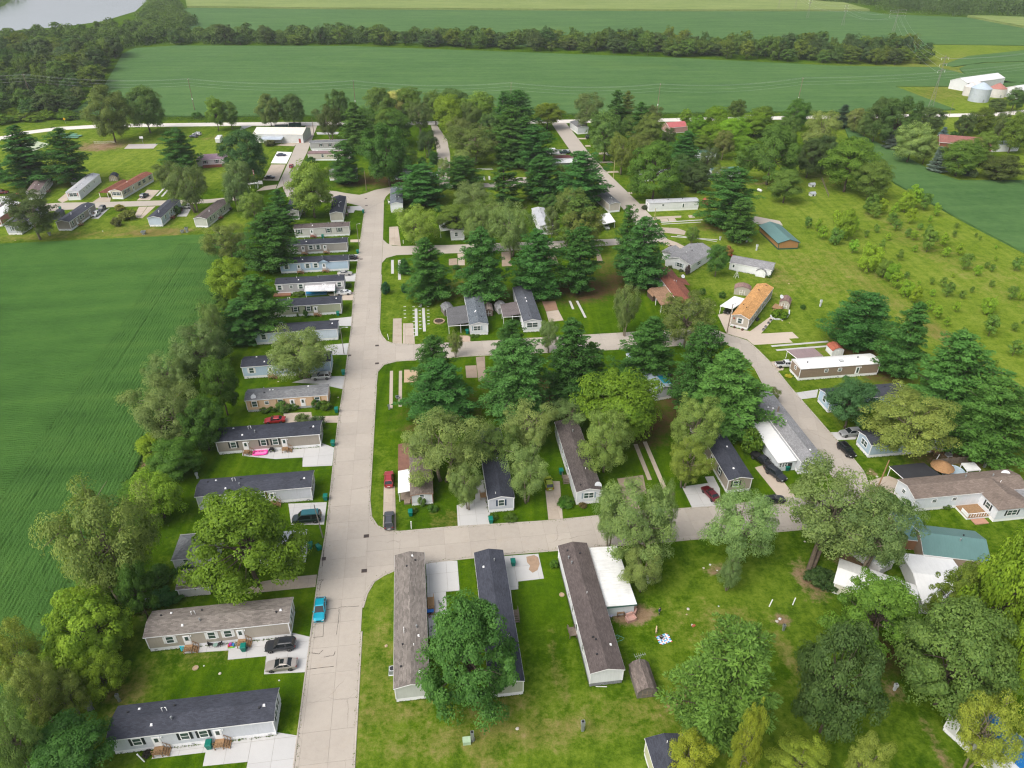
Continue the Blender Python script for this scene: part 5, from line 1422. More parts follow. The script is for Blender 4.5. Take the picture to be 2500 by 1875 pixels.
def pine_proto(H,R,zb=.12,levels=17,seed=0,leaf=.55,dens=1.0,sparse=0.0,sharp=.75):
 random.seed(100 + seed)
 mb = MB()
 adir,asym = random.uniform(0,6.28),random.uniform(.1,.3)
 mb.tube([(0,0,0),(.1,0,H * .4),(0,.08,H * .75),(0,0,H * .99)],[.36,.27,.14,.03],7)
 P,D,Nn,S,Bv = [],[],[],[],[]
 for l in range(levels):
  f = l / (levels - 1)
  zl = H * (zb + (1 - zb) * (f ** .93)) * .985
  rl = R * ((1 - f) ** sharp * .98 + .05) * random.uniform(.8,1.1)
  if f < .16: rl *= .68 + 2.0 * f
  nb = max(4,int(5 + 4 * (1 - f)))
  a0 = random.uniform(0,6.28)
  for b_ in range(nb):
   if random.random() < sparse: continue
   a = a0 + b_ * 6.283 / nb + random.uniform(-.3,.3)
   z = zl + random.uniform(-.55,.45) * H / levels
   ln = rl * random.uniform(.5,1.15) * (1 + asym * math.cos(a - adir))
   tilt = .04 + .42 * f + random.uniform(-.12,.18)
   d = np.array([math.cos(a),math.sin(a),0])
   side = np.array([-math.sin(a),math.cos(a),0])
   tip = d * ln + np.array([0,0,z + ln * tilt])
   limb(mb,(0,0,z),tip * np.array([.9,.9,1]),.09 * (1 - f) + .025,.02,n=2)
   k = max(2,int(ln / .72 * dens))
   for j in range(k):
    t = .28 + .72 * (j + random.random()) / k
    cpos = d * ln * t + np.array([0,0,z + ln * tilt * t ** 1.3])
    wdt = (.32 + .38 * math.sin(math.pi * min(1,t * .95))) * (.55 + .11 * ln)
    cpos = cpos + side * random.uniform(-1,1) * wdt * 1.1
    n_ = int(30 * random.uniform(.7,1.3))
    e = rdir(n_)
    e[:,2] = np.abs(e[:,2]) * .8 - .15
    P.append(cpos + e * wdt * np.array([1.1,1.1,.95]))
    dd_ = unit(e * .9 + d * .65 + np.array([0,0,.42]))
    D.append(dd_)
    Nn.append(rdir(n_) * .6 + np.array([0,0,.8]) + d * .28)
    S.append(rng.uniform(.7,1.3,n_) * leaf)
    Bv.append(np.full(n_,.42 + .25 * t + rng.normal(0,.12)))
 P = np.concatenate(P)
 me = leaf_mesh('crown',P,np.concatenate(Nn),np.concatenate(S),.36,np.concatenate(D),np.concatenate(Bv))
 me.materials.append(NEEDLE)
 return mb.mesh('trunk',True),me,float(P[:,2].max()),float(np.percentile(np.hypot(P[:,0],P[:,1]),95))
def bush_proto(seed,H=1.6,R=1.2,leaf=.22,n=26,per=70):
 random.seed(300 + seed)
 mb = MB()
 for i in range(5):
  limb(mb,(0,0,0),(random.uniform(-.5,.5) * R,random.uniform(-.5,.5) * R,H * .7),.035,.012,n=2)
 P,Nn,S = [],[],[]
 for i in range(n):
  e = rdir(1)[0]
  q = np.array([e[0] * R * .66,e[1] * R * .66,H * .5 + e[2] * H * .36])
  d = rdir(per)
  P.append(q + d * R * .36 * rng.uniform(.5,1.05,(per,1)) * np.array([1,1,.8]))
  Nn.append(d + rdir(per) * .6 + np.array([0,0,.4]))
  S.append(rng.uniform(.7,1.3,per) * leaf)
 me = leaf_mesh('foliage',np.concatenate(P),np.concatenate(Nn),np.concatenate(S),.6)
 me.materials.append(LEAF)
 return mb.mesh('stem'),me,H,R
random.seed(5)
PROTO = {
    'maple': [broad_proto(13,5.6,.9,24,10,.46,76,.64,(.17,.25)),broad_proto(12,5.6,.7,28,9,.46,76,.66,(.16,.24)),broad_proto(14,5.4,1.0,22,11,.46,72,.62,(.17,.26))],
    'silver': [broad_proto(14,5.6,.7,34,8,.44,80,.68,(.15,.22),top=1.15,pyr=True),broad_proto(13,5.6,.6,32,9,.44,78,.68,(.15,.22),pyr=True)],
    'elm': [broad_proto(12,5.8,1.6,20,9,.4,82,.66,(.14,.22),1.12,.3,2,.9,.48,dead=2),broad_proto(13,5.6,1.6,24,9,.4,76,.67,(.14,.21),1.15,.3,1,.9,.48,dead=1),
   broad_proto(11,6.0,1.6,17,11,.4,82,.66,(.14,.22),1.12,.3,3,.9,.48,dead=3),broad_proto(12,5.6,1.4,18,10,.4,80,.7,(.15,.22),1.2,.3,2,1.0,.48,dead=2)],
    'oak': [broad_proto(14,6.6,.6,34,9,.46,74,.7,(.14,.21)),broad_proto(13,6.4,.5,34,9,.46,72,.7,(.14,.21))],
    'shrub': [broad_proto(7,4.4,.3,22,9,.4,66,.64,(.15,.23),trunks=3,barkr=.14,up=.5),broad_proto(6.5,4.6,.3,24,8,.4,66,.66,(.14,.22),trunks=3,barkr=.14,up=.5)],
    'orch': [broad_proto(4.2,2.0,.7,11,5,.36,44,.6,(.2,.32),barkr=.09),broad_proto(3.8,2.1,.5,10,5,.36,46,.62,(.2,.32),barkr=.09),broad_proto(4.0,1.9,.3,12,5,.36,44,.58,(.2,.3),barkr=.08)],
    'pine': [pine_proto(17,5.4,.06,26,1,.46,1.35,.05,.58),pine_proto(16,5.6,.07,25,2,.46,1.35,.1,.48),pine_proto(18,5.2,.07,27,3,.46,1.35,.04,.66),pine_proto(17,5.6,.09,22,4,.5,1.3,.16,.52),pine_proto(15,5.6,.05,24,5,.46,1.35,.08,.42)],
    'spine': [pine_proto(16,5.0,.16,13,7,.6,1.2,sparse=.3,sharp=.6)],
    'spruce': [pine_proto(11,3.2,.03,18,9,leaf=.42,sharp=.95,dens=1.3)],
    'bush': [bush_proto(1),bush_proto(2)],
    'far': [broad_proto(13,6.0,.3,18,6,1.35,13,.68,(.2,.28),barkr=.2,rnd=.25),broad_proto(12,6.2,.3,16,6,1.35,14,.68,(.2,.3),barkr=.2,rnd=.25),broad_proto(15,5.6,.5,20,6,1.3,13,.66,(.18,.26),barkr=.2,rnd=.25)],
}
BARKS = {'pine': PINEBARK,'spine': PINEBARK,'spruce': PINEBARK,'elm': PALEBARK}
TINT = {'maple': (.052,.105,.012),'silver': (.042,.095,.026),'elm': (.105,.142,.048),'oak': (.037,.074,.02),'shrub': (.082,.135,.008),
        'orch': (.085,.155,.014),'pine': (.022,.066,.027),'spine': (.02,.058,.027),'spruce': (.05,.085,.075),'bush': (.04,.085,.013),'far': (.036,.074,.02)}
CATS = {'bush': 'bush','shrub': 'tree','orch': 'tree'}
NAMES = {'maple': 'maple_tree','silver': 'silver_maple_tree','elm': 'elm_tree','oak': 'oak_tree','shrub': 'shrubby_tree','orch': 'orchard_tree','pine': 'pine_tree','spine': 'pine_tree','spruce': 'spruce_tree','bush': 'bush','far': 'woodland_tree'}
TREES = []
GAIN = {'pine': 2.1,'spine': 1.9,'elm': 2.1,'far': 1.35,'orch': 2.1,'bush': 1.8}
def put_tree(kind,base,H,R,label,tint=None,group=None,var=None,jit=.11,name=None):
 pr = PROTO[kind]
 i = var if var is not None else random.randrange(len(pr))
 tr,cr_,h0,r0 = pr[i % len(pr)]
 o = tag(empty(name or NAMES[kind],base,random.uniform(0,6.28)),label,CATS.get(kind,'tree'),group)
 o.rotation_euler = (random.gauss(0,.025),random.gauss(0,.025),o.rotation_euler.z)
 o.scale = (R / r0,R / r0,H / h0)
 t = tint or TINT[kind]
 if t[0] > .6 * t[1] and kind in ('elm','shrub','maple','oak','far','orch') and t[0] < .2:
  t = (.45 * t[1] + .25 * t[0],t[1],t[2])
 if kind in ('pine','spine'):
  t = (t[0] * 1.08,t[1],min(t[2],.2 * t[1]))
 elif kind not in ('spruce','bush'):
  t = (t[0],t[1],min(t[2],.3 * t[1]))
 k = random.uniform(1 - jit,1 + jit)
 w = random.uniform(1 - jit,1 + jit)
 a = add('stem' if kind == 'bush' else 'trunk',tr,BARKS.get(kind,BARK),o)
 c = add('foliage' if kind == 'bush' else 'crown',cr_,None,o)
 k *= GAIN.get(kind,2.0)
 c.color = (t[0] * k * w * {'pine': .98,'elm': 1.12}.get(kind,1.04),t[1] * k,t[2] * k / w * 1.1,1)
 TREES.append((base.x,base.y,R))
 return o
def solve(k,x,top,low,w,tb=False,cone=False):
 o = SHEET[k]
 um,vt = px(k,x,top)
 vl = px(k,x,low)[1]
 wp = w / o[2]
 if cone:
  NAD = PH / 2 + FOC / math.tan(PITCH)
  vb = vl
  for _ in range(12):
   ub = PW / 2 + (um - PW / 2) * (NAD - vb) / (NAD - (vb + vt) / 2)
   base = ground(ub,vb)
   lo,hi = .3,45.0
   for _ in range(30):
    h = (lo + hi) / 2
    if project((base.x,base.y,h))[1] > vt: lo = h
    else: hi = h
   R = wp * project((base.x,base.y,h * .5))[2] / FOC / 2
   if tb: break
   vb = max(vt + 4,vb + (vl - project((base.x,base.y - R * .8,h * .12))[1]) * .8)
  return base,h,R
 hz = 4.0
 vm,ext = (vt + vl) / 2,(vl - vt) / 2
 for _ in range(14):
  c = ground(um,vm,hz * 1.06)
  d = project(c)[2]
  R = wp * d / FOC / 2
  dep = math.atan2(CAM_H - c.z,c.y)
  e = ext * d / FOC
  hz = math.sqrt(max((.45 * R) ** 2 * math.cos(dep) ** 2,e * e - (R * math.sin(dep)) ** 2)) / math.cos(dep)
 if tb: hz *= 1.0
 return Vector((c.x,c.y,0)),hz * 2.06,R
def tree(kind,k,x,top,low,w,label,tint=None,group=None,var=None,tb=False,name=None):
 base,h,R = solve(k,x,top,low,w * (1.2 if k in 'KP' else 1.08 if k in 'LM' else 1),tb,kind in ('pine','spine','spruce'))
 return put_tree(kind,base,h,R * 1.0,label,tint,group,var,name=name)
YEL = (.125,.16,.014)      # yellow-green mulberries
DEEP = (.03,.075,.013)
OLV = (.088,.118,.03)
GRY = (.095,.118,.058)
BRI = (.07,.14,.012)
for a in [
    ('elm','A',90,1180,1780,420,'pale feathery tree filling the lower left corner',OLV),
    ('elm','A',130,655,1150,330,'pale feathery tree at the left edge where the belt meets the field',(.12,.15,.03)),
    ('elm','A',250,900,1400,380,'tall olive tree in the belt above the lower left corner',OLV),
    ('maple','A',520,1255,1800,560,'dark bushy tree left of the lavender-grey home',DEEP),
    ('elm','A',480,960,1300,270,'light wispy crown in the belt left of the grassy gap',(.115,.15,.035)),
    ('shrub','A',610,400,960,560,'dense yellow-green tree in the belt beside the tan grey-brown roofed home',YEL),
    ('shrub','A',700,830,1180,330,'lower yellow-green thicket tree facing the tan home lawn',(.085,.125,.011)),
    ('elm','Q',225,1050,1325,235,'big pale feathery elm in the belt left of the small white garage',OLV),
    ('maple','A',960,200,620,260,'shadowy bush-like tree behind the mossy little shed',DEEP),
    ('shrub','E',270,1130,1580,430,'round bright yellow-green tree low in the belt',YEL),
    ('maple','E',430,870,1250,430,'dark green tree in the belt left of the pink pool home',(.042,.09,.012)),
    ('elm','E',370,390,1000,640,'large pale elm with bare twigs in the middle of the belt',GRY),
    ('maple','E',640,560,1010,360,'dark leafy tree on the inner side of the belt by the peach home',DEEP),
    ('elm','E',370,190,580,380,'grey-green elm at the field side of the belt, above the largest one',(.085,.11,.042)),
    ('maple','E',790,240,720,340,'deep green tree on the inner belt left of the light blue home',(.04,.085,.012)),
    ('elm','E',620,-70,420,500,'tall grey-green elm in the belt beside the pale blue-white home',(.075,.1,.035)),
    ('maple','I',120,1560,1800,230,'bushy tree in the belt below the large dark pine',DEEP),
    ('elm','I',90,1235,1680,270,'olive elm at the field edge of the belt, left of the dark pines',OLV),
    ('pine','I',450,1010,1560,480,'broad dark pine in the belt reaching over the olive home'),
    ('pine','I',350,1230,1640,380,'dark pine on the belt just below the broad pine',(.024,.068,.024)),
    ('maple','I',220,845,1270,380,'yellowish green maple at the field side of the upper belt',(.11,.14,.012)),
    ('elm','I',190,530,900,420,'pale olive elm at the top of the belt by the field corner',OLV),
    ('pine','I',570,430,960,480,'wide dark pine at the left end of the brown-roofed topmost home'),
    ('pine','I',690,230,620,280,'dark pointed pine left of the light green maple'),
    ('elm','I',430,255,560,280,'yellow-olive tree between the sage home and the dark pointed pine',(.095,.12,.02)),
    ('elm','I',270,90,420,270,'dull green tree above the sage home on the loop',(.06,.09,.03)),
    ('elm','P',400,920,1330,300,'feathery grey-green tree beside the flagpole',(.07,.1,.035)),
    ('maple','I',950,-20,475,430,'large light green maple between the two bends of the street',(.1,.165,.03)),
    ('elm','E',1430,-10,455,620,'spreading two-trunk elm in front of the light blue street home',(.085,.125,.045)),
    ('silver','Q',530,1035,1300,265,'bright green spreading tree in front of the small white garage',(.07,.115,.01)),
    ('silver','B',1555,415,1290,760,'big bluish-green maple between the two long foreground roofs',(.037,.1,.022)),
    ('pine','C',1680,670,1600,680,'large soft green pine right of the weathered barn shed',(.045,.1,.018)),
    ('elm','C',1400,1400,1800,340,'yellowish tree at the bottom edge over the olive home',(.15,.165,.02)),
    ('elm','D',60,1240,1800,220,'yellow-green tree at the bottom edge right of the soft green pine',(.14,.16,.02)),
    ('oak','D',720,660,1480,650,'big dark blue-green tree in the lower right',(.03,.062,.023)),
    ('silver','D',1000,225,880,640,'leafy green maple in front of the white metal sheds',(.055,.11,.015)),
    ('oak','D',1560,485,1330,760,'very large grey-green tree at the lower right',(.055,.105,.026)),
    ('shrub','D',1900,-10,900,520,'tall yellow-green tree at the right edge by the teal roof',(.11,.155,.012)),
    ('shrub','D',2000,560,1250,330,'yellow-green tree at the right edge below the taller one',(.105,.15,.013)),
    ('silver','D',1560,175,720,350,'mid-green tree growing against the teal shed roof',(.065,.11,.017)),
    ('elm','D',1760,1150,1720,440,'golden-green wispy tree over the blue tarp',(.15,.16,.025)),
    ('elm','D',440,1420,1850,460,'golden-green tree at the bottom edge below the dark tree',(.15,.165,.02)),
    ('elm','D',900,1440,1850,300,'thin golden-green tree at the bottom edge with bare twigs',(.14,.15,.03)),
    ('elm','W',690,580,1340,640,'grey-green elm right of the white metal lean-to',(.095,.135,.05)),
    ('elm','W',740,1090,1510,380,'low grey-green elm foliage beside the white metal lean-to',(.085,.125,.045)),
    ('elm','W',470,630,1130,300,'grey-green elm leaning over the cross street by the brown-roofed white home',(.09,.13,.045)),
    ('elm','W',870,580,1130,260,'thin elm reaching over the cross street from the white lean-to lawn',(.085,.12,.04)),
    ('elm','W',1545,640,1330,640,'grey-green elm with hanging bare twigs on the open lawn',(.1,.145,.05)),
    ('elm','W',1430,1210,1480,210,'small low elm regrowth below the bare twigs on the open lawn',(.09,.13,.045)),
    ('elm','Q',1895,1060,1255,170,'grey-green elm close to the projecting white bay home',(.08,.11,.038)),
    ('elm','G',430,680,1200,440,'elm with pale trunk standing over the grey-black roofed home',(.085,.13,.03)),
    ('elm','G',150,560,850,380,'grey-green elm at the far end of the grey-black roof',(.085,.13,.04)),
    ('maple','G',530,305,960,690,'large bright green maple in the middle of the near block',(.056,.108,.01)),
    ('elm','G',1150,555,1080,440,'tall yellowish-green elm left of the tan black-shuttered home',(.09,.135,.03)),
    ('elm','G',1080,900,1330,400,'lower yellowish-green elm over the new drive with the dark red car',(.095,.142,.026)),
    ('elm','F',920,655,1320,720,'big feathery elm over the old white trailer',(.09,.128,.04)),
    ('elm','F',1130,1110,1490,290,'low hanging elm limb-tree over the new drive by the navy-shuttered home',(.09,.128,.04)),
    ('elm','F',1330,760,1160,440,'olive elm behind the navy-shuttered home',(.075,.115,.025)),
    ('elm','F',1650,580,1010,480,'pale elm between the feathery one and the bright maple',(.1,.13,.05)),
    ('elm','F',1610,930,1440,400,'elm hanging over the lime green car',(.09,.128,.04)),
    ('bush','G',1610,810,1020,210,'round green bush beside the white metal addition',(.05,.105,.013)),
    ('elm','G',1785,475,615,145,'small round tree at the end of the long grey roof',(.07,.1,.03)),
    ('pine','F',870,45,560,340,'dark pine by the middle cross street, nearest the main street'),
    ('pine','F',900,270,790,540,'wide dark pine in front of the one by the middle cross street'),
    ('pine','F',1490,-70,330,280,'narrow pine top behind the giant green pine'),
    ('pine','F',1500,85,780,580,'giant green pine with bare lower boughs in the near block',(.033,.085,.02),None,1),
    ('pine','G',130,-70,620,480,'dark green pine right of the giant pine',(.022,.064,.024)),
    ('pine','G',300,120,560,260,'blue-green pine behind the bright green maple',(.024,.062,.034)),
    ('pine','G',790,-80,470,460,'blue-green pine hiding the blue and white trailer'),
    ('pine','G',1180,-20,700,440,'tall pine on the left of the pair by the right-hand street'),
    ('pine','G',1400,160,860,640,'massive layered pine beside the right-hand street',(.032,.085,.022)),
    ('elm','O',660,790,1300,520,'olive elm with dark trunk below the red-brown roof',(.075,.1,.025)),
    ('elm','O',110,720,1180,260,'olive elm left of the red-brown roofed home',(.08,.105,.03)),
    ('elm','N',1620,1040,1330,210,'thin elm by the middle cross street',(.08,.11,.035)),
    ('elm','N',780,1140,1370,150,'slender elm beside the pine at the grey carport',(.085,.12,.04)),
    ('pine','N',540,300,850,410,'dark pine nearest the main street in the middle block'),
    ('pine','N',1040,190,870,440,'tall dark pine just behind the blue-grey roofed home',(.022,.066,.022)),
    ('pine','N',1480,215,830,490,'broad dark pine behind the slate-roofed home'),
    ('pine','N',1900,200,800,410,'dark pine right of the broad one in the middle block'),
    ('elm','N',430,15,380,440,'yellow-green elm at the corner of the upper cross street',(.11,.15,.025)),
    ('elm','N',1000,-10,440,400,'olive elm beside the hidden white home',(.085,.12,.03)),
    ('elm','N',1290,-20,470,440,'pale olive elm above the broad dark pine',(.095,.128,.035)),
    ('pine','N',1880,-70,420,400,'pine with pale tips above the upper cross street',(.04,.08,.024)),
    ('elm','N',1650,20,330,170,'brownish thin elm beside the mostly hidden white trailer',(.1,.1,.05)),
    ('bush','N',150,690,800,95,'young conifer bush on the lawn by the main street',(.018,.06,.02)),
    ('bush','N',322,715,790,65,'smaller young conifer bush right of its twin',(.018,.06,.02)),
    ('bush','N',790,540,580,80,'low bush at the old concrete pad',DEEP),
    ('pine','N',320,480,620,130,'low pine branch-tree at the runner strips',(.018,.06,.025)),
    ('pine','O',110,5,600,260,'dark pine left of the tall pine by the curved drive'),
    ('pine','O',240,105,740,430,'tall dark pine by the curved drive in the upper right block',(.026,.072,.024)),
    ('elm','O',700,190,355,150,'small young tree on the lawn above the white double-wide',(.06,.11,.02)),
    ('maple','O',930,355,645,215,'compact dark green tree beside the white double-wide',(.04,.09,.016)),
    ('bush','O',512,360,404,58,'dark purple shrub by the curved drive',(.05,.03,.035)),
    ('bush','O',1010,365,460,125,'reddish-brown shrub behind the compact tree',(.15,.1,.035)),
    ('bush','O',790,748,808,66,'round dark shrub on the lawn by the red-brown home',DEEP),
    ('bush','O',972,778,838,72,'round dark shrub nearest the white carport',DEEP),
    ('bush','O',1700,893,942,54,'lone round shrub right of the barn shed',DEEP),
    ('bush','O',662,540,625,55,'purple-grey shrub at the corner of the white double-wide',(.06,.05,.05)),
    ('bush','O',1490,935,1025,160,'broad clipped hedge bush by the curved garden wall',(.05,.11,.008)),
    ('pine','S',780,790,1320,560,'dark pine standing clear behind the bright white trailer',(.024,.07,.024)),
    ('pine','S',1175,875,1540,440,'dark pine right of the bright white trailer',(.022,.066,.022)),
    ('pine','S',1600,1160,2000,780,'huge pine above the blue homes at right',(.028,.078,.022)),
    ('pine','H',1900,415,1110,640,'huge dark pine at the right edge beside the blue home',(.026,.072,.026),None,1),
    ('maple','H',760,400,840,420,'dark leafy tree between the two blue homes',(.03,.07,.022)),
    ('elm','H',1240,480,1100,760,'large pale olive elm over the blue home',(.095,.125,.03)),
]:
 tree(*a)
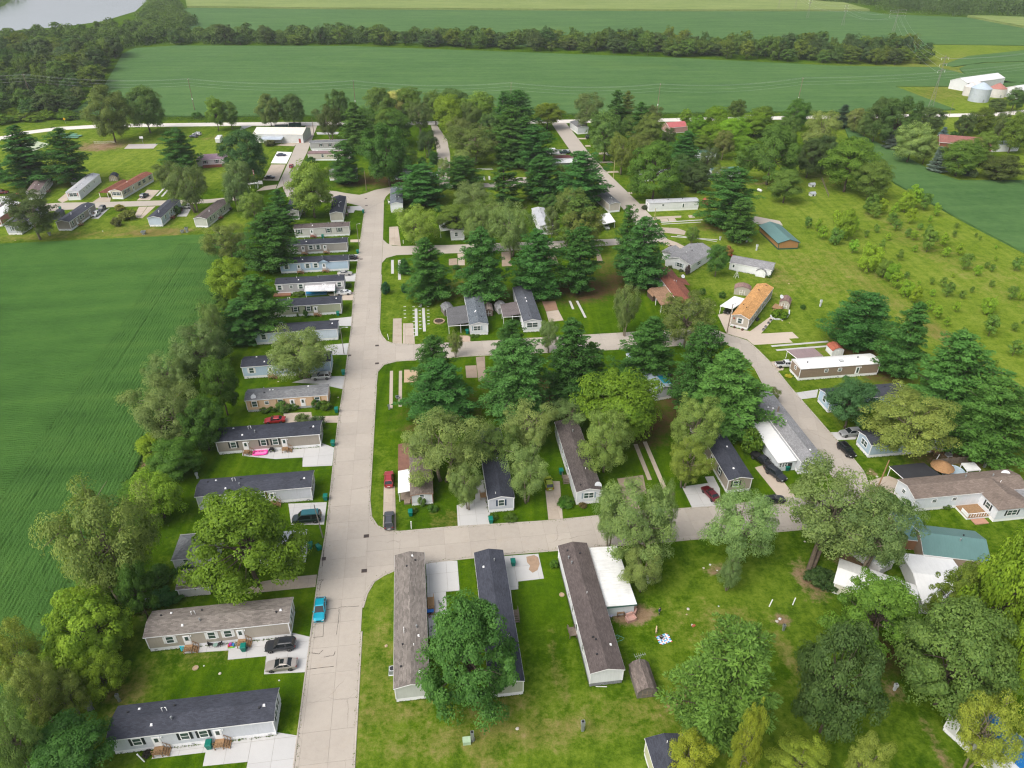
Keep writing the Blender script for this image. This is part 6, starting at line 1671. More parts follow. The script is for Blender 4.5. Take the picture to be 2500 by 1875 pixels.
for a in [
    ('pine','J',230,420,985,480,'tall dark pine at the far left of the common lawn'),
    ('pine','J',650,440,985,400,'tall dark pine behind the all-white home'),
    ('pine','J',1730,440,850,350,'dark pine beside the purple-roofed summer house'),
    ('pine','J',-30,690,960,130,'pine cut by the left edge'),
    ('oak','J',1030,45,560,440,'big olive tree left of the pair by the gravel road',(.065,.09,.024)),
    ('oak','J',1390,55,470,380,'rounded green tree right of the pair by the gravel road',(.06,.095,.02)),
    ('maple','P',120,190,555,200,'yellow-topped tree by the gravel road near the camper',(.085,.125,.016)),
    ('maple','P',290,240,540,190,'green tree beside the yellow-topped one',(.055,.095,.02)),
    ('oak','P',750,150,520,270,'olive tree behind the workshop, left of two',(.065,.09,.026)),
    ('oak','P',1030,155,505,260,'dark tree behind the workshop, right of two',(.035,.07,.024)),
    ('oak','P',450,575,1170,470,'dense dark tree left of the workshop',(.026,.062,.018)),
    ('elm','J',1640,780,1080,340,'rounded dull tree left of the dark pine on the common',(.05,.08,.022)),
    ('elm','J',1830,800,1250,430,'grey-green tree with visible trunk by the loop drive',(.07,.1,.034)),
    ('elm','J',300,1050,1520,500,'dark lone tree at the field edge by the loop homes',(.036,.062,.022)),
    ('bush','J',1150,1180,1240,110,'tan-green shrub on the overgrown lot',(.12,.13,.03)),
    ('bush','J',1230,1230,1330,190,'weedy overgrown shrub in the vacant loop lot',(.08,.1,.022)),
    ('bush','J',1120,1300,1390,120,'low weeds at the vacant loop lot',(.08,.095,.03)),
    ('bush','J',1700,1190,1270,100,'green bush beside the pale blue loop home',(.04,.08,.018)),
    ('bush','J',1900,290,345,110,'dark bush at the field edge below a utility pole',DEEP),
    ('oak','P',1580,105,505,270,'dark tree at the top of the street by the field',(.04,.08,.018)),
    ('elm','P',1460,285,670,290,'blue-grey tree beside the top street',(.036,.062,.03)),
    ('pine','P',1760,230,800,330,'bluish pine in the upper centre clump',(.03,.07,.035)),
    ('pine','P',1650,690,1180,300,'dark pine right of the cream trailer'),
    ('maple','K',110,60,420,260,'yellow-tipped tree behind the silvery one',(.07,.105,.02)),
    ('elm','K',260,90,380,220,'silvery dead-looking tree in the upper centre',(.24,.25,.22)),
    ('maple','K',390,60,380,260,'green tree right of the silvery tree',(.06,.1,.016)),
    ('oak','K',180,270,620,420,'green tree behind the big dark maple',(.038,.085,.015)),
    ('oak','K',180,425,990,440,'big dark maple above the slate-roofed white home',(.03,.075,.013)),
    ('elm','K',490,190,490,220,'grey-green tree left of the upper lane',(.055,.078,.032)),
    ('elm','K',560,470,720,200,'dark thin tree beside the upper lane',(.03,.055,.022)),
    ('maple','K',760,130,520,270,'yellow-green tree right of the upper lane',(.095,.14,.014)),
    ('oak','K',820,80,400,330,'dark olive tree behind the yellow-green one',(.045,.078,.018)),
    ('maple','K',1080,105,470,320,'bright maple in the upper centre',(.08,.13,.018)),
    ('elm','K',880,350,600,220,'grey tree below the yellow-green one',(.075,.095,.035)),
    ('elm','K',1010,415,790,480,'broad olive elm right of the upper lane',(.075,.1,.024)),
    ('pine','K',1430,75,520,330,'tall dark pine at the field edge, upper centre'),
    ('pine','K',1280,90,560,220,'slim pine left of the tall dark pine'),
    ('pine','K',1350,230,780,360,'dark pine in front of the tall ones, upper centre',(.026,.068,.026)),
    ('pine','K',1600,420,840,330,'dark pine beside the maroon-roofed home'),
    ('maple','K',1725,205,445,265,'round yellow-green tree alone by the gravel road',(.075,.115,.014)),
    ('bush','K',1735,480,530,65,'small dark bush near the round tree',DEEP),
    ('pine','K',520,795,1210,430,'dark pine right of the slate-roofed white home'),
    ('pine','K',900,720,1030,310,'dark pine at the upper lane junction'),
    ('elm','K',720,735,960,120,'pale thin tree on the upper lane',(.13,.15,.075)),
    ('elm','K',900,660,850,180,'pale grey tree behind the junction pine',(.13,.145,.08)),
    ('spine','K',1310,765,1190,320,'open-boughed pine alone on the middle green'),
    ('pine','K',1650,715,1140,330,'dark pine left of the right-hand street, middle green'),
    ('pine','K',2050,665,1210,430,'big dark pine against the right-hand street',(.024,.07,.022)),
    ('elm','K',1000,960,1270,360,'twiggy olive elm below the junction pine',(.085,.105,.04)),
    ('maple','K',1740,1080,1260,170,'small leafy tree below the middle green pine',(.04,.08,.016)),
    ('maple','K',1870,800,1090,170,'leafy tree between the two middle green pines',(.045,.085,.018)),
    ('bush','K',690,1190,1245,110,'dark hedge bush near the yellow-green corner elm',DEEP),
    ('bush','K',510,725,790,80,'dark bush left of the upper lane',DEEP),
    ('pine','K',625,670,790,100,'small dark conifer by the upper lane'),
    ('maple','K',640,90,400,200,'leafy tree over the top of the upper lane',(.06,.1,.018)),
    ('elm','K',960,200,520,240,'olive tree between the yellow-green and the bright maple',(.06,.09,.022)),
    ('oak','K',1180,300,640,260,'dark leafy tree left of the front pines, upper centre',(.042,.08,.02)),
    ('pine','K',1480,330,800,300,'dark pine filling the gap beside the maroon-roofed home',(.024,.066,.02)),
    ('elm','K',1960,1020,1330,260,'olive elm below the big dark pine',(.07,.1,.024)),
    ('elm','K',2060,1180,1640,380,'feathery tree above the upper cross street at right',(.075,.105,.024)),
    ('maple','K',840,1180,1480,330,'leafy tree right of the yellow-green corner elm',(.065,.11,.018)),
    ('elm','K',1150,1130,1420,360,'olive elm on the middle green edge',(.075,.11,.026)),
    ('elm','K',300,620,900,330,'dark leafy tree under the big dark maple',(.036,.075,.016)),
    ('maple','P',1900,300,700,260,'leafy tree behind the bluish pine',(.05,.095,.016)),
    ('maple','P',2100,330,760,260,'light leafy tree right of the bluish pine',(.062,.11,.018)),
    ('maple','L',560,330,560,240,'green tree behind the olive one by the right-hand street',(.055,.095,.018)),
    ('elm','L',640,500,760,280,'dull green tree above the huge maple',(.06,.09,.024)),
    ('oak','L',1050,700,960,260,'dark leafy tree right of the huge maple',(.04,.075,.018)),
    ('maple','L',1230,520,720,230,'green tree below the bushy thicket edge',(.055,.1,.016)),
    ('maple','L',1830,240,470,260,'leafy tree behind the very large maple, by the road',(.055,.1,.014)),
    ('oak','L',2060,330,640,260,'dark green tree right of the very large maple',(.045,.085,.018)),
    ('oak','M',420,860,1180,260,'dark understory tree at the tip of the bean wedge',(.04,.07,.02)),
    ('elm','L',120,115,470,320,'olive trees in two plumes by the gravel road',(.065,.088,.03)),
    ('pine','L',410,75,480,200,'spiky dark pine by the gravel road',(.02,.058,.025)),
    ('pine','L',520,85,450,180,'brownish pine next to the spiky one',(.055,.075,.03)),
    ('maple','L',310,285,745,350,'light green maple beside the right-hand street',(.065,.115,.024)),
    ('pine','L',640,195,560,220,'dark pine behind the light green maple'),
    ('maple','L',740,320,690,270,'yellow-green leafy tree left of the red-roofed house',(.075,.115,.028)),
    ('elm','L',770,230,420,170,'grey tree by the gravel road above the red roof',(.055,.075,.028)),
    ('pine','L',1080,470,850,310,'dark pine below the red-roofed house',(.022,.064,.024)),
    ('elm','L',920,440,640,150,'dull tree against the red roof',(.05,.072,.024)),
    ('elm','L',470,500,880,320,'olive tree right of the light green maple',(.07,.1,.02)),
    ('silver','L',790,575,1130,560,'huge green maple above the long white trailer',(.045,.095,.014),None,None,0),
    ('oak','L',1200,780,1060,300,'dark tree behind the huge maple',(.034,.06,.02)),
    ('elm','L',1310,620,900,210,'thin dark tree by the little teal-roofed shed',(.05,.07,.03)),
    ('elm','L',1400,800,980,160,'pale green tree against the white teal-roofed cottage',(.08,.12,.03)),
    ('pine','L',1530,825,1400,490,'large dark pine right of the tiny red playhouse',(.024,.068,.026)),
    ('pine','L',1610,1120,1540,290,'smaller dark pine below the large one',(.026,.07,.022)),
    ('elm','L',1450,475,745,190,'brownish olive tree in the upper right',(.11,.105,.03)),
    ('maple','L',1200,330,560,200,'bright bushy tree at the left end of the upper right thicket',BRI),
    ('maple','L',1380,240,520,260,'bright green tree in the upper right thicket, left of the dark one',BRI),
    ('maple','L',1540,345,620,340,'bright yellow-green tree in the middle of the upper right thicket',(.078,.15,.01)),
    ('oak','L',1580,175,350,180,'dark tree rising from the upper right thicket',(.045,.085,.018)),
    ('maple','L',1760,290,520,300,'leafy tree right of the yellow-green thicket tree',(.06,.115,.012)),
    ('maple','L',1330,420,660,260,'bushy green tree at the lawn edge of the thicket',(.06,.125,.01)),
    ('maple','L',1670,530,740,240,'green tree behind the very large maple',(.06,.12,.012)),
    ('silver','L',1920,415,980,580,'very large spreading maple in the upper right',(.05,.098,.016)),
    ('maple','L',2055,845,1160,300,'rounded green tree in front of the very large maple',(.06,.11,.02)),
    ('maple','L',1085,265,430,110,'small round tree with bare trunk by the gravel road',(.075,.14,.015),None,None,True),
    ('oak','M',165,525,790,240,'dark rounded tree at the field by a utility pole',(.04,.09,.014)),
    ('elm','M',390,635,1010,340,'pale grey-green tree right of the dark rounded one',(.1,.13,.045)),
    ('oak','M',290,880,1220,300,'shadowed tree below the pale one',(.032,.058,.022)),
    ('maple','M',650,885,1350,470,'big green maple at the tip of the bean wedge',(.055,.11,.015)),
    ('maple','M',850,1075,1420,360,'green maple at the head of the orchard',(.06,.11,.022)),
    ('spruce','M',590,575,770,160,'dark spruce at the left end of the farm windbreak',(.03,.055,.03)),
    ('maple','M',700,610,820,180,'rust-tinged tree in the farm windbreak',(.115,.1,.03)),
    ('maple','M',790,650,860,170,'yellowish tree beside the rust-tinged one',(.09,.1,.025)),
    ('oak','M',900,520,900,260,'tall tree in the farm windbreak, left half',(.04,.075,.02)),
    ('oak','M',1080,515,940,380,'largest tree of the farm windbreak',(.036,.074,.018)),
    ('oak','M',1360,600,820,270,'dark tree right of the windbreak by the road',(.045,.068,.02)),
    ('maple','M',1210,735,1090,310,'pale willow-green tree beside the farmhouse',(.115,.155,.05)),
    ('maple','M',1340,845,1100,190,'smaller pale willow-green tree in front of the farmhouse',(.11,.15,.045)),
    ('spruce','M',1040,800,970,130,'blue spruce under the windbreak',(.05,.08,.07)),
    ('spruce','M',1485,775,890,95,'blue spruce behind the farmhouse',(.07,.11,.11)),
    ('spruce','M',1440,950,1170,150,'blue spruce in front of the farmhouse',(.06,.1,.09)),
    ('maple','M',1650,890,1210,370,'broad green tree right of the farmhouse',(.055,.1,.015)),
    ('oak','M',2010,1025,1260,380,'dark hedge-like tree at the far right above the bean wedge',(.045,.068,.018)),
    ('oak','M',1690,660,850,180,'dark fruit tree on the farm lawn',(.045,.065,.018)),
    ('maple','M',1850,605,830,220,'green tree on the farm lawn by the road',(.05,.085,.014)),
    ('oak','M',1975,520,630,150,'low tree below the rusty-roofed bin',(.055,.08,.022)),
    ('maple','M',2135,430,620,180,'green tree in front of the second barn',(.045,.085,.02)),
    ('maple','M',1870,815,1040,200,'light green tree by the white farm shed',(.075,.12,.02)),
    ('maple','M',2140,640,990,240,'tall green tree at the right edge by the farm',(.055,.1,.014)),
    ('elm','M',2010,640,920,170,'slim dark tree left of the tall right-edge tree',(.045,.075,.025)),
    ('spruce','M',1720,1080,1210,120,'dark spruce by the bean wedge',(.04,.07,.045)),
    ('bush','M',1760,1160,1225,75,'pale bush at the edge of the bean wedge',(.11,.15,.06)),
    ('bush','M',1590,810,860,80,'dark shrub behind the farmhouse',DEEP),
    ('bush','P',760,680,755,120,'dark shrub under the workshop lean-to',(.06,.075,.03)),
    ('bush','P',1240,885,940,110,'hedge bush by the cream trailer',DEEP),
    ('bush','P',1600,1110,1185,150,'dark hedge in front of the small cream cottage',DEEP),
]:
 k_,s_,x_,t_,l_,w_,lab = a[:7]
 tree(k_,s_,x_,t_,l_,w_,lab,a[7] if len(a) > 7 else None,None,None,bool(len(a) > 10 and a[10] is True) or (s_ == 'J' and k_ in ('pine','oak')))
base,h,R = solve('Q',1800,990,1215,250)
o = put_tree('elm',base,h,R,'large elm with leaning forked trunk by the right end of the cross street',(.088,.13,.046),var=0)
foot = pt('D',515,258) - base
foot = Vector((foot.x * math.cos(-o.rotation_euler.z) - foot.y * math.sin(-o.rotation_euler.z),foot.x * math.sin(-o.rotation_euler.z) + foot.y * math.cos(-o.rotation_euler.z),0))
foot = Vector((foot.x / o.scale[0],foot.y / o.scale[1],0))
mb = MB()
top_ = Vector((0,0,6))
for dx in (-.5,.5):
 mb.tube([foot + Vector((dx * .6,0,0)),foot.lerp(top_,.3) + Vector((dx,0,.8)),foot.lerp(top_,.65) + Vector((dx * 1.6,0,.6)),top_ + Vector((dx * 3,0,1))],[.3,.24,.18,.1],7)
mb.build('trunk',BARK,o)
_bl = gp((45,1830),(150,1560),(240,1400),(305,1270),(368,1130),(425,1000),(478,880),(525,760),(565,640))
for i in range(46):
 f = (i + random.uniform(-.3,.3)) / 46 * (len(_bl) - 1)
 f = min(max(f,0),len(_bl) - 1.001)
 q = _bl[int(f)].lerp(_bl[int(f) + 1],f % 1) + ET * random.uniform(-1.5,4.5)
 put_tree('shrub',q,random.uniform(2.6,5.2),random.uniform(2.2,3.6),'low leafy shrub closing the gaps of the tree belt by the near bean field',random.choice([(.05,.105,.012),(.065,.125,.012),(.09,.15,.012),(.045,.09,.012)]),'belt shrubs',name='belt_shrub')
for k_,x_,y_,R_,H_,t_,lab in [
    ('E',1150,680,1.4,1.1,None,'low weedy shrub at the left corner of the peach home'),('E',1215,672,1.3,1.2,None,'weedy shrub between corner and palm-like plant at the peach home'),
    ('E',1305,675,1.9,2.6,(.055,.11,.025),'large spiky green plant in front of the peach home'),('E',1390,660,1.2,1.6,None,'shrub left of the peach home steps'),
    ('E',1570,650,1.5,2.3,None,'leafy shrub right of the peach home steps'),('E',1640,655,1.7,2.0,(.05,.1,.012),'leafy shrub at the street corner of the peach home'),
    ('E',1460,760,1.9,1.7,(.06,.09,.03),'grey-green bush behind the black roof by the street'),('E',1590,800,2.1,2.6,(.038,.066,.028),'dark round bush at the street end of the black roof'),
    ('F',760,1440,1.0,2.1,(.06,.12,.03),'young sapling in front of the old white trailer'),('F',850,1480,1.2,1.0,None,'bush at the right corner of the old white trailer'),('F',700,1490,.8,1.0,None,'weeds by the old white trailer steps'),
    ('F',1340,1545,1.1,.8,None,'weeds at the left of the navy-shuttered gable'),('F',1480,1550,1.5,.9,None,'weeds under the navy-shuttered gable'),('F',1925,1440,1.8,1.3,(.04,.1,.012),'green bush at the foot of the deck steps'),
    ('G',110,1430,1.7,1.5,(.045,.1,.012),'bush at the left corner of the satellite-dish home'),('G',240,1450,.9,.9,(.09,.07,.025),'reddish bush under the satellite-dish home window'),
    ('C',440,245,.9,1.6,(.05,.11,.014),'climbing bush on the left wall of the brown-roofed white home'),('H',1190,1470,1.8,2.0,(.025,.055,.014),'dark bush at the left corner of the white bay home'),('H',1050,1385,1.8,.9,None,'low bush by the leaning pole'),
    ('H',1520,1460,1.0,1.1,None,'small bush by the white bay home deck'),('H',250,395,1.0,.4,(.2,.2,.02),'yellow flowers at the corner of the bright white trailer'),
    ('I',910,1380,.8,2.4,(.04,.09,.02),'sapling by the olive home door'),('I',840,1370,.6,1.2,None,'small sapling in front of the olive home'),('I',740,1370,.6,1.0,None,'tiny sapling at the left of the olive home'),('I',1300,1110,1.0,1.6,(.06,.1,.03),'bush at the street end of the awning home'),
    ('I',850,1180,2.2,1.0,(.05,.09,.02),'low green bed left of the blue tarp'),('A',1150,480,2.6,1.7,(.03,.085,.022),'broad vine-covered thicket left of the mossy shed'),('A',1240,470,1.6,1.2,(.03,.085,.018),'vine thicket touching the mossy shed'),('A',1290,300,2.0,1.3,(.035,.09,.014),'vine thicket below the small white garage'),
    ('A',1040,1570,.7,.6,(.02,.02,.018),'dark twiggy shrub beside the lower wooden steps'),('A',1110,330,2.8,1.9,(.035,.085,.016),'weedy thicket behind the mossy shed'),('A',960,520,2.4,1.6,(.04,.09,.012),'weedy thicket at the belt edge by the vent post'),
    ('L',690,1230,1.6,1.8,(.05,.06,.03),'dark bush at the street end of the long white trailer'),('O',505,568,.9,.9,(.06,.09,.03),'small shrub at the left wall of the white double-wide'),('O',600,600,.9,.8,(.06,.09,.03),'small shrub under the double-wide window'),
    ('O',1390,655,1.0,.8,None,'low shrub right of the white barn shed'),('D',610,360,3.0,2.2,(.025,.055,.016),'dark understory bush below the leaning elm'),('N',950,1180,1.6,.5,None,'flower bed shrub in front of the blue-grey roofed home'),('W',2120,1400,2.2,2.0,(.03,.06,.018),'dark understory bush right of the leaning trunk')]:
 put_tree('bush',pt(k_,x_,y_),H_,R_,lab,t_)
ORCH = [(275,165,90),(365,190,90),(410,260,100),(530,120,100),(620,190,220),(520,290,130),(700,190,100),(890,215,65),(795,265,60),(680,380,110),(840,490,220),(940,360,75),(995,290,60),
        (1100,460,85),(1235,400,55),(960,580,150),(1040,620,150),(1080,690,130),(1160,640,60),(1160,760,130),(1250,820,130),(1370,920,90),(1440,970,110),(1525,1060,75),(1610,925,80),(1385,690,55),
        (1490,700,80),(1540,770,120),(1390,800,60),(1270,710,40),(1660,810,70),(880,60,120),(1030,130,95),(1070,190,90),(1050,60,110),(1200,110,120),(1170,260,70),(1230,280,80),(1280,200,55),(1360,240,90),
        (1370,330,180),(1500,320,100),(1420,290,80),(1520,430,80),(1590,265,55),(1610,190,45),(1370,130,50),(1780,275,35),(1815,300,35),(1640,410,90),(1690,520,130),(1800,600,85),(1880,545,55),(1930,575,60),
        (2150,540,110),(1960,485,40),(1930,715,60),(2110,800,110),(2190,830,70),(1745,765,50),(1905,920,140),(1930,1100,170),(2130,1100,75),(1670,1170,100),(2140,1300,130),(1955,1430,60),(2200,1060,30),(1575,640,35),
        (1240,-60,170),(1160,-20,160),(1330,-20,130),(1440,50,95),(840,10,150),(940,20,120),(1960,385,30)]
for i,(x_,y_,w_) in enumerate(ORCH):
 kk = 'orch' if w_ < 125 else random.choice(['orch','shrub'])
 big = w_ >= 95
 tree(kk,'S',x_,y_ - w_ * .68,y_ + w_ * .5,w_ * .95,'broad bushy young tree in the orchard rows on the right meadow' if big else 'small young tree in the orchard rows on the right meadow',
         (.1 * random.uniform(.85,1.15),.165,.013) if random.random() < .55 else (.062,.115,.018),'larger orchard trees' if big else 'small orchard trees',name='orchard_tree')
def in_poly(p,poly):
 x,y = p
 c = False
 for i in range(len(poly)):
  x1,y1 = poly[i]
  x2,y2 = poly[i - 1]
  if (y1 > y) != (y2 > y) and x < (x2 - x1) * (y - y1) / (y2 - y1) + x1: c = not c
 return c
def wood(poly_px,space,Hm,label,group,tints,rmul=1.0,limit=9999,name=None):
 pl = [(p.x,p.y) for p in (ground(*q) for q in poly_px)]
 x0,x1 = min(p[0] for p in pl),max(p[0] for p in pl)
 y0,y1 = min(p[1] for p in pl),max(p[1] for p in pl)
 out = []
 y = y0
 r_ = 0
 while y < y1:
  x = x0 + (r_ % 2) * space / 2
  while x < x1:
   q = (x + random.uniform(-.33,.33) * space,y + random.uniform(-.33,.33) * space)
   u_ = project((q[0],q[1],8))
   if in_poly(q,pl) and -60 < u_[0] < 2560 and u_[1] > -25: out.append(q)
   x += space
  y += space * .87
  r_ += 1
 out.sort(key=lambda q: q[1])
 for i,q in enumerate(out[:limit]):
  t = random.choice(tints)
  R = space * random.uniform(.42,.86) * rmul
  put_tree('far',Vector((q[0],q[1],0)),Hm * random.uniform(.6,1.3),R,label,t,group,jit=.14,name=name)
 return [(q,space * rmul,Hm * .78) for q in out[limit:]]
def mass(name,label,spots,tint):
 P,Nn,S,Bv = [],[],[],[]
 for q,sp_,Hm in spots:
  Ht,R = Hm * random.uniform(.6,1.3),sp_ * random.uniform(.42,.82)
  tb = .5 + random.uniform(-.28,.28)
  d0 = rdir(13)
  d0[:,2] = np.abs(d0[:,2])
  cc = np.array([q[0],q[1],Ht * .42]) + d0 * np.array([R * .62,R * .62,Ht * .42])
  for c_ in cc:
   e = rdir(26)
   e[:,2] = np.where(rng.random(26) < .7,np.abs(e[:,2]),e[:,2])
   P.append(c_ + e * R * .42 * np.array([1,1,.8]))
   Nn.append(e + rdir(26) * .5 + np.array([0,0,.3]))
   S.append(rng.uniform(.8,1.5,26) * 1.5)
   Bv.append(np.full(26,tb))
  k = 60
  a_ = rng.random(k) * 6.28
  P.append(np.stack([q[0] + np.cos(a_) * R * .9,q[1] + np.sin(a_) * R * .9,rng.random(k) * Ht * .5],-1))
  Nn.append(np.stack([np.cos(a_),np.sin(a_),np.full(k,.3)],-1))
  S.append(np.full(k,1.8))
  Bv.append(np.full(k,tb))
 me = leaf_mesh(name,np.concatenate(P),np.concatenate(Nn),np.concatenate(S),.75,bright=np.concatenate(Bv))
 me.materials.append(LEAF)
 o = add(name,me)
 o.color = tint + (1,)
 return tag(o,label,'wood',kind='stuff')
FT = [(.046,.09,.02),(.056,.104,.018),(.066,.115,.02),(.074,.125,.018),(.055,.088,.028),(.045,.082,.026)]
rest = wood([(-150,300),(190,281),(235,226),(275,165),(298,127),(335,112),(425,106),(430,90),(345,74),(180,88),(60,95),(-200,104)],15,15,'leafy tree in the dense wood between the river and the bean field','river wood trees',FT,.85,120)
rest += wood([(330,70),(425,100),(470,60),(425,15),(410,-40),(385,-40),(378,10),(352,45)],17,12,'','',FT,1.1,0)
mass('river_wood','far part of the river wood reaching up the bank at the upper left',rest,(.075,.135,.026))
rest = wood([(425,110),(850,110),(1250,122),(1650,139),(2050,158),(2262,160),(2255,132),(2050,125),(1650,115),(1250,100),(850,90),(425,92)],13.5,14,'tree in the front of the long dark row dividing the two bean fields','long row trees',FT + [(.1,.13,.02)],.88,170)
mass('tree_row_back','back part of the long tree row dividing the two bean fields',rest,(.075,.132,.03))
wood([(-60,310),(40,302),(190,291),(200,283),(100,281),(-60,288)],7,4.5,'bright scrub tree on the bank above the gravel road at left','roadside scrub',[(.1,.175,.018),(.085,.15,.014)],1.0,name='scrub_tree')
mass('distant_wood','distant wood at the upper right edge of the view',wood([(1960,2),(2130,14),(2170,33),(2360,40),(2420,41),(2700,58),(2700,-30),(1960,-30)],26,16,'','',FT,1.1,0),(.07,.125,.034))
mass('far_bank_wood','wood on the far river bank in the top left corner',wood([(-60,28),(20,12),(60,-20),(-60,-30)],30,14,'','',FT,1.1,0),(.075,.132,.03))
def weeds(name,label,pts_list,n,hmin,hmax,leaf,tint,spread):
 P,Nn,S = [],[],[]
 for a,b_ in pts_list:
  k = max(3,int(n * (b_ - a).length))
  t = rng.random(k)[:,None]
  base = np.array(a)[None] * (1 - t) + np.array(b_)[None] * t
  d = np.array((b_ - a).normalized())
  side = np.array([-d[1],d[0],0])
  off = rng.normal(0,1,(k,1)) * spread
  hh = rng.uniform(hmin,hmax,k)
  base = base + side * off
  base[:,2] = hh * rng.random(k)
  P.append(base)
  Nn.append(rdir(k) * .7 + np.array([0,-.2,.8]))
  S.append(rng.uniform(.6,1.4,k) * leaf)
 me = leaf_mesh(name,np.concatenate(P),np.concatenate(Nn),np.concatenate(S),.5)
 me.materials.append(LEAF)
 o = add(name,me)
 o.color = tint + (1,)
 tag(o,label,'weeds',kind='stuff')
 return o
weeds('roadside_weeds','tall rough weeds between the gravel road and the bean field',[(a,b_) for a,b_ in zip(gp((190,290),(460,292),(900,290),(1350,287),(1700,283)),gp((460,292),(900,290),(1350,287),(1700,283),(2060,278)))],26,.5,2.6,.7,(.055,.11,.02),3.5)
weeds('belt_undergrowth','dark undergrowth below the tree belt at the field edge',[(a,b_) for a,b_ in zip(gp((60,1800),(250,1420),(380,1130),(480,840)),gp((250,1420),(380,1130),(480,840),(560,610)))],60,.3,2.2,.45,(.038,.085,.012),3.2)
fr = []
for line in (mainL,mainR[:3],gp((917.5,944),(901,1222)),gp((930.5,671),(925,803)),cs1N,cs1S,cs2N,cs2S,r2R):
 fr += list(zip(line,line[1:]))
P,D_,S,Nn = [],[],[],[]
for a,b_ in fr:
 k = int((b_ - a).length * 5)
 if k < 1: continue
 t = rng.random(k)[:,None]
 q = np.array(a)[None] * (1 - t) + np.array(b_)[None] * t
 d = np.array((b_ - a).normalized())
 side = np.array([-d[1],d[0],0])
 q = q + side * rng.normal(0,.16,(k,1)) * (1 + (wob(q[:,0],q[:,1],.5,2)[:,None]) ** 2)
 q[:,2] = .09
 P.append(q)
 D_.append(rdir(k) * .5 + np.array([0,0,.8]))
 Nn.append(rdir(k) * np.array([1,1,.4]) + np.array([0,0,.5]))
 S.append(rng.uniform(.1,.28,k))
for o in [o for o in C.objects if o.get('category') in ('mobile home','house','garage','shed') and not o.parent]:
 sk_ = [c for c in o.children if c.name.startswith('skirting') and c.type == 'MESH']
 if not sk_: continue
 xs = [v.co.x for v in sk_[0].data.vertices]
 ys = [v.co.y for v in sk_[0].data.vertices]
 L_,W_ = max(xs),max(ys)
 if o.location.y > 260: continue
 ca,sa = math.cos(o.rotation_euler.z),math.sin(o.rotation_euler.z)
 for (xa,ya,xb,yb) in ((0,-.1,L_,-.1),(0,W_ + .1,L_,W_ + .1),(-.1,0,-.1,W_),(L_ + .1,0,L_ + .1,W_)):
  k = int(math.hypot(xb - xa,yb - ya) * 10)
  t = rng.random(k)
  lx,ly = xa + (xb - xa) * t + rng.normal(0,.07,k),ya + (yb - ya) * t + rng.normal(0,.07,k)
  q = np.stack([o.location.x + lx * ca - ly * sa,o.location.y + lx * sa + ly * ca,np.full(k,.1)],-1)
  P.append(q)
  D_.append(rdir(k) * .4 + np.array([0,0,.9]))
  Nn.append(rdir(k) * np.array([1,1,.3]) + np.array([0,0,.3]))
  S.append(rng.uniform(.15,.42,k))
me = leaf_mesh('grass_fringe',np.concatenate(P),np.concatenate(Nn),np.concatenate(S),.5,np.concatenate(D_))
me.materials.append(LEAF)
o = add('grass_fringe',me)
o.color = (.075,.135,.012,1)
tag(o,'ragged grass tufts along the kerbs and home walls','grass',kind='stuff')
# ================================================================== VEHICLES
def paint(name,col,rough=.28,metal=0.25):
 if name in MATS: return MATS[name]
 m,n,b = nodes_of(name)
 b.inputs['Base Color'].default_value = (*col,1)
 b.inputs['Roughness'].default_value = rough
 b.inputs['Metallic'].default_value = metal
 b.inputs['Coat Weight'].default_value = .5
 b.inputs['Coat Roughness'].default_value = .08
 MATS[name] = m
 return m
LAMP_R = mat('tail_lamp',(.25,.01,.01),.25,.05)
LAMP_W = mat('head_lamp',(.6,.62,.62),.15,.05,spec=.6)
TRIMB = mat('black_plastic',(.02,.02,.02),.6,.1)
CARS = {
    'sedan': dict(l=4.75,w=1.82,clr=.2,deck=[(0,.62),(.08,.92),(.9,1.0),(1.3,1.0),(3.3,.96),(4.3,.8),(4.7,.66),(4.75,.5)],cab=(.75,1.35,2.55,3.35,1.42),wx=(.95,3.75),wr=.33),
    'hatch': dict(l=4.1,w=1.74,clr=.2,deck=[(0,.6),(.05,.95),(.4,1.0),(2.8,.98),(3.7,.82),(4.06,.68),(4.1,.5)],cab=(.1,.65,2.05,2.95,1.48),wx=(.75,3.25),wr=.32),
    'suv': dict(l=4.75,w=1.9,clr=.27,deck=[(0,.65),(.06,1.05),(.5,1.1),(3.1,1.08),(4.3,.98),(4.68,.8),(4.75,.55)],cab=(.12,.5,2.6,3.35,1.75),wx=(.95,3.8),wr=.37,rack=True),
    'van': dict(l=5.5,w=2.0,clr=.3,deck=[(0,.65),(.05,1.15),(.5,1.2),(4.1,1.18),(5.1,1.05),(5.42,.85),(5.5,.55)],cab=(.06,.2,3.7,4.45,2.1),wx=(1.1,4.5),wr=.38),
    'minivan': dict(l=5.0,w=1.96,clr=.22,deck=[(0,.62),(.05,1.05),(.5,1.08),(3.6,1.04),(4.55,.9),(4.93,.74),(5.0,.5)],cab=(.08,.35,2.9,3.9,1.76),wx=(.95,3.95),wr=.35,rack=True),
    'pickup': dict(l=5.6,w=1.95,clr=.34,deck=[(0,.7),(.04,1.08),(2.1,1.1),(2.15,1.12),(4.0,1.1),(5.2,1.06),(5.52,.9),(5.6,.6)],cab=(2.1,2.3,3.45,4.1,1.78),wx=(1.05,4.55),wr=.4,bed=True),
}
def section(hw,zb,zt):
 return [(hw * .86,zb),(hw * .98,zb + (zt - zb) * .22),(hw,zb + (zt - zb) * .55),(hw * .975,zb + (zt - zb) * .85),(hw * .9,zt),(hw * .55,zt + .03)]
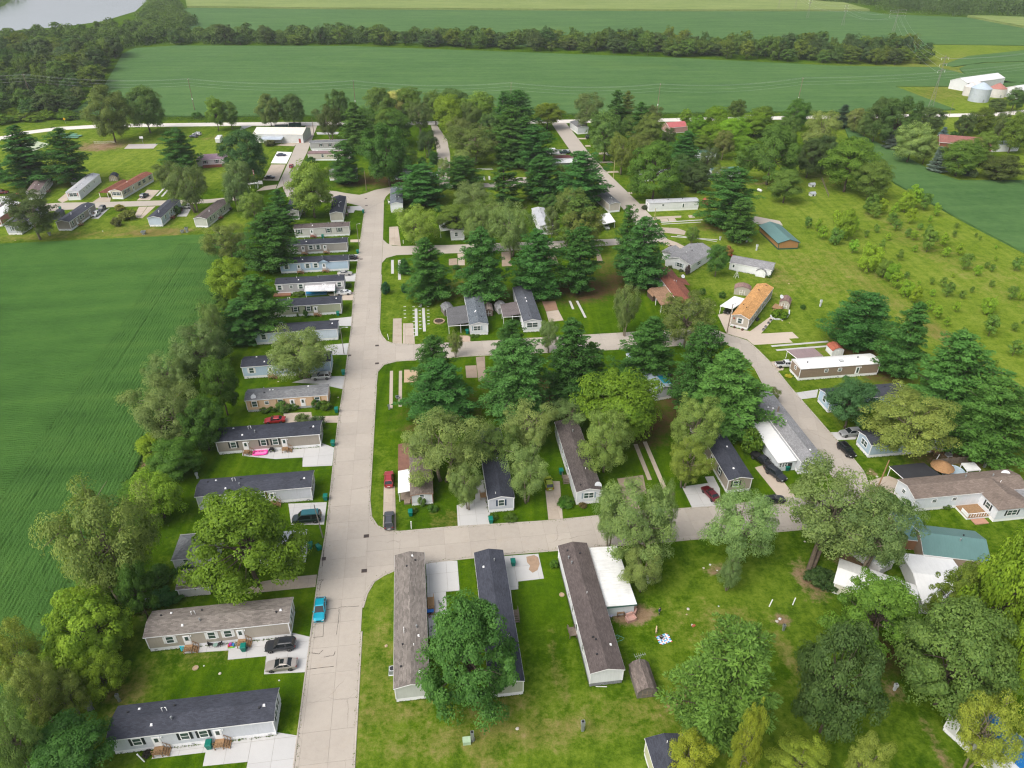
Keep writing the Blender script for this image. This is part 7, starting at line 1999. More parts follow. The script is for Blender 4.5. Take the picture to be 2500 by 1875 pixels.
def build_car_meshes(t):
 p = CARS[t]
 l,w,clr = p['l'],p['w'],p['clr']
 hw = w / 2
 mb = MB()
 rings = []
 st_ = p['deck']
 xs = [s[0] for s in st_]
 extra = []
 for a_,b_ in zip(st_,st_[1:]):
  n_ = max(1,int((b_[0] - a_[0]) / .45))
  for i in range(n_):
   f = i / n_
   extra.append((a_[0] + (b_[0] - a_[0]) * f,a_[1] + (b_[1] - a_[1]) * f))
 extra.append(st_[-1])
 for x,zt in extra:
  e = min(x,l - x)
  tp = 1 - .16 * max(0,1 - e / .55) ** 2
  zb = clr + .1 * max(0,1 - e / .5)
  h = section(hw * tp,zb,zt)
  ring = h + [(-y,z) for y,z in h[::-1]]
  k = len(mb.v)
  mb.v += [(x - l / 2,y,z) for y,z in ring]
  rings.append((k,len(ring)))
 for (k0,n_),(k1,_) in zip(rings,rings[1:]):
  for i in range(n_):
   j = (i + 1) % n_
   mb.f.append((k0 + i,k0 + j,k1 + j,k1 + i))
   mb.m.append(0)
 mb.f.append(tuple(rings[0][0] + i for i in range(rings[0][1])))
 mb.f.append(tuple(rings[-1][0] + i for i in reversed(range(rings[-1][1]))))
 mb.m += [0,0]
 rb,rr_,rf,wb,zr = [q - (l / 2 if i < 4 else 0) for i,q in enumerate(p['cab'])]
 zd = lambda x: float(np.interp(x + l / 2,xs,[s[1] for s in st_]))
 wl,wt = hw * .9,hw * .72
 roof = MB()
 roof.hexa([(rr_ - .02,-wt - .02,zr - .09),(rf + .02,-wt - .02,zr - .09),(rf + .02,wt + .02,zr - .09),(rr_ - .02,wt + .02,zr - .09)],
      [(rr_ + .12,-wt * .84,zr),(rf - .16,-wt * .84,zr),(rf - .16,wt * .84,zr),(rr_ + .12,wt * .84,zr)])
 zb0,zb1 = zd(rb) - .02,zd(wb) - .02
 def bar(a,b,r=.045):
  roof.tube([a,b],r,5)
 for s in (-1,1):
  bar((rb,s * wl,zb0),(rr_,s * wt,zr - .06),.06)
  bar((wb,s * wl,zb1),(rf,s * wt,zr - .06))
  xm = (rr_ + rf) / 2 - .05
  bar((xm,s * wl,zd(xm)),(xm,s * wt,zr - .06),.05)
  if t in ('suv','van','minivan'):
   xq = rr_ + .9 if t != 'van' else rr_ + 1.5
   bar((xq,s * wl,zd(xq)),(xq,s * wt,zr - .06),.055)
 ws = MB().poly([(wb,-wl + .05,zb1 + .03),(wb,wl - .05,zb1 + .03),(rf,wt - .04,zr - .08),(rf,-wt + .04,zr - .08)])
 rw = MB().poly([(rb,wl - .05,zb0 + .03),(rb,-wl + .05,zb0 + .03),(rr_,-wt + .04,zr - .08),(rr_,wt - .04,zr - .08)])
 sw = {}
 for s in (-1,1):
  q = [(rb + .05,s * (wl - .01),zb0 + .02),(wb - .05,s * (wl - .01),zb1 + .02),(rf,s * (wt - .005),zr - .09),(rr_,s * (wt - .005),zr - .09)]
  sw[s] = MB().poly(q if s < 0 else q[::-1]).mesh('side_window')
 tyre = MB()
 tyre.lathe([(p['wr'] * .62,0),(p['wr'],.02),(p['wr'],.2),(p['wr'] * .62,.22)],18)
 rim = MB().lathe([(p['wr'] * .64,.2),(p['wr'] * .6,.225),(p['wr'] * .2,.205),(.02,.215)],14)
 return dict(body=mb.mesh('body',False),roof=roof.mesh('roof'),ws=ws.mesh('windshield'),rw=rw.mesh('rear_window'),sw=sw,tyre=tyre.mesh('tyre',True),rim=rim.mesh('rim',True))
CARM = {}
def car(t,label,k,x,y,ang,col,pname,rim=True,group=None,name=None):
 if t not in CARM: CARM[t] = build_car_meshes(t)
 m,p = CARM[t],CARS[t]
 l,w = p['l'],p['w']
 pm = paint(pname,col)
 o = thing(name or {'sedan': 'parked_car','hatch': 'parked_car','suv': 'parked_suv','van': 'parked_van','minivan': 'parked_minivan','pickup': 'pickup_truck'}[t],label,
      {'sedan': 'car','hatch': 'car','suv': 'car','van': 'van','minivan': 'car','pickup': 'pickup'}[t],pt(k,x,y) + Vector((0,0,.035)),ang,group)
 add('body',m['body'],pm,o)
 add('roof',m['roof'],pm,o)
 add('windshield',m['ws'],CARGLASS,o)
 add('rear_window',m['rw'],CARGLASS,o)
 for s in (-1,1):
  add('side_window',m['sw'][s],CARGLASS,o)
 for wx in p['wx']:
  for s in (-1,1):
   q = add('wheel',m['tyre'],RUBBER,o,(wx - l / 2,s * (w / 2 - .2),p['wr']))
   q.rotation_euler = (-s * math.pi / 2,0,0)
   add('rim',m['rim'],RIM,q)
   MB().cyl(0,0,0,.012,p['wr'] * 1.14,sides=16).build('wheel_arch',TRIMB,o,(wx - l / 2,s * (w / 2 - .012),p['wr'] + .03)).rotation_euler = (-s * math.pi / 2,0,0)
 zt = float(np.interp(l - .12,[s[0] for s in p['deck']],[s[1] for s in p['deck']]))
 for s in (-1,1):
  MB().box(l / 2 - .22,l / 2 - .015,s * w * .34 - .17,s * w * .34 + .17,zt - .2,zt - .03).build('headlight',LAMP_W,o)
  zr_ = p['deck'][1][1]
  MB().box(-l / 2 + .0,-l / 2 + .1,s * w * .37 - .13,s * w * .37 + .13,zr_ - .28,zr_ - .05).build('taillight',LAMP_R,o)
  xm = p['cab'][3] - l / 2 - .25
  MB().box(xm - .06,xm + .08,s * w / 2 * .92 + (0 if s > 0 else -.2),s * w / 2 * .92 + (.2 if s > 0 else 0),1.0 if t in ('sedan','hatch') else 1.15,1.14 if t in ('sedan','hatch') else 1.32).build('mirror',pm,o)
 MB().box(l / 2 - .1,l / 2 + .02,-w * .2,w * .2,.42,zt - .12).build('grille',TRIMB,o)
 MB().box(-l / 2 - .02,-l / 2 + .02,-.26,.26,.55,.68).build('licence_plate',WHITE,o)
 if p.get('rack'):
  for s in (-1,1):
   x0_,x1_ = p['cab'][1] - l / 2 + .25,p['cab'][2] - l / 2 - .2
   MB().tube([(x0_,s * w * .31,p['cab'][4] - .01),(x0_ + .1,s * w * .31,p['cab'][4] + .06),(x1_ - .1,s * w * .31,p['cab'][4] + .06),(x1_,s * w * .31,p['cab'][4] - .01)],.025,5).build('roof_rail',TRIMB,o)
 if p.get('bed'):
  zb_ = p['deck'][2][1]
  MB().box(-l / 2 + .12,p['cab'][0] - l / 2 - .08,-w * .39,w * .39,zb_ + .005,zb_ + .045).build('cargo_bed',TRIMB,o)
 return o
UP,DN,RT,LF = GA + math.pi / 2,GA - math.pi / 2,GA,GA + math.pi
car('hatch','bright turquoise hatchback parked at the left kerb of the main street','B',527,560,DN,(.0,.32,.45),'turquoise_paint')
bluecar = [o for o in C.objects if o.name == 'parked_car'][0]
bluecar.scale = (1.16,1.08,1.05)
car('suv','dark grey SUV on the drive of the tan home, farther of the two cars','B',250,812,LF,(.025,.028,.034),'charcoal_paint')
car('sedan','silver-beige sedan with open sunroof on the drive of the tan home','B',255,950,LF,(.33,.3,.27),'champagne_paint')
MB().box(-.5,.1,-.4,.4,1.425,1.432).build('sunroof',CARGLASS,[o for o in C.objects if o.get('label','').startswith('silver-beige')][0])
v_ = car('van','dark green conversion van with pale windows beside the pale grey home','E',1495,1565,LF,(.02,.035,.036),'dark_green_paint')
MB().box(-2.3,.8,-.75,.75,2.1,2.26).build('raised_roof',paint('teal_roof_paint',(.02,.13,.15)),v_)
car('sedan','red sedan on the old drive behind the black roof','E',1235,765,LF,(.33,.012,.022),'red_paint')
car('suv','silver SUV under the two-trunk tree','E',1610,412,LF,(.42,.43,.42),'silver_paint')
car('sedan','white coupe beside the awning and blue tarp','I',1250,1175,LF,(.66,.67,.68),'white_paint')
car('sedan','pale gold sedan at the drive of the blue gabled home','I',1262,1000,RT,(.4,.39,.36),'pale_gold_paint')
car('sedan','black car nose-in at the end of the grey-tan street home','I',1315,858,LF,(.012,.012,.014),'black_paint')
car('suv','faded red SUV parked on the dirt drive beside the main street','F',498,1245,UP,(.36,.035,.045),'faded_red_paint')
car('suv','dark grey SUV at the mouth of the dirt drive by the corner','F',500,1580,UP,(.07,.075,.085),'slate_paint')
car('hatch','lime green small car on the drive left of the deck steps','F',1788,1275,UP,(.28,.33,.01),'lime_paint')
car('pickup','black pickup truck beside the white metal addition','W',1690,430,DN + .35,(.012,.013,.015),'black_paint')
car('suv','dark car half hidden by the elm below the black pickup','W',1800,540,DN + .4,(.02,.022,.025),'charcoal_paint')
car('sedan','black sedan parked on the cross street','W',1782,748,RT,(.012,.015,.018),'black_paint')
car('sedan','dark red car on the new drive under the elm','W',1275,700,UP + .25,(.12,.008,.015),'maroon_paint')
car('suv','black SUV parked at the right-hand kerb','H',712,1010,DN + .12,(.01,.011,.013),'black_paint')
car('suv','silver-grey SUV on the drive of the blue home','H',745,870,LF,(.3,.31,.32),'silver_grey_paint')
car('pickup','white pickup truck beside the bright white trailer','H',225,315,RT - .1,(.66,.67,.68),'white_paint')
car('sedan','black car under the white ribbed carport','O',1025,960,rad(-125),(.012,.013,.014),'black_paint')
car('suv','dark blue off-roader on the loop driveway','J',1395,1110,UP - .2,(.05,.07,.1),'steel_blue_paint')
car('suv','white SUV on the drive of the taupe home','J',930,1290,DN - .1,(.6,.62,.63),'white_paint')
car('suv','dark grey SUV behind the white one at the taupe home','J',985,1240,DN - .1,(.06,.07,.085),'slate_paint')
car('suv','silver SUV beside the pale blue loop home','J',1795,1220,LF,(.45,.46,.48),'silver_paint')
car('sedan','dark car behind the sage loop home','J',2180,1235,LF,(.02,.022,.025),'charcoal_paint')
car('minivan','white minivan on the common grass','J',1900,515,LF - .3,(.6,.6,.58),'white_paint')
car('suv','dark blue car on the common grass beside the white minivan','J',1870,535,LF - .3,(.03,.04,.07),'navy_paint')
car('pickup','dark maroon pickup at the left edge of the loop','J',20,1080,RT,(.08,.02,.02),'maroon_paint')
car('sedan','dark sedan on the bright concrete pad by the top street','P',900,870,RT,(.03,.04,.055),'navy_paint')
car('sedan','black sedan on the old brown pad by the top street','P',765,1135,RT,(.012,.013,.016),'black_paint')
car('hatch','small red car on the top street behind the maple','P',1018,1000,UP,(.4,.03,.02),'red_paint')
car('pickup','dark teal pickup beside the maroon-roofed home','K',1890,690,RT,(.02,.05,.06),'dark_teal_paint')
car('suv','black car by the low grey house at the top of the right-hand street','L',155,545,RT,(.015,.015,.018),'black_paint')
car('suv','white car under the light green maple','L',365,710,RT,(.6,.62,.63),'white_paint')
car('sedan','pale car under the white flat carport','L',315,1410,DN,(.5,.52,.53),'silver_paint')
car('sedan','black car beside the slate-roofed white home at the bend','I',1815,250,RT,(.015,.015,.018),'black_paint')
car('suv','pale car at the home under the big dark maple','K',620,915,RT,(.6,.65,.7),'white_paint')
def camper(label,k,x,y,ang,l=7.5,w=2.4,h=2.9):
 o = thing('camper_trailer',label,'camper',pt(k,x,y),ang)
 prof = [(-l / 2,.6),(l / 2 - .5,.6),(l / 2,1.2),(l / 2 - .1,h - .6),(l / 2 - .5,h),(-l / 2 + .2,h),(-l / 2,h - .3)]
 mb = MB()
 n_ = len(prof)
 mb.v = [(x_,-w / 2,z_) for x_,z_ in prof] + [(x_,w / 2,z_) for x_,z_ in prof]
 mb.f = [tuple(range(n_)),tuple(range(2 * n_ - 1,n_ - 1,-1))] + [(i,i + n_,(i + 1) % n_ + n_,(i + 1) % n_) for i in range(n_)]
 mb.m = [0] * len(mb.f)
 mb.build('body',paint('camper_white',(.66,.66,.65),.5,0),o)
 for s in (-1,1):
  for xx in (-1.5,1.2):
   MB().box(xx - .5,xx + .5,s * w / 2 - .02,s * w / 2 + .02,1.5,2.1).build('window',GLASS,o)
  for xx in (-.5,.4):
   MB().cyl(0,0,0,.2,.34,sides=14).build('wheel',RUBBER,o,(xx,s * (w / 2 - .02),.35)).rotation_euler = (-s * math.pi / 2,0,0)
  MB().box(-l / 2 + .2,l / 2 - .6,s * w / 2 - .012,s * w / 2 + .012,1.05,1.25).build('stripe',mat('camper_stripe',(.25,.3,.36)),o)
 MB().box(-.4,.4,-.3,.3,h,h + .25).build('roof_unit',WHITE,o)
 MB().tube([(l / 2,0,.6),(l / 2 + 1.2,0,.5)],.06,6).build('hitch',DARKMETAL,o)
 return o
camper('white camper trailer on the common grass','J',2120,580,UP)
camper('white camper trailer behind the maroon-roofed home','K',1750,700,RT,6)
camper('small white camper body on the river-side of the thicket by the gravel road','L',1700,370,RT,7)
# ================================================================== STREET FURNITURE AND YARD THINGS
BINM = mat('green_bin_plastic',(.0,.155,.115),.45,.12)
def wheelie(label,k,x,y,rz=GA,tip=False):
 o = thing('wheelie_bin',label,'wheelie bin',pt(k,x,y) + Vector((0,0,.0)),rz,'green wheelie bins')
 MB().hexa([(-.24,-.3,.06),(.24,-.3,.06),(.24,.26,.06),(-.24,.26,.06)],[(-.33,-.4,1.0),(.33,-.4,1.0),(.33,.36,1.0),(-.33,.36,1.0)]).build('body',BINM,o)
 MB().hexa([(-.36,-.44,1.0),(.36,-.44,1.0),(.36,.44,1.02),(-.36,.44,1.02)],[(-.28,-.34,1.1),(.28,-.34,1.1),(.3,.4,1.14),(-.3,.4,1.14)]).build('lid',BINM,o)
 for s in (-1,1):
  MB().cyl(0,0,0,.06,.12,sides=10).build('wheel',RUBBER,o,(s * .28,.28,.12)).rotation_euler = (0,math.pi / 2,0)
 if tip:
  o.rotation_euler = (math.pi / 2,0,rz + .6)
  o.location.z = .4
 o.scale = (1.25,1.2,1.15)
 return o
for a in [('green wheelie bin at the lower steps of the lavender-grey home','A',1480,1515),('green wheelie bin by the right-hand steps of the tan home','A',1722,830),('upright green bin in the grass behind the bright street tree','B',458,110),
          ('green bin tipped over near the street behind the bright tree','B',500,98,GA,True),('small green bin under the bright street tree','B',295,260),
          ('green bin at the kerb beside the pale grey home with the van','E',1645,1395),('green bin at the kerb beside the pink pool home','E',1705,955),('green bin at the kerb beside the peach home','E',1732,685),('green bin at the kerb by the light blue home','E',1788,380),
          ('green bin at the street corner of the olive home','I',1200,1365),('green bin in the grass between the grey-tan and the blue gabled home','I',1378,805),('green bin between the red steps of the topmost street home','I',1063,668),('green bin at the kerb by the upper bend','I',1427,442),
          ('green bin on the stained drive between the charcoal and brown roofs','C',152,230),('green bin in front of the old white trailer','F',673,1520),('green bin left of the navy-shuttered gable','F',1322,1580),('green bin under the grey carport','N',887,1160),
          ('green bin at the corner of the white bay home','H',1137,1330),('green bin by the white addition doorway','W',1890,490),('green bin on the deck of the satellite-dish home','F',1890,1185),('green bin by the white awning posts','I',1172,1160),('dark green bin on the loop street','J',585,1235),('green bin beside the taupe loop home','J',885,1270)]:
 wheelie(*a)
def pole(label,k,x,y,h,lamp=0,arms=False,lean=(0,0),m=POLEWOOD,r=.16,group='utility poles',cat='utility pole',name='utility_pole'):
 o = thing(name,label,cat,pt(k,x,y),0,group)
 MB().tube([(0,0,0),(lean[0] / 2,lean[1] / 2,h / 2),(lean[0],lean[1],h)],[r,r * .85,r * .65],8).build('pole',m,o)
 if lamp:
  MB().tube([(lean[0],lean[1],h - .3),(lean[0] + lamp * .8,lean[1],h + .1),(lean[0] + lamp * 1.9,lean[1],h + .15)],.05,6).build('lamp_arm',GREYMETAL,o)
  MB().hexa([(lean[0] + lamp * 1.6,-.14 + lean[1],h + .02),(lean[0] + lamp * 2.3,-.14 + lean[1],h + .02),(lean[0] + lamp * 2.3,.14 + lean[1],h + .02),(lean[0] + lamp * 1.6,.14 + lean[1],h + .02)],
      [(lean[0] + lamp * 1.65,-.1 + lean[1],h + .2),(lean[0] + lamp * 2.2,-.1 + lean[1],h + .16),(lean[0] + lamp * 2.2,.1 + lean[1],h + .16),(lean[0] + lamp * 1.65,.1 + lean[1],h + .2)]).build('lamp_head',mat('lamp_head_grey',(.45,.46,.46)),o)
 if arms:
  for zz in arms if isinstance(arms,(list,tuple)) else (h - .6,):
   MB().box(-.07 + lean[0],.07 + lean[0],-1.2 + lean[1],1.2 + lean[1],zz,zz + .14).build('crossarm',m,o)
   for yy in (-1.05,0,1.05):
    MB().cyl(lean[0],yy + lean[1],zz + .14,zz + .36,.05,sides=6).build('insulator',WHITE,o)
 return o
pole('leaning street lamp pole beside the dark green van','E',1620,1700,8.0,0,lean=(-.5,.2),m=mat('grey_pole',(.22,.2,.18)),r=.13,group='street lamps',cat='street lamp',name='street_lamp')
pole('street lamp at the pale concrete drive by the main street','E',1792,214,8.0,.9,m=MATS['grey_pole'],r=.11,group='street lamps',cat='street lamp',name='street_lamp')
pole('street lamp in front of the topmost street homes','I',1388,735,8.0,.6,m=MATS['grey_pole'],r=.11,group='street lamps',cat='street lamp',name='street_lamp')
pole('bare wooden pole on the lawn above the street bend','I',1455,240,8.5,0)
pole('leaning wooden pole by the drive of the white bay home','H',950,1350,8.0,0,lean=(1.0,1.0),m=WOOD)
pole('wooden lamp pole in front of the orange-roofed home','O',1012,1152,8.5,.4,lean=(.5,.8))
pole('pale wooden pole by the curved drive','O',352,205,7.5,.4,m=mat('yellow_pole',(.42,.36,.2)))
pole('yellowish pole beside the right-hand street','L',385,930,8,0,m=MATS['yellow_pole'])
pole('pole at the corner of the low grey house','L',40,500,8,0)
pole('dark pole at the top of the street by the workshop','P',1285,630,9,0)
pole('thin dark pole near the mail shelter','P',940,1280,6,0,r=.08)
pole('thin post on the gravel road verge at right','M',1530,700,9,0,r=.12)
tl = []
for i,(k,x,y,h) in enumerate([('U',230,700,21),('U',1238,706,19),('V',182,720,19),('V',1162,735,19),('V',2088,745,19),('X',763,700,19)]):
 lab = ['guyed power pole at the wood edge on the left','power pole in the bean field behind the common','power pole behind the upper centre trees','power pole hidden by the tallest centre pines',
           'power pole behind the upper right pines','power pole above the dark rounded tree at right'][i]
 o = pole(lab,k,x,y,h,arms=[h - .8],r=.22,group='power line poles',lean=((-.6,0) if i == 0 else (.3,0)))
 tl.append((o,pt(k,x,y),h))
 MB().cyl(.1,0,h * .35,h * .4,.22,sides=8).build('marker_band',WHITE,o)
 if i == 0:
  for a_ in (-.9,-.4,.5,1.0):
   MB().tube([(-.5,0,h * .8),(math.sin(a_) * 11,-math.cos(a_) * 4 + 5,.05)],.03,4).build('guy_wire',GREYMETAL,o)
WIRE = mat('wire_aluminium',(.42,.45,.44),.5,.05,metal=.3)
def wire(a,b,sag,r=.04):
 return [(a.lerp(b,i / 10) - Vector((0,0,sag * 4 * (i / 10) * (1 - i / 10)))) for i in range(11)]
ends = [(Vector((tl[0][1].x - 260,tl[0][1].y - 60,0)),21)] + [(q[1],q[2]) for q in tl] + [(Vector((tl[-1][1].x + 180,tl[-1][1].y + 60,0)),19)]
WL = ['span of power wires leaving the left edge','span of power wires over the common','span of power wires behind the workshop','span of power wires behind the upper centre pines','span of power wires behind the lone round tree','span of power wires above the upper right thicket','span of power wires running to the farm']
for i,((a,ha),(b,hb)) in enumerate(zip(ends,ends[1:])):
 o = thing('power_wire_span',WL[i],'power wires',a,0,'power wire spans')
 for off,dz in ((-1.05,-.45),(1.05,-.45),(0,-2.4),(.2,-4.2)):
  MB().tube([Vector((0,off,ha + dz)) + (q - Vector((0,0,0))) for q in wire(Vector((0,0,0)),Vector((b.x - a.x,b.y - a.y,hb - ha)),2.2)],.024,4).build('wire',WIRE,o)
def pylon(label,p,h,arm=7.5,group='pylons'):
 o = thing('transmission_pylon',label,'pylon',p,rad(20),group)
 mb = MB()
 for s in (-1,1):
  mb.tube([(s * 2.0,0,0),(s * .5,0,h * .55),(s * .25,0,h)],[.12,.1,.07],6)
 mb.build('mast',mat('pylon_steel',(.24,.22,.2),.6),o)
 br = MB()
 n_ = 9
 for i in range(n_):
  z0,z1 = h * i / n_,h * (i + 1) / n_
  w0 = 2.0 + (0.5 - 2.0) * min(1,i / n_ / .55)
  w1 = 2.0 + (0.5 - 2.0) * min(1,(i + 1) / n_ / .55)
  br.tube([(-w0,0,z0),(w1,0,z1)],.04,4).tube([(w0,0,z0),(-w1,0,z1)],.04,4)
 br.build('brace',MATS['pylon_steel'],o)
 for z_ in (.72,.84,.96):
  MB().box(-arm / 2,arm / 2,-.12,.12,h * z_,h * z_ + .25).build('crossarm',MATS['pylon_steel'],o)
  for xx in (-arm / 2 + .2,arm / 2 - .2):
   MB().cyl(xx,0,h * z_ - 1.3,h * z_,.09,sides=6).build('insulator',WHITE,o)
 return o
py0 = pylon('tall slender transmission pylon by the farmyard',pt('X',1617,683),30,6)
py1 = pylon('wide transmission pylon beyond the long tree row',pt('X',1380,205),22,22)
py2 = pylon('thin far pylon in the bean field, left of the wide one',pt('X',1058,166),22,5)
py3 = pylon('thin far pylon farther left in the bean field',pt('X',835,118),24,5)
py4 = pylon('distant pylon at the corn edge',pt('X',755,68),24,9)
py5 = pylon('distant pylon left of the one at the corn edge',pt('X',650,66),24,5)
wp = [(py4,24),(py2,22),(py1,22),(py0,30)]
for (a,ha),(b,hb),lb in zip(wp,wp[1:],['far span of transmission wires at the corn edge','middle span of transmission wires over the far bean field','near span of transmission wires to the farmyard pylon']):
 o = thing('transmission_wire_span',lb,'power wires',a.location,0,'transmission wire spans')
 for s in (-1,1):
  for z_ in (.7,.94):
   MB().tube(wire(Vector((s * 3,0,ha * z_)),Vector((b.location.x - a.location.x + s * 3,b.location.y - a.location.y,hb * z_)),6),.035,4).build('wire',WIRE,o)
o = thing('transmission_wire_span','span of transmission wires leaving to the right over the farm','power wires',py0.location,0,'transmission wire spans')
for s in (-1,1):
 for z_ in (.94,):
  MB().tube(wire(Vector((s * 3,0,30 * z_)),Vector((260,190,28)),7),.035,4).build('wire',WIRE,o)
def post(label,k,x,y,h=1.1,w=.16,m=None,cap=None,lean=0.0,cat='utility post',name='utility_post',group='utility posts'):
 o = thing(name,label,cat,pt(k,x,y),GA,group)
 MB().hexa([(-w,-w,0),(w,-w,0),(w,w,0),(-w,w,0)],[(-w + lean,-w,h),(w + lean,-w,h),(w + lean,w,h),(-w + lean,w,h)]).build('post',m or GREYMETAL,o)
 MB().box(-w * 1.5 + lean,w * 1.5 + lean,-w * 1.4,w * 1.4,h * .62,h).build('meter_box',cap or GREYMETAL,o)
 MB().cyl(w * 1.7,0,0,h * .4,.05,sides=6).build('conduit',GREYMETAL,o)
 return o
LG = mat('light_grey_plastic',(.55,.57,.58),.6)
for a in [('grey utility pedestal at the belt, left of the lavender home','A',640,1250,1.6,.28),('utility post with meter at the back of the lavender home','A',842,1190,1.7,.14),('white vent post at the belt by the tan home','A',1050,510,1.5,.16,LG,LG),
          ('white vent post between the peach home and the belt','E',865,520,1.5,.16,LG,LG),('white vent post at the left end of the pale grey home','E',605,1220,1.5,.16,LG,LG),('grey meter post on the lawn by the main street runner strips','F',498,662,1.3,.16),
          ('small meter box on the lawn beside the runner strip','F',567,572,.6,.3),('meter post in front of the big foreground maple','B',1727,1295,1.2,.14,LG,LG),('meter post on the dry foreground grass','B',1598,1470,2.2,.16),('grey meter post on the open foreground lawn','C',640,1395,2.2,.18),
          ('meter post on the lawn right of the picnic blanket','D',322,690,1.4,.14),('meter post under the big lower right trees','D',1105,1110,1.4,.16,LG,LG),('grey cabinet hanging in the elm by the lean-to','C',1105,350,1.4,.3,LG,LG),
          ('grey cabinet pair at the field edge by the loop homes','J',1805,1450,1.9,.35),('low grey cabinet on the dry loop lawn','J',1387,1468,1.2,.5),('squat grey box beside the loop cabinet pair','J',1760,1455,1.0,.4),('grey meter post by the lone dark loop tree','J',482,1480,1.2,.3),
          ('white meter post on the green below the pavilion','O',1277,410,2.2,.2,LG,LG),('meter post below the smaller dark pine','O',1188,335,1.9,.2,LG,LG),('grey meter post on the open right lawn','O',1850,915,2.2,.18,LG,LG),('meter post on the lawn above the double-wide','O',950,318,1.4,.18,LG,LG),
          ('meter post between the pines and the red-brown home','O',125,715,1.6,.2),('meter post on the lawn by the white trailers','N',470,920,.8,.2),('meter post at the back of the white bay home','H',1833,1130,2.0,.2)]:
 post(*a)
def pipe(label,k,x,y,h=1.5,lean=.5,m=WHITE):
 o = thing('marker_pipe',label,'pipe',pt(k,x,y),GA,'white marker pipes')
 MB().tube([(0,0,0),(lean,.1,h)],.09,7).build('pipe',m,o)
 MB().tube([(lean,.1,h),(lean * 1.04,.104,h * 1.04)],.11,7).build('cap',m,o)
 return o
for a in [('white pipe stuck in the lawn below the lavender home','A',1018,1615,1.7,-.5),('left of two white pipes on the right lawn','D',225,522,1.5,.3),('right of two white pipes on the right lawn','D',390,510,1.5,.2),('white pipe on the lawn before the old white trailer','F',678,1628,1.7,.05),
          ('white pipe on the corner lawn by the vacant pads','N',180,1212,1.6,-.15),('white pipe propped by the blue home steps','H',1440,1080,1.6,.4),('white pipe at the corner of the upper pads','N',312,350,1.3,.05)]:
 pipe(*a)
MB()
o = thing('transformer_box','pale green transformer box on the dry foreground grass','transformer',pt('B',1558,1480),GA)
MB().box(-.55,.55,-.4,.4,0,.7).build('cabinet',mat('transformer_green',(.33,.45,.3),.6),o)
MB().hexa([(-.58,-.44,.7),(.58,-.44,.7),(.58,.42,.75),(-.58,.42,.75)],[(-.55,-.4,.78),(.55,-.4,.78),(.55,.4,.85),(-.55,.4,.85)]).build('lid',MATS['transformer_green'],o)
for lab,k,x,y in [('air conditioner unit at the wall of the long grey-brown roofed home','B',1035,985),('air conditioner by the end of the blue home','H',1545,1035)]:
 o = thing('air_conditioner',lab,'air conditioner',pt(k,x,y),GA)
 MB().box(-.5,.5,-.5,.5,0.06,.95).build('casing',GREYMETAL,o)
 MB().cyl(0,0,.95,.98,.4,sides=18).build('fan_grille',DARKMETAL,o)
 MB().box(-.5,.5,-.5,.5,.98,1.0).build('rim',LG,o) if False else MB().tube([(.44 * math.cos(i * .524),.44 * math.sin(i * .524),.98) for i in range(13)],.04,5).build('fan_ring',LG,o)
 MB().box(-.6,.6,-.6,.6,0,.06).build('pad',LG,o)
def chair(label,k,x,y,rz,m,group=None):
 o = thing('garden_chair',label,'chair',pt(k,x,y) + Vector((0,0,.04)),rz,group)
 MB().box(-.27,.27,-.27,.27,.4,.46).build('seat',m,o)
 MB().hexa([(-.27,.24,.46),(.27,.24,.46),(.27,.3,.46),(-.27,.3,.46)],[(-.27,.36,1.0),(.27,.36,1.0),(.27,.42,1.0),(-.27,.42,1.0)]).build('backrest',m,o)
 for xx in (-.24,.24):
  for yy in (-.24,.24):
   MB().box(xx - .025,xx + .025,yy - .025,yy + .025,0,.4).build('leg',DARKMETAL,o)
 return o
BLACKF = mat('black_fabric',(.02,.02,.022),.8)
WPL = mat('white_plastic',(.66,.66,.66),.5)
chair('black folding chair on the patio of the tan home, left of the pair','A',1490,800,1.9,BLACKF)
chair('black folding chair on the patio of the tan home, right of the pair','A',1553,795,-1.9,BLACKF)
o = thing('patio_table','small glass table between the two black folding chairs','table',pt('A',1522,805) + Vector((0,0,.04)),GA)
MB().cyl(0,0,.42,.46,.36,sides=14).build('top',mat('green_glass',(.2,.3,.26),.2),o)
for a_ in range(3):
 MB().tube([(0,0,.42),(.28 * math.cos(a_ * 2.1),.28 * math.sin(a_ * 2.1),0)],.025,5).build('leg',DARKMETAL,o)
o = thing('toy_gym','colourful plastic play set by the tan home steps','toy',pt('A',1632,805) + Vector((0,0,.04)),GA)
for i,(cx,cz,cc) in enumerate([(-.3,.3,(.5,.05,.05)),(.1,.2,(.6,.4,.03)),(.3,.45,(.05,.2,.45)),(-.05,.6,(.3,.05,.3))]):
 MB().box(cx - .2,cx + .2,-.2,.2,cz - .2,cz + .15).build('block',mat('toy_%d' % i,cc,.5),o)
MB().box(-.5,.5,-.3,.3,0,.1).build('tray',mat('toy_green',(.1,.4,.08),.5),o)
o = thing('toddler_slide','turquoise toy slide by the left steps of the tan home','toy',pt('A',1285,815) + Vector((0,0,.0)),GA + .5)
MB().hexa([(-.3,-.6,.05),(.3,-.6,.05),(.3,.5,.7),(-.3,.5,.7)],[(-.3,-.6,.12),(.3,-.6,.12),(.3,.5,.8),(-.3,.5,.8)]).build('chute',mat('turquoise_plastic',(.01,.35,.42),.4),o)
MB().box(-.3,.3,.5,.62,0,.8).build('ladder',MATS['turquoise_plastic'],o)
o = thing('paddling_pool','bright pink inflatable paddling pool before the tan black-roofed home','paddling pool',pt('E',1113,1018),GA)
ring = []
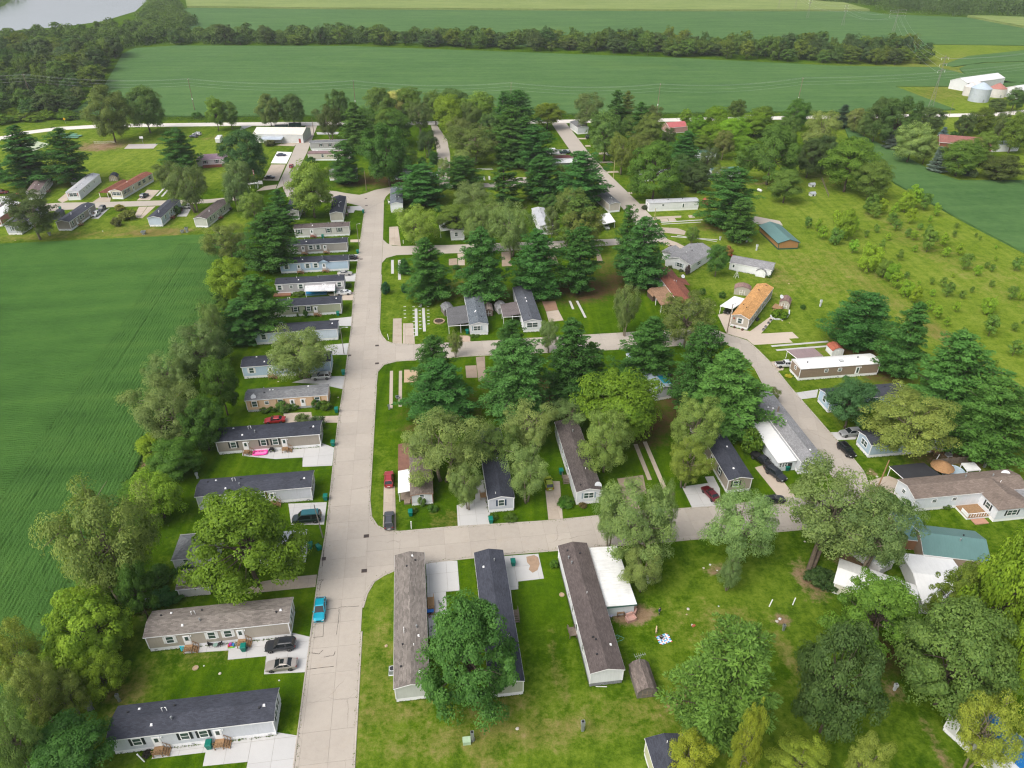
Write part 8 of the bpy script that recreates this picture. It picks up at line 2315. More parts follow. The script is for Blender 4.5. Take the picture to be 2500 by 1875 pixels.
for i in range(25):
 a_ = i / 24 * 2 * math.pi
 ring.append((1.5 * math.copysign(abs(math.cos(a_)) ** .5,math.cos(a_)),.75 * math.copysign(abs(math.sin(a_)) ** .5,math.sin(a_)),.22))
PINK = mat('pink_vinyl',(.75,.06,.33),.35,.08)
MB().tube(ring,.17,8,cap=False).build('wall',PINK,o)
MB().prism(ccw([(q[0] * .95,q[1] * .95) for q in ring[:-1]]),.02,.08).build('floor',mat('pink_floor',(.75,.2,.45),.3),o)
o = thing('barbecue_grill','black barbecue grill right of the pink pool','grill',pt('E',1210,1008),GA)
MB().box(-.6,.6,-.28,.28,.7,.8).box(-.35,.35,-.28,.28,.8,1.15).build('hood',BLACKF,o)
for xx in (-.4,.4):
 MB().box(xx - .04,xx + .04,-.22,.22,0,.7).build('leg',DARKMETAL,o)
o = thing('armchair','overturned pinkish armchair on the lawn by the white lean-to','armchair',pt('C',980,615),.4)
PNK = mat('pinkish_upholstery',(.42,.25,.21),.9)
MB().box(-.6,.6,-.5,.5,0,.5).build('seat',PNK,o)
MB().hexa([(-.6,.3,.3),(.6,.3,.3),(.6,.6,.3),(-.6,.6,.3)],[(-.6,.5,1.0),(.6,.5,1.0),(.6,.75,1.0),(-.6,.75,1.0)]).build('backrest',PNK,o)
for s in (-1,1):
 MB().box(s * .7 - .13,s * .7 + .13,-.5,.5,0,.7).build('armrest',PNK,o)
o = thing('armchair','second pinkish armchair nearer the lean-to wall','armchair',pt('C',985,560),-.5)
MB().box(-.6,.6,-.5,.5,0,.6).build('seat',PNK,o)
MB().box(-.6,.6,.3,.6,.5,1.2).build('backrest',PNK,o)
for s in (-1,1):
 MB().box(s * .7 - .13,s * .7 + .13,-.5,.5,0,.8).build('armrest',PNK,o)
o = thing('pet_crate','open brown crate at the foot of the lean-to','crate',pt('C',907,585),GA)
for b_ in ((-.6,-.54,-.4,.4,0,.9),(.54,.6,-.4,.4,0,.9),(-.54,.54,.34,.4,0,.9),(-.54,.54,-.34,.34,.84,.9),(-.54,.54,-.34,.34,0,.05)):
 MB().box(*b_).build('panel',mat('brown_board',(.16,.1,.06),.8),o)
o = thing('lawn_chair','pale lilac folding chair by the brown-roofed white home','chair',pt('C',838,590),.8)
LIL = mat('lilac_fabric',(.45,.45,.58),.8)
MB().box(-.35,.35,-.4,.4,.35,.42).build('seat',LIL,o)
MB().hexa([(-.35,.35,.4),(.35,.35,.4),(.35,.42,.4),(-.35,.42,.4)],[(-.35,.7,1.1),(.35,.7,1.1),(.35,.77,1.1),(-.35,.77,1.1)]).build('backrest',LIL,o)
for xx in (-.3,.3):
 MB().tube([(xx,-.4,0),(xx,.4,.4)],.025,5).tube([(xx,.4,0),(xx,-.4,.4)],.025,5).build('leg',GREYMETAL,o)
o = thing('picnic_blanket','patterned red white and blue blanket spread on the lawn','blanket',pt('C',1215,752),.3)
bm_ = MB()
nb = 9
for i in range(nb):
 for j in range(nb):
  q = []
  for di,dj in ((0,0),(1,0),(1,1),(0,1)):
   x_ = (i + di) / nb * 2.1 - 1.05
   y_ = (j + dj) / nb * 1.7 - .85
   q.append((x_ + .06 * math.sin(y_ * 5),y_ + .06 * math.sin(x_ * 4),.05 + .03 * math.sin(x_ * 7 + y_ * 3)))
  bm_.poly(q,(i * 3 + j * 5 + i * j) % 4)
bm_.build('cloth',None,o,mats=[mat('cloth_red',(.5,.04,.04)),mat('cloth_white',(.68,.68,.68)),mat('cloth_blue',(.03,.2,.5)),mat('cloth_teal',(.2,.45,.6))])
def person(label,loc,rz,pose,shirt,trousers,skin=(.42,.27,.19),hair=(.03,.02,.015)):
 o = thing('person',label,'person',loc,rz)
 J,E,Rr = pose
 me = bpy.data.meshes.new('body')
 me.from_pydata(J,E,[])
 ob = bpy.data.objects.new('body',me)
 C.objects.link(ob)
 ob.parent = o
 sm = ob.modifiers.new('skin','SKIN')
 sm.use_smooth_shade = True
 for v_,r_ in zip(me.skin_vertices[0].data,Rr):
  v_.radius = (r_,r_)
 me.skin_vertices[0].data[0].use_root = True
 su = ob.modifiers.new('sub','SUBSURF')
 su.levels = su.render_levels = 1
 dg = bpy.context.evaluated_depsgraph_get()
 m2 = bpy.data.meshes.new_from_object(ob.evaluated_get(dg))
 ob.modifiers.clear()
 ob.data = m2
 Jn = np.array(J)
 cl = pose_cloth[len(J)]
 mats = [mat('skin_%d' % (skin[0] * 99),skin,.6,.05),mat('shirt_' + shirt[0],shirt[1],.9),mat('trousers_' + trousers[0],trousers[1],.9),mat('hair_dark',hair,.8)]
 m2.materials.clear()
 for m_ in mats: m2.materials.append(m_)
 for p_ in m2.polygons:
  c_ = np.array(p_.center)
  p_.material_index = cl[int(np.argmin(((Jn - c_) ** 2).sum(1)))]
 h_ = np.array(J[3])
 MB().lathe([(.09,-.02),(.118,.04),(.11,.1),(.07,.15),(.01,.165)],12).build('hair',mats[3],o,tuple(h_ + np.array([0,.015,.02])))
 return o
pose_cloth = {21: [2,1,0,0,3,1,1,0,0,1,1,0,0,2,2,2,2,2,2,2,2]}
EDG = [(0,1),(1,2),(2,3),(3,4),(1,5),(5,6),(6,7),(7,8),(1,9),(9,10),(10,11),(11,12),(0,13),(13,14),(14,15),(15,16),(0,17),(17,18),(18,19),(19,20)]
RAD = [.15,.16,.06,.1,.07,.08,.05,.035,.03,.08,.05,.035,.03,.1,.065,.045,.04,.1,.065,.045,.04]
sit = [(0,0,.14),(0,.06,.52),(0,.05,.7),(0,.0,.84),(0,.0,.94),(-.19,.05,.6),(-.27,-.08,.4),(-.16,-.28,.34),(-.1,-.34,.33),(.19,.05,.6),(.27,-.08,.4),(.16,-.28,.34),(.1,-.34,.33),
       (-.12,-.05,.14),(-.24,-.42,.32),(-.1,-.62,.1),(-.05,-.72,.08),(.12,-.05,.14),(.24,-.42,.32),(.1,-.62,.1),(.05,-.72,.08)]
stand = [(0,0,.93),(0,.02,1.32),(0,.02,1.5),(0,-.03,1.63),(0,-.03,1.73),(-.2,.02,1.4),(-.26,-.02,1.12),(-.24,-.14,.88),(-.23,-.17,.8),(.2,.02,1.4),(.27,.04,1.12),(.25,-.08,.88),(.24,-.11,.8),
         (-.1,0,.88),(-.11,-.1,.48),(-.11,-.08,.08),(-.11,-.2,.04),(.1,0,.88),(.12,.06,.48),(.12,.14,.08),(.12,.04,.04)]
person('person in black sitting on the patterned blanket',pt('C',1190,752) + Vector((0,0,.06)),2.4,(sit,EDG,RAD),('black',(.015,.015,.018)),('dark',(.02,.022,.03)))
person('person in dark blue clothes standing on the lawn above the blanket',pt('C',1180,578),.6,(stand,EDG,RAD),('navy',(.02,.05,.12)),('navy_jeans',(.02,.035,.07)))
def dog(label,loc,rz,col):
 o = thing('dog',label,'dog',loc,rz)
 J = [(0,0,.42),(.3,0,.45),(.48,0,.58),(.6,0,.64),(.74,0,.6),(-.28,0,.43),(-.5,0,.55),(.26,-.1,.36),(.27,-.1,.18),(.28,-.1,.02),(.26,.1,.36),(.22,.1,.18),(.24,.1,.02),
         (-.28,-.1,.38),(-.22,-.1,.26),(-.34,-.1,.14),(-.32,-.1,.02),(-.28,.1,.38),(-.24,.1,.26),(-.36,.1,.14),(-.34,.1,.02)]
 E_ = [(0,1),(1,2),(2,3),(3,4),(0,5),(5,6),(1,7),(7,8),(8,9),(1,10),(10,11),(11,12),(5,13),(13,14),(14,15),(15,16),(5,17),(17,18),(18,19),(19,20)]
 R_ = [.13,.15,.09,.1,.045,.12,.03,.06,.035,.035,.06,.035,.035,.08,.06,.03,.035,.08,.06,.03,.035]
 me = bpy.data.meshes.new('body')
 me.from_pydata(J,E_,[])
 ob = bpy.data.objects.new('body',me)
 C.objects.link(ob)
 ob.parent = o
 ob.modifiers.new('skin','SKIN').use_smooth_shade = True
 for v_,r_ in zip(me.skin_vertices[0].data,R_): v_.radius = (r_,r_)
 me.skin_vertices[0].data[0].use_root = True
 s_ = ob.modifiers.new('sub','SUBSURF')
 s_.levels = s_.render_levels = 1
 m2 = bpy.data.meshes.new_from_object(ob.evaluated_get(bpy.context.evaluated_depsgraph_get()))
 ob.modifiers.clear()
 ob.data = m2
 m2.materials.clear()
 m2.materials.append(mat('dog_fur',col,.9,.15,6))
 for s in (-1,1):
  MB().hexa([(.55,s * .07,.68),(.62,s * .07,.68),(.62,s * .11,.66),(.55,s * .11,.66)],[(.56,s * .1,.6),(.6,s * .1,.6),(.6,s * .12,.6),(.56,s * .12,.6)]).build('ear',m2.materials[0],o)
 return o
dog('cream dog standing on the lawn left of the blanket',pt('C',1160,700),1.35,(.5,.38,.24))
o = thing('basketball_hoop','white basketball backboard on a pole at the concrete court','basketball hoop',pt('J',1382,596),GA)
MB().cyl(0,0,0,3.4,.08,sides=8).build('pole',GREYMETAL,o)
MB().box(-.9,.9,-.75,-.68,2.8,3.9).build('backboard',WHITE,o)
MB().tube([(.23 * math.cos(i * .524),-1.0 + .23 * math.sin(i * .524),3.05) for i in range(13)],.02,5).build('rim',mat('hoop_orange',(.5,.12,.02)),o)
MB().tube([(0,0,3.3),(0,-.7,3.3)],.05,6).build('arm',GREYMETAL,o)
o = thing('volleyball_net','volleyball net over the sandy patch on the common','net',pt('J',915,622),math.atan2((pt('J',1120,615) - pt('J',915,622)).y,(pt('J',1120,615) - pt('J',915,622)).x))
ln = (pt('J',1120,615) - pt('J',915,622)).length
for xx in (0,ln):
 MB().cyl(xx,0,0,2.5,.07,sides=7).build('post',POLEWOOD,o)
nt = MB()
for z_ in (1.5,1.75,2.0,2.2,2.4):
 nt.tube([(0,0,z_),(ln / 2,0,z_ - .12),(ln,0,z_)],.03 if z_ in (2.4,1.5) else .012,4)
for i in range(int(ln / .6)):
 nt.tube([(i * .6,0,1.45),(i * .6,0,2.36)],.012,3)
nt.build('mesh_netting',WHITE,o)
o = thing('flagpole','thin flagpole with a drooping red and white striped flag','flagpole',pt('P',600,1250),0)
MB().cyl(0,0,0,9,.07,.04,8).build('pole',GREYMETAL,o)
fb = MB()
for i in range(7):
 fb.hexa([(.05,-.02,6.0 + i * .3),(.45,.1,5.9 + i * .3),(.45,.14,5.9 + i * .3),(.05,.02,6.0 + i * .3)],[(.05,-.02,6.3 + i * .3),(.45,.1,6.2 + i * .3),(.45,.14,6.2 + i * .3),(.05,.02,6.3 + i * .3)],i % 2)
fb.build('flag',None,o,mats=[mat('flag_red',(.4,.03,.04)),mat('flag_white',(.65,.63,.6))])
o = thing('notice_board','small white notice board beside the mail shelter','notice board',pt('P',660,1222),GA)
MB().box(-.9,.9,-.06,.06,.9,2.3).build('board',WHITE,o)
for xx in (-.7,.7):
 MB().box(xx - .06,xx + .06,-.05,.05,0,.9).build('leg',OLDWOOD,o)
o = thing('covered_pool','flat bright blue tarp-covered pool in front of the awning','pool cover',pt('I',1005,1172),GA)
MB().box(-3.2,3.2,-.9,1.1,0,.5).build('frame',mat('pool_side',(.1,.2,.3)),o)
tp = MB()
for i in range(8):
 for j in range(3):
  q = [(-3.3 + (i + a_) * .825,-1.0 + (j + b_) * .73,.55 + .08 * math.sin((i + a_) * 1.7 + (j + b_) * 2.3)) for a_,b_ in ((0,0),(1,0),(1,1),(0,1))]
  tp.poly(q)
tp.build('cover',mat('bright_blue_tarp',(.005,.2,.42),.35,.25),o)
o = thing('wooden_deck','reddish wooden deck between the dark roof and the awning','deck',pt('I',700,1185),GA)
MB().box(-2.6,2.6,-.9,1.3,.1,.45).build('platform',mat('deck_redwood',(.24,.12,.07),.85),o)
for x_ in (-2.4,0,2.4):
 MB().box(x_ - .06,x_ + .06,-.8,-.68,0,.1).build('footing',OLDWOOD,o)
DG = mat('dumpster_green',(.02,.05,.04),.6,.2)
for lab,x_,y_,l_ in [('long dark dumpster behind the workshop',905,552,7),('green dumpster right of the long dark one',1035,528,4),('second green dumpster by the top street',1105,528,3)]:
 o = thing('dumpster',lab,'dumpster',pt('P',x_,y_),GA,'dumpsters')
 MB().hexa([(-l_ / 2 + .3,-1.1,0),(l_ / 2 - .3,-1.1,0),(l_ / 2 - .3,1.1,0),(-l_ / 2 + .3,1.1,0)],[(-l_ / 2,-1.2,2.0),(l_ / 2,-1.2,2.0),(l_ / 2,1.2,2.2),(-l_ / 2,1.2,2.2)]).build('body',DG,o)
 for i in range(int(l_)):
  MB().box(-l_ / 2 + .4 + i,-l_ / 2 + .55 + i,-1.24,-1.1,.2,1.9).build('rib',DG,o)
 MB().box(-l_ / 2 + .1,l_ / 2 - .1,-1.1,1.1,2.12,2.22).build('lid',DARKMETAL,o)
DK = mat('green_dock',(.12,.28,.2),.7)
for i,(x_,y_) in enumerate([(700,528),(670,545),(655,515)]):
 o = thing('stacked_dock',['long green dock section at the top of the stack by the gravel road','green dock section nearest the common lawn','pale green dock section at the back of the stack'][i],'dock section',pt('J',x_,y_),GA - .1,'dock sections')
 MB().box(-5,5,-.8,.8,.45,.75).build('deck',DK,o)
 for xx in (-4,0,4):
  MB().box(xx - .5,xx + .5,-.7,.7,0,.45).build('float',DARKMETAL,o)
o = thing('road_sign','yellow diamond warning sign on the verge of the gravel road','road sign',pt('J',632,400),GA + .2)
MB().box(-.05,.05,-.03,.03,0,2.4).build('post',GREYMETAL,o)
MB().poly([(0,-.05,1.7),(.75,-.05,2.45),(0,-.05,3.2),(-.75,-.05,2.45)]).poly([(0,-.035,1.7),(-.75,-.035,2.45),(0,-.035,3.2),(.75,-.035,2.45)]).build('plate',mat('sign_yellow',(.75,.42,.01),.5),o)
o = thing('propane_tank','white propane tank on the upper right lawn','propane tank',pt('L',1793,1060),UP + .3)
MB().tube([(-1.3,0,.75),(-1.2,0,.75),(-1.0,0,.75),(1.0,0,.75),(1.2,0,.75),(1.3,0,.75)],[.1,.38,.52,.52,.38,.1],14).build('tank',paint('tank_white',(.7,.7,.68),.4,0),o)
for xx in (-.8,.8):
 MB().box(xx - .1,xx + .1,-.35,.35,0,.35).build('foot',GREYMETAL,o)
def satellite(label,k,x,y,z,r=.5,rz=0):
 o = thing('satellite_dish',label,'satellite dish',pt(k,x,y,z),rz)
 MB().lathe([(.02,.0),(r * .5,.05),(r * .85,.16),(r,.24)],18).build('dish',LG,o,(0,0,.35)).rotation_euler = (rad(48),0,0)
 MB().tube([(0,0,-.25),(0,.05,.4)],.04,6).build('mast',GREYMETAL,o)
 MB().tube([(0,-.1,.3),(0,-r * .9,r * .9 + .3)],.025,5).build('feed_arm',GREYMETAL,o)
 return o
satellite('large satellite dish on the roof edge of the grey-black roofed home','G',362,1290,3.3,.75,.4)
satellite('satellite dish on the weathered grey roof of the peach home','E',1060,572,3.3,.6,.2)
satellite('big satellite dish at the right gable of the white bay home','H',2000,1200,3.4,.85,-.5)
satellite('satellite dish beside the red-brown roofed home','O',614,655,3.2,.6,.3)
satellite('satellite dish between the orange-roofed home and the barn shed','O',1500,838,3.0,.6,.3)
o = thing('garden_wall','curved low white garden wall round the clipped hedge','garden wall',pt('O',1490,990),0)
gw = [pt('O',*q) - pt('O',1490,990) for q in [(1405,1000),(1415,1022),(1450,1035),(1510,1033),(1555,1012),(1572,985),(1574,955)]]
for a_,b_ in zip(gw,gw[1:]):
 d_ = (b_ - a_).normalized()
 n_ = Vector((-d_.y,d_.x,0)) * .18
 MB().hexa([a_ - n_,b_ - n_,b_ + n_,a_ + n_],[q + Vector((0,0,.38)) for q in (a_ - n_,b_ - n_,b_ + n_,a_ + n_)]).build('block',LG,o)
o = thing('wooden_deck','small brown deck with steps at the orange-roofed home','deck',pt('O',1440,925),rad(55))
MB().box(-1.6,1.6,-2.4,.4,.5,.65).build('platform',WOOD,o)
for i in range(3):
 MB().box(-1.6 - (i + 1) * .3,-1.6 - i * .3,-1.6,-.2,.35 - i * .15,.42 - i * .15).build('tread',WOOD,o)
for x_ in (-1.5,0,1.5):
 MB().box(x_ - .05,x_ + .05,-2.35,-2.25,0,1.5).build('post',WOOD,o)
MB().box(-1.6,1.6,-2.36,-2.26,1.4,1.5).build('railing',WOOD,o)
o = thing('garden_bench','dark metal bench along the patio of the orange-roofed home','bench',pt('O',1290,1040),rad(55))
MB().box(-.8,.8,-.25,.25,.4,.45).build('seat',DARKMETAL,o)
MB().box(-.8,.8,.22,.27,.45,.95).build('backrest',DARKMETAL,o)
for x_ in (-.7,.7):
 MB().box(x_ - .04,x_ + .04,-.22,.22,0,.4).build('leg',DARKMETAL,o)
for i,q in enumerate([(1340,1130),(1360,1105),(1385,1070),(1405,1045)]):
 o = thing('flower_planter',['grey planter nearest the street on the patio edge','second grey planter along the patio edge','third planter along the patio edge with teal pot','last planter along the patio edge by the hedge'][i],'planter',pt('O',*q),rad(55),'patio planters')
 MB().hexa([(-.35,-.25,0),(.35,-.25,0),(.35,.25,0),(-.35,.25,0)],[(-.45,-.32,.5),(.45,-.32,.5),(.45,.32,.5),(-.45,.32,.5)]).build('pot',mat('planter_grey',(.25,.26,.27)),o)
 MB().box(-.38,.38,-.26,.26,.48,.52).build('soil',mat('soil',(.05,.035,.025)),o)
for lab,q in [('brown barrel planter left of the red star home window',(1078,1108)),('brown barrel planter right of the red star home window',(1150,1130))]:
 o = thing('barrel_planter',lab,'planter',pt('O',*q),0,'barrel planters')
 MB().lathe([(.26,0),(.34,.25),(.3,.5)],12).build('barrel',mat('barrel_wood',(.12,.05,.035)),o)
 MB().lathe([(.31,.12),(.33,.2)],12).build('hoop',DARKMETAL,o)
o = thing('fire_pit','round stone-ringed flower bed beside the grey carport','planter',pt('N',635,1052),0)
for i in range(14):
 a_ = i * 2 * math.pi / 14
 MB().box(-.28,.28,-.15,.15,0,.35).build('stone',mat('tan_stone',(.4,.3,.2)),o,(1.45 * math.cos(a_),1.45 * math.sin(a_),0),a_ + math.pi / 2)
MB().cyl(0,0,0,.2,1.35,sides=16).build('soil',MATS['soil'],o)
for lab,k,x_,y_ in [('small ring of white stones beside the brown-roofed white home','C',495,440),('tan round slab in the lawn between the two lower left homes','A',1378,956)]:
 o = thing('stone_ring',lab,'stone ring',pt(k,x_,y_),0)
 for i in range(8):
  a_ = i * math.pi / 4
  MB().box(-.14,.14,-.1,.1,0,.12).build('stone',mat('tan_stone',(.4,.3,.2)),o,(.34 * math.cos(a_),.34 * math.sin(a_),0),a_ + math.pi / 2)
 MB().cyl(0,0,0,.07,.26,sides=10).build('fill',mat('sand',(.42,.3,.18)),o)
for i in range(9):
 for j,xx in enumerate((325,405,460,535)):
  if j == 2 and i > 6 or j == 3 and i > 5 or j == 0 and i > 3: continue
  o = add('paving_block',cached('pavblock',lambda: MB().box(-.35,.35,-.12,.12,0,.09).mesh('paving_block')),LG,None,pt('N',xx + i * .8,918 + i * (33 if j != 3 else 31)),GA)
  tag(o,'white paving block in the rows on the vacant lot by the main street','paving block','rows of paving blocks')
for lab,q in [('grey-roofed dog house, upper of two in the pen',(300,1310)),('grey dog house, lower of two in the pen',(303,1392))]:
 o = thing('dog_house',lab,'dog house',pt('M',*q),.2,'dog houses')
 MB().box(-1.1,1.1,-.9,.9,0,1.0).build('wall',WHITE,o)
 MB().extrude_x([(-1.1,.95),(1.1,.95),(0,1.75)],-1.3,1.3).build('roof',mat('doghouse_roof',(.35,.37,.4)),o)
 MB().box(-.35,.35,-.93,-.9,.05,.75).build('opening',DARKMETAL,o)
o = thing('swing_frame','white A-frame yard ornament between garage and double-wide','yard ornament',pt('O',1095,655),.3)
MB().tube([(-.6,-.5,0),(0,0,2.6),(.6,-.5,0)],.07,5).tube([(-.6,.5,0),(0,0,2.6),(.6,.5,0)],.07,5).build('legs',WPL,o)
for z_ in (.7,1.3,1.9):
 f_ = 1 - z_ / 2.6
 MB().box(-.6 * f_,.6 * f_,-.5 * f_,-.5 * f_ + .08,z_,z_ + .12).build('slat',WPL,o)
o = thing('lawn_tractor','red lawn tractor behind the white garage','lawn tractor',pt('O',1060,475),2.0)
RP = paint('tractor_red',(.45,.05,.03))
MB().box(-.1,.8,-.3,.3,.4,.85).build('hood',RP,o)
MB().box(-.8,-.1,-.4,.4,.35,.55).build('fender',RP,o)
MB().box(-.55,-.2,-.22,.22,.55,.95).build('seat',BLACKF,o)
for xx,rr__ in ((-.5,.36),(.6,.24)):
 for s in (-1,1):
  MB().cyl(0,0,0,.2,rr__,sides=12).build('wheel',RUBBER,o,(xx,s * .4,rr__)).rotation_euler = (-s * math.pi / 2,0,0)
o = thing('garden_tractor','red tractor by the mauve-roofed loop home','lawn tractor',pt('J',165,1105),.8)
MB().box(-.1,1.2,-.4,.4,.5,1.2).build('hood',RP,o)
MB().box(-1.2,-.1,-.6,.6,.5,.8).build('fender',RP,o)
for xx,rr__ in ((-.7,.6),(.8,.4)):
 for s in (-1,1):
  MB().cyl(0,0,0,.3,rr__,sides=12).build('wheel',RUBBER,o,(xx,s * .6,rr__)).rotation_euler = (-s * math.pi / 2,0,0)
o = thing('bicycle','dark bicycle standing on the drive of the long grey-brown roofed home','bicycle',pt('B',1370,520) + Vector((0,0,.04)),UP + .3)
for xx in (-.5,.5):
 MB().tube([(xx + .33 * math.cos(i * .449),0,.34 + .33 * math.sin(i * .449)) for i in range(15)],.025,5,cap=False).build('wheel',RUBBER,o)
MB().tube([(-.5,0,.34),(-.15,0,.75),(.4,0,.8),(.5,0,.34)],.03,5).tube([(-.5,0,.34),(0,0,.35),(.4,0,.8)],.03,5).tube([(0,0,.35),(-.18,0,.85)],.03,5).build('frame',DARKMETAL,o)
MB().tube([(.38,-.28,.98),(.42,0,.95),(.38,.28,.98)],.02,5).build('handlebar',DARKMETAL,o)
MB().box(-.3,-.08,-.07,.07,.85,.9).build('saddle',BLACKF,o)
o = thing('wooden_steps','weathered wooden landing at the side of the long grey-brown roofed home','steps',pt('B',1305,515) + Vector((0,0,.04)),GA)
MB().box(-.55,.6,-1.2,1.2,.55,.7).build('landing',WOOD,o)
for i in range(3):
 MB().box(-.55,.6,-1.5 - i * .28,-1.22 - i * .28,.38 - i * .17,.45 - i * .17).build('tread',WOOD,o)
MB().box(-.5,-.42,-1.15,1.15,0,.55).box(.5,.58,-1.15,1.15,0,.55).build('stringer',WOOD,o)
MB().box(.5,.58,-1.2,1.2,1.4,1.5).box(.5,.58,1.1,1.2,.7,1.4).box(.5,.58,-1.2,-1.1,.7,1.4).build('railing',WOOD,o)
o = thing('toy_wagon','blue toy tub by the wooden landing of the grey-brown roofed home','toy',pt('B',1303,562) + Vector((0,0,.04)),GA)
MB().hexa([(-.4,-.35,.1),(.4,-.35,.1),(.4,.35,.1),(-.4,.35,.1)],[(-.55,-.45,.55),(.55,-.45,.55),(.55,.45,.55),(-.55,.45,.55)]).build('tub',mat('toy_blue',(.02,.15,.5),.4),o)
for s in (-1,1):
 MB().cyl(s * .3,-.38,0,.1,.12,sides=8).build('wheel',RUBBER,o)
o = thing('tricycle','small red tricycle below the blue toy tub','tricycle',pt('B',1296,590) + Vector((0,0,.04)),1.2)
for xx,yy,r__ in ((.3,0,.2),(-.25,-.2,.14),(-.25,.2,.14)):
 MB().cyl(0,0,-.03,.03,r__,sides=10).build('wheel',RUBBER,o,(xx,yy,r__)).rotation_euler = (math.pi / 2,0,0)
MB().tube([(.3,0,.2),(.22,0,.55),(-.25,0,.2)],.03,5).tube([(-.25,-.2,.14),(-.25,.2,.14)],.025,5).build('frame',mat('trike_red',(.35,.03,.03)),o)
MB().box(-.2,.05,-.09,.09,.36,.42).build('seat',BLACKF,o)
def hose(label,k,pts_,col):
 p0 = pt(k,*pts_[0])
 o = thing('garden_hose',label,'hose',p0,0)
 q = [pt(k,*x_) - p0 + Vector((0,0,.06)) for x_ in pts_]
 MB().tube(q,.035,5).build('hose',mat('hose_%s' % k,col,.5),o)
 MB().tube([q[0],q[0] + Vector((.12,.05,0))],.05,6).build('nozzle',GREYMETAL,o)
hose('pale green garden hose curled on the lawn by the brown-roofed white home','C',[(865,735),(885,722),(902,730),(895,748),(870,745),(872,730),(905,732),(935,745),(920,760),(890,768),(880,785)],(.15,.4,.3))
hose('dark hose coiled on the drive of the long grey-brown roofed home','B',[(1300,665),(1320,660),(1332,675),(1322,692),(1300,690),(1292,675),(1305,668),(1325,680),(1310,697),(1296,700),(1300,730)],(.1,.11,.12))
LIT = [('A',1437,940),('A',1550,995),('A',1967,1043),('B',235,1043),('B',990,800),('B',1912,1383),('C',180,1383),('C',1540,228),('C',1590,268),('C',1495,252),('C',1385,540),('C',1375,578),('C',1415,655),('C',1600,520),('D',300,610),('D',280,628),('D',520,25),('D',475,65),
       ('E',1260,438),('E',1745,565),('J',990,1440),('J',148,1530),('O',1570,712),('O',905,905),('O',1575,1065),('O',1510,1045),('L',1690,1530),('H',965,1208),('H',910,1165),('B',1680,1280)]
for i,(k,x_,y_) in enumerate(LIT):
 r_ = random.uniform(.1,.22)
 mb = MB().lathe([(r_ * 1.1,0),(r_ * 1.25,r_ * .4),(r_ * .8,r_ * .8),(r_ * .2,r_)],7)
 mb.v = [(a_[0] * random.uniform(.75,1.3),a_[1] * random.uniform(.75,1.3),a_[2]) for a_ in mb.v]
 o = mb.build('stone',random.choice([LG,mat('tan_stone',(.4,.3,.2)),mat('pale_stone',(.5,.46,.4))]),None,pt(k,x_,y_),random.uniform(0,6))
 tag(o,'small pale stone or scrap lying in the grass','stone','stones in the grass')
for lab,k,x_,y_,l_ in [('small red brick lying on the lawn right of the blanket','C',1415,655,.3)]:
 o = add('brick',MB().box(-.3,.3,-.18,.18,.0,.18).mesh('brick'),mat('brick_red',(.35,.1,.05)),None,pt(k,x_ + 8,y_ + 4),.5)
 tag(o,lab,'brick')
o = thing('television_antenna','silver television antenna behind the weathered barn shed','antenna',pt('C',1030,985),.3)
MB().cyl(0,0,0,4.2,.04,sides=6).build('mast',GREYMETAL,o)
MB().tube([(-.9,0,4.1),(.9,0,4.1)],.03,5).build('boom',GREYMETAL,o)
for i in range(6):
 MB().tube([(-.8 + i * .32,-.5 + i * .05,4.1),(-.8 + i * .32,.5 - i * .05,4.1)],.02,4).build('element',GREYMETAL,o)
o = thing('privacy_fence','weathered board fence behind the black garage roof','fence',pt('H',1400,1120),GA)
for i in range(14):
 MB().box(i * .62,i * .62 + .56,0,.05,0,1.7 + .06 * math.sin(i * 3)).build('board',OLDWOOD,o)
MB().box(0,8.7,.05,.12,1.2,1.32).build('rail',OLDWOOD,o)
o = thing('pen_fence','low brown wire pen fence at the upper right dog pen','fence',pt('M',390,1250),0)
a_ = pt('M',450,1400) - pt('M',390,1250)
for i in range(8):
 q = a_ * (i / 7)
 MB().box(q.x - .1,q.x + .1,q.y - .1,q.y + .1,0,1.3).build('post',OLDWOOD,o)
for z_ in (.5,1.1):
 MB().tube([(0,0,z_),(a_.x,a_.y,z_)],.05,5).build('rail',OLDWOOD,o)
o = thing('patio_roof','round brown thatched shelter beside the black garage roof','shelter',pt('H',1470,1190),0)
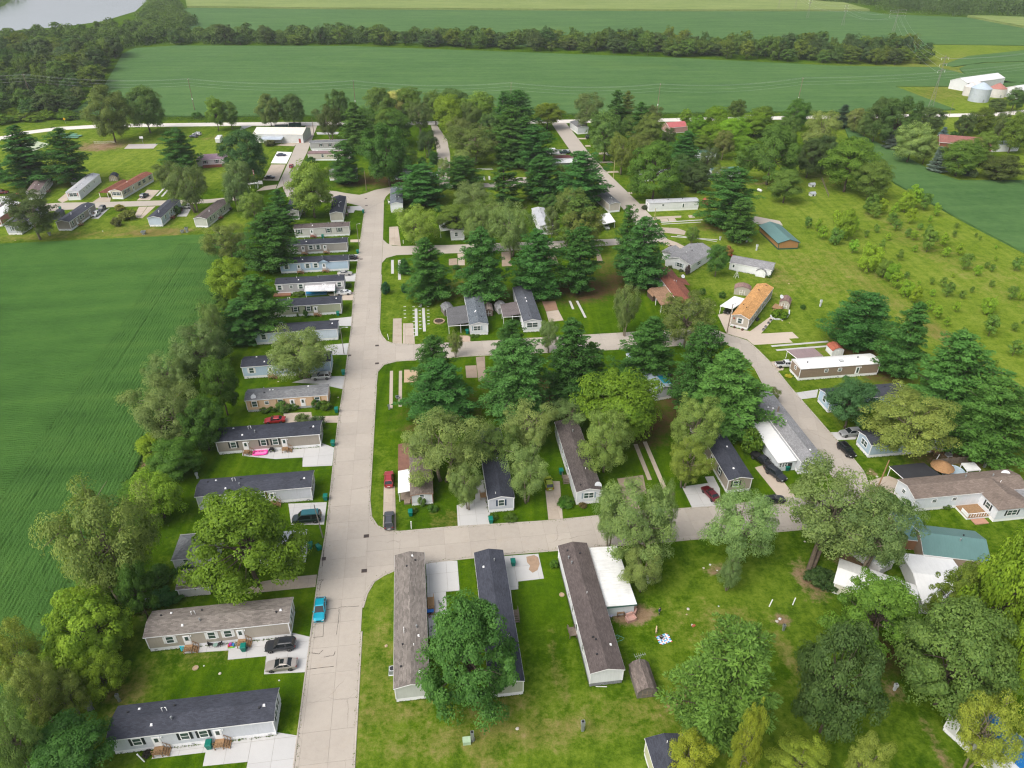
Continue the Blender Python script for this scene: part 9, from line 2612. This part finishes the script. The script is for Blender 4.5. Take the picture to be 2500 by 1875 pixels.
MB().lathe([(2.3,2.1),(1.2,2.9),(.1,3.4)],12).build('roof',mat('thatch',(.3,.17,.08),.9,.3,4),o)
for i in range(5):
 a__ = i * 1.257
 MB().cyl(1.9 * math.cos(a__),1.9 * math.sin(a__),0,2.2,.08,sides=6).build('post',WOOD,o)
o = thing('swimming_pool','small pale blue above-ground pool behind the black garage roof','pool',pt('H',1580,1190),0)
MB().lathe([(2.2,0),(2.25,.9),(2.15,.95),(2.1,.8)],20).build('wall',mat('pool_wall',(.4,.5,.58),.5),o)
MB().cyl(0,0,.7,.75,2.1,sides=20).build('water',mat('pool_water',(.2,.3,.36),.1,.1,spec=.6),o)
o = thing('boat','white boat on a trailer under the leaning elm','boat',pt('D',860,100),rad(-35))
MB().hexa([(-2.2,-.6,.5),(1.8,-.5,.5),(1.8,.5,.5),(-2.2,.6,.5)],[(-2.6,-1.0,1.3),(3.0,-.1,1.45),(3.0,.1,1.45),(-2.6,1.0,1.3)]).build('hull',paint('boat_white',(.66,.67,.68),.35,0),o)
MB().hexa([(-.4,-.7,1.3),(.7,-.6,1.35),(.7,.6,1.35),(-.4,.7,1.3)],[(-.3,-.5,1.8),(.4,-.45,1.8),(.4,.45,1.8),(-.3,.5,1.8)]).build('cabin',GLASS,o)
MB().box(-2.4,3.2,-.08,.08,.38,.48).build('trailer_beam',GREYMETAL,o)
for s in (-1,1):
 MB().cyl(0,0,0,.18,.33,sides=12).build('wheel',RUBBER,o,(-.6,s * .8,.33)).rotation_euler = (-s * math.pi / 2,0,0)
# ================================================================== AIR
hz = MB().box(-6500,6500,-1600,9500,-1.0,97.5).build('haze')
hm,n,b = nodes_of('haze_air')
n.nodes.remove(b)
pv = N(n,'ShaderNodeVolumePrincipled',_Density=0.0001,_Anisotropy=0.3)
pv.inputs['Color'].default_value = (.93,.96,1.0,1)
n.links.new(pv.outputs[0],n.nodes['Material Output'].inputs['Volume'])
hz.data.materials.append(hm)
tag(hz,'thin pale summer haze over the whole valley','haze',kind='stuff')
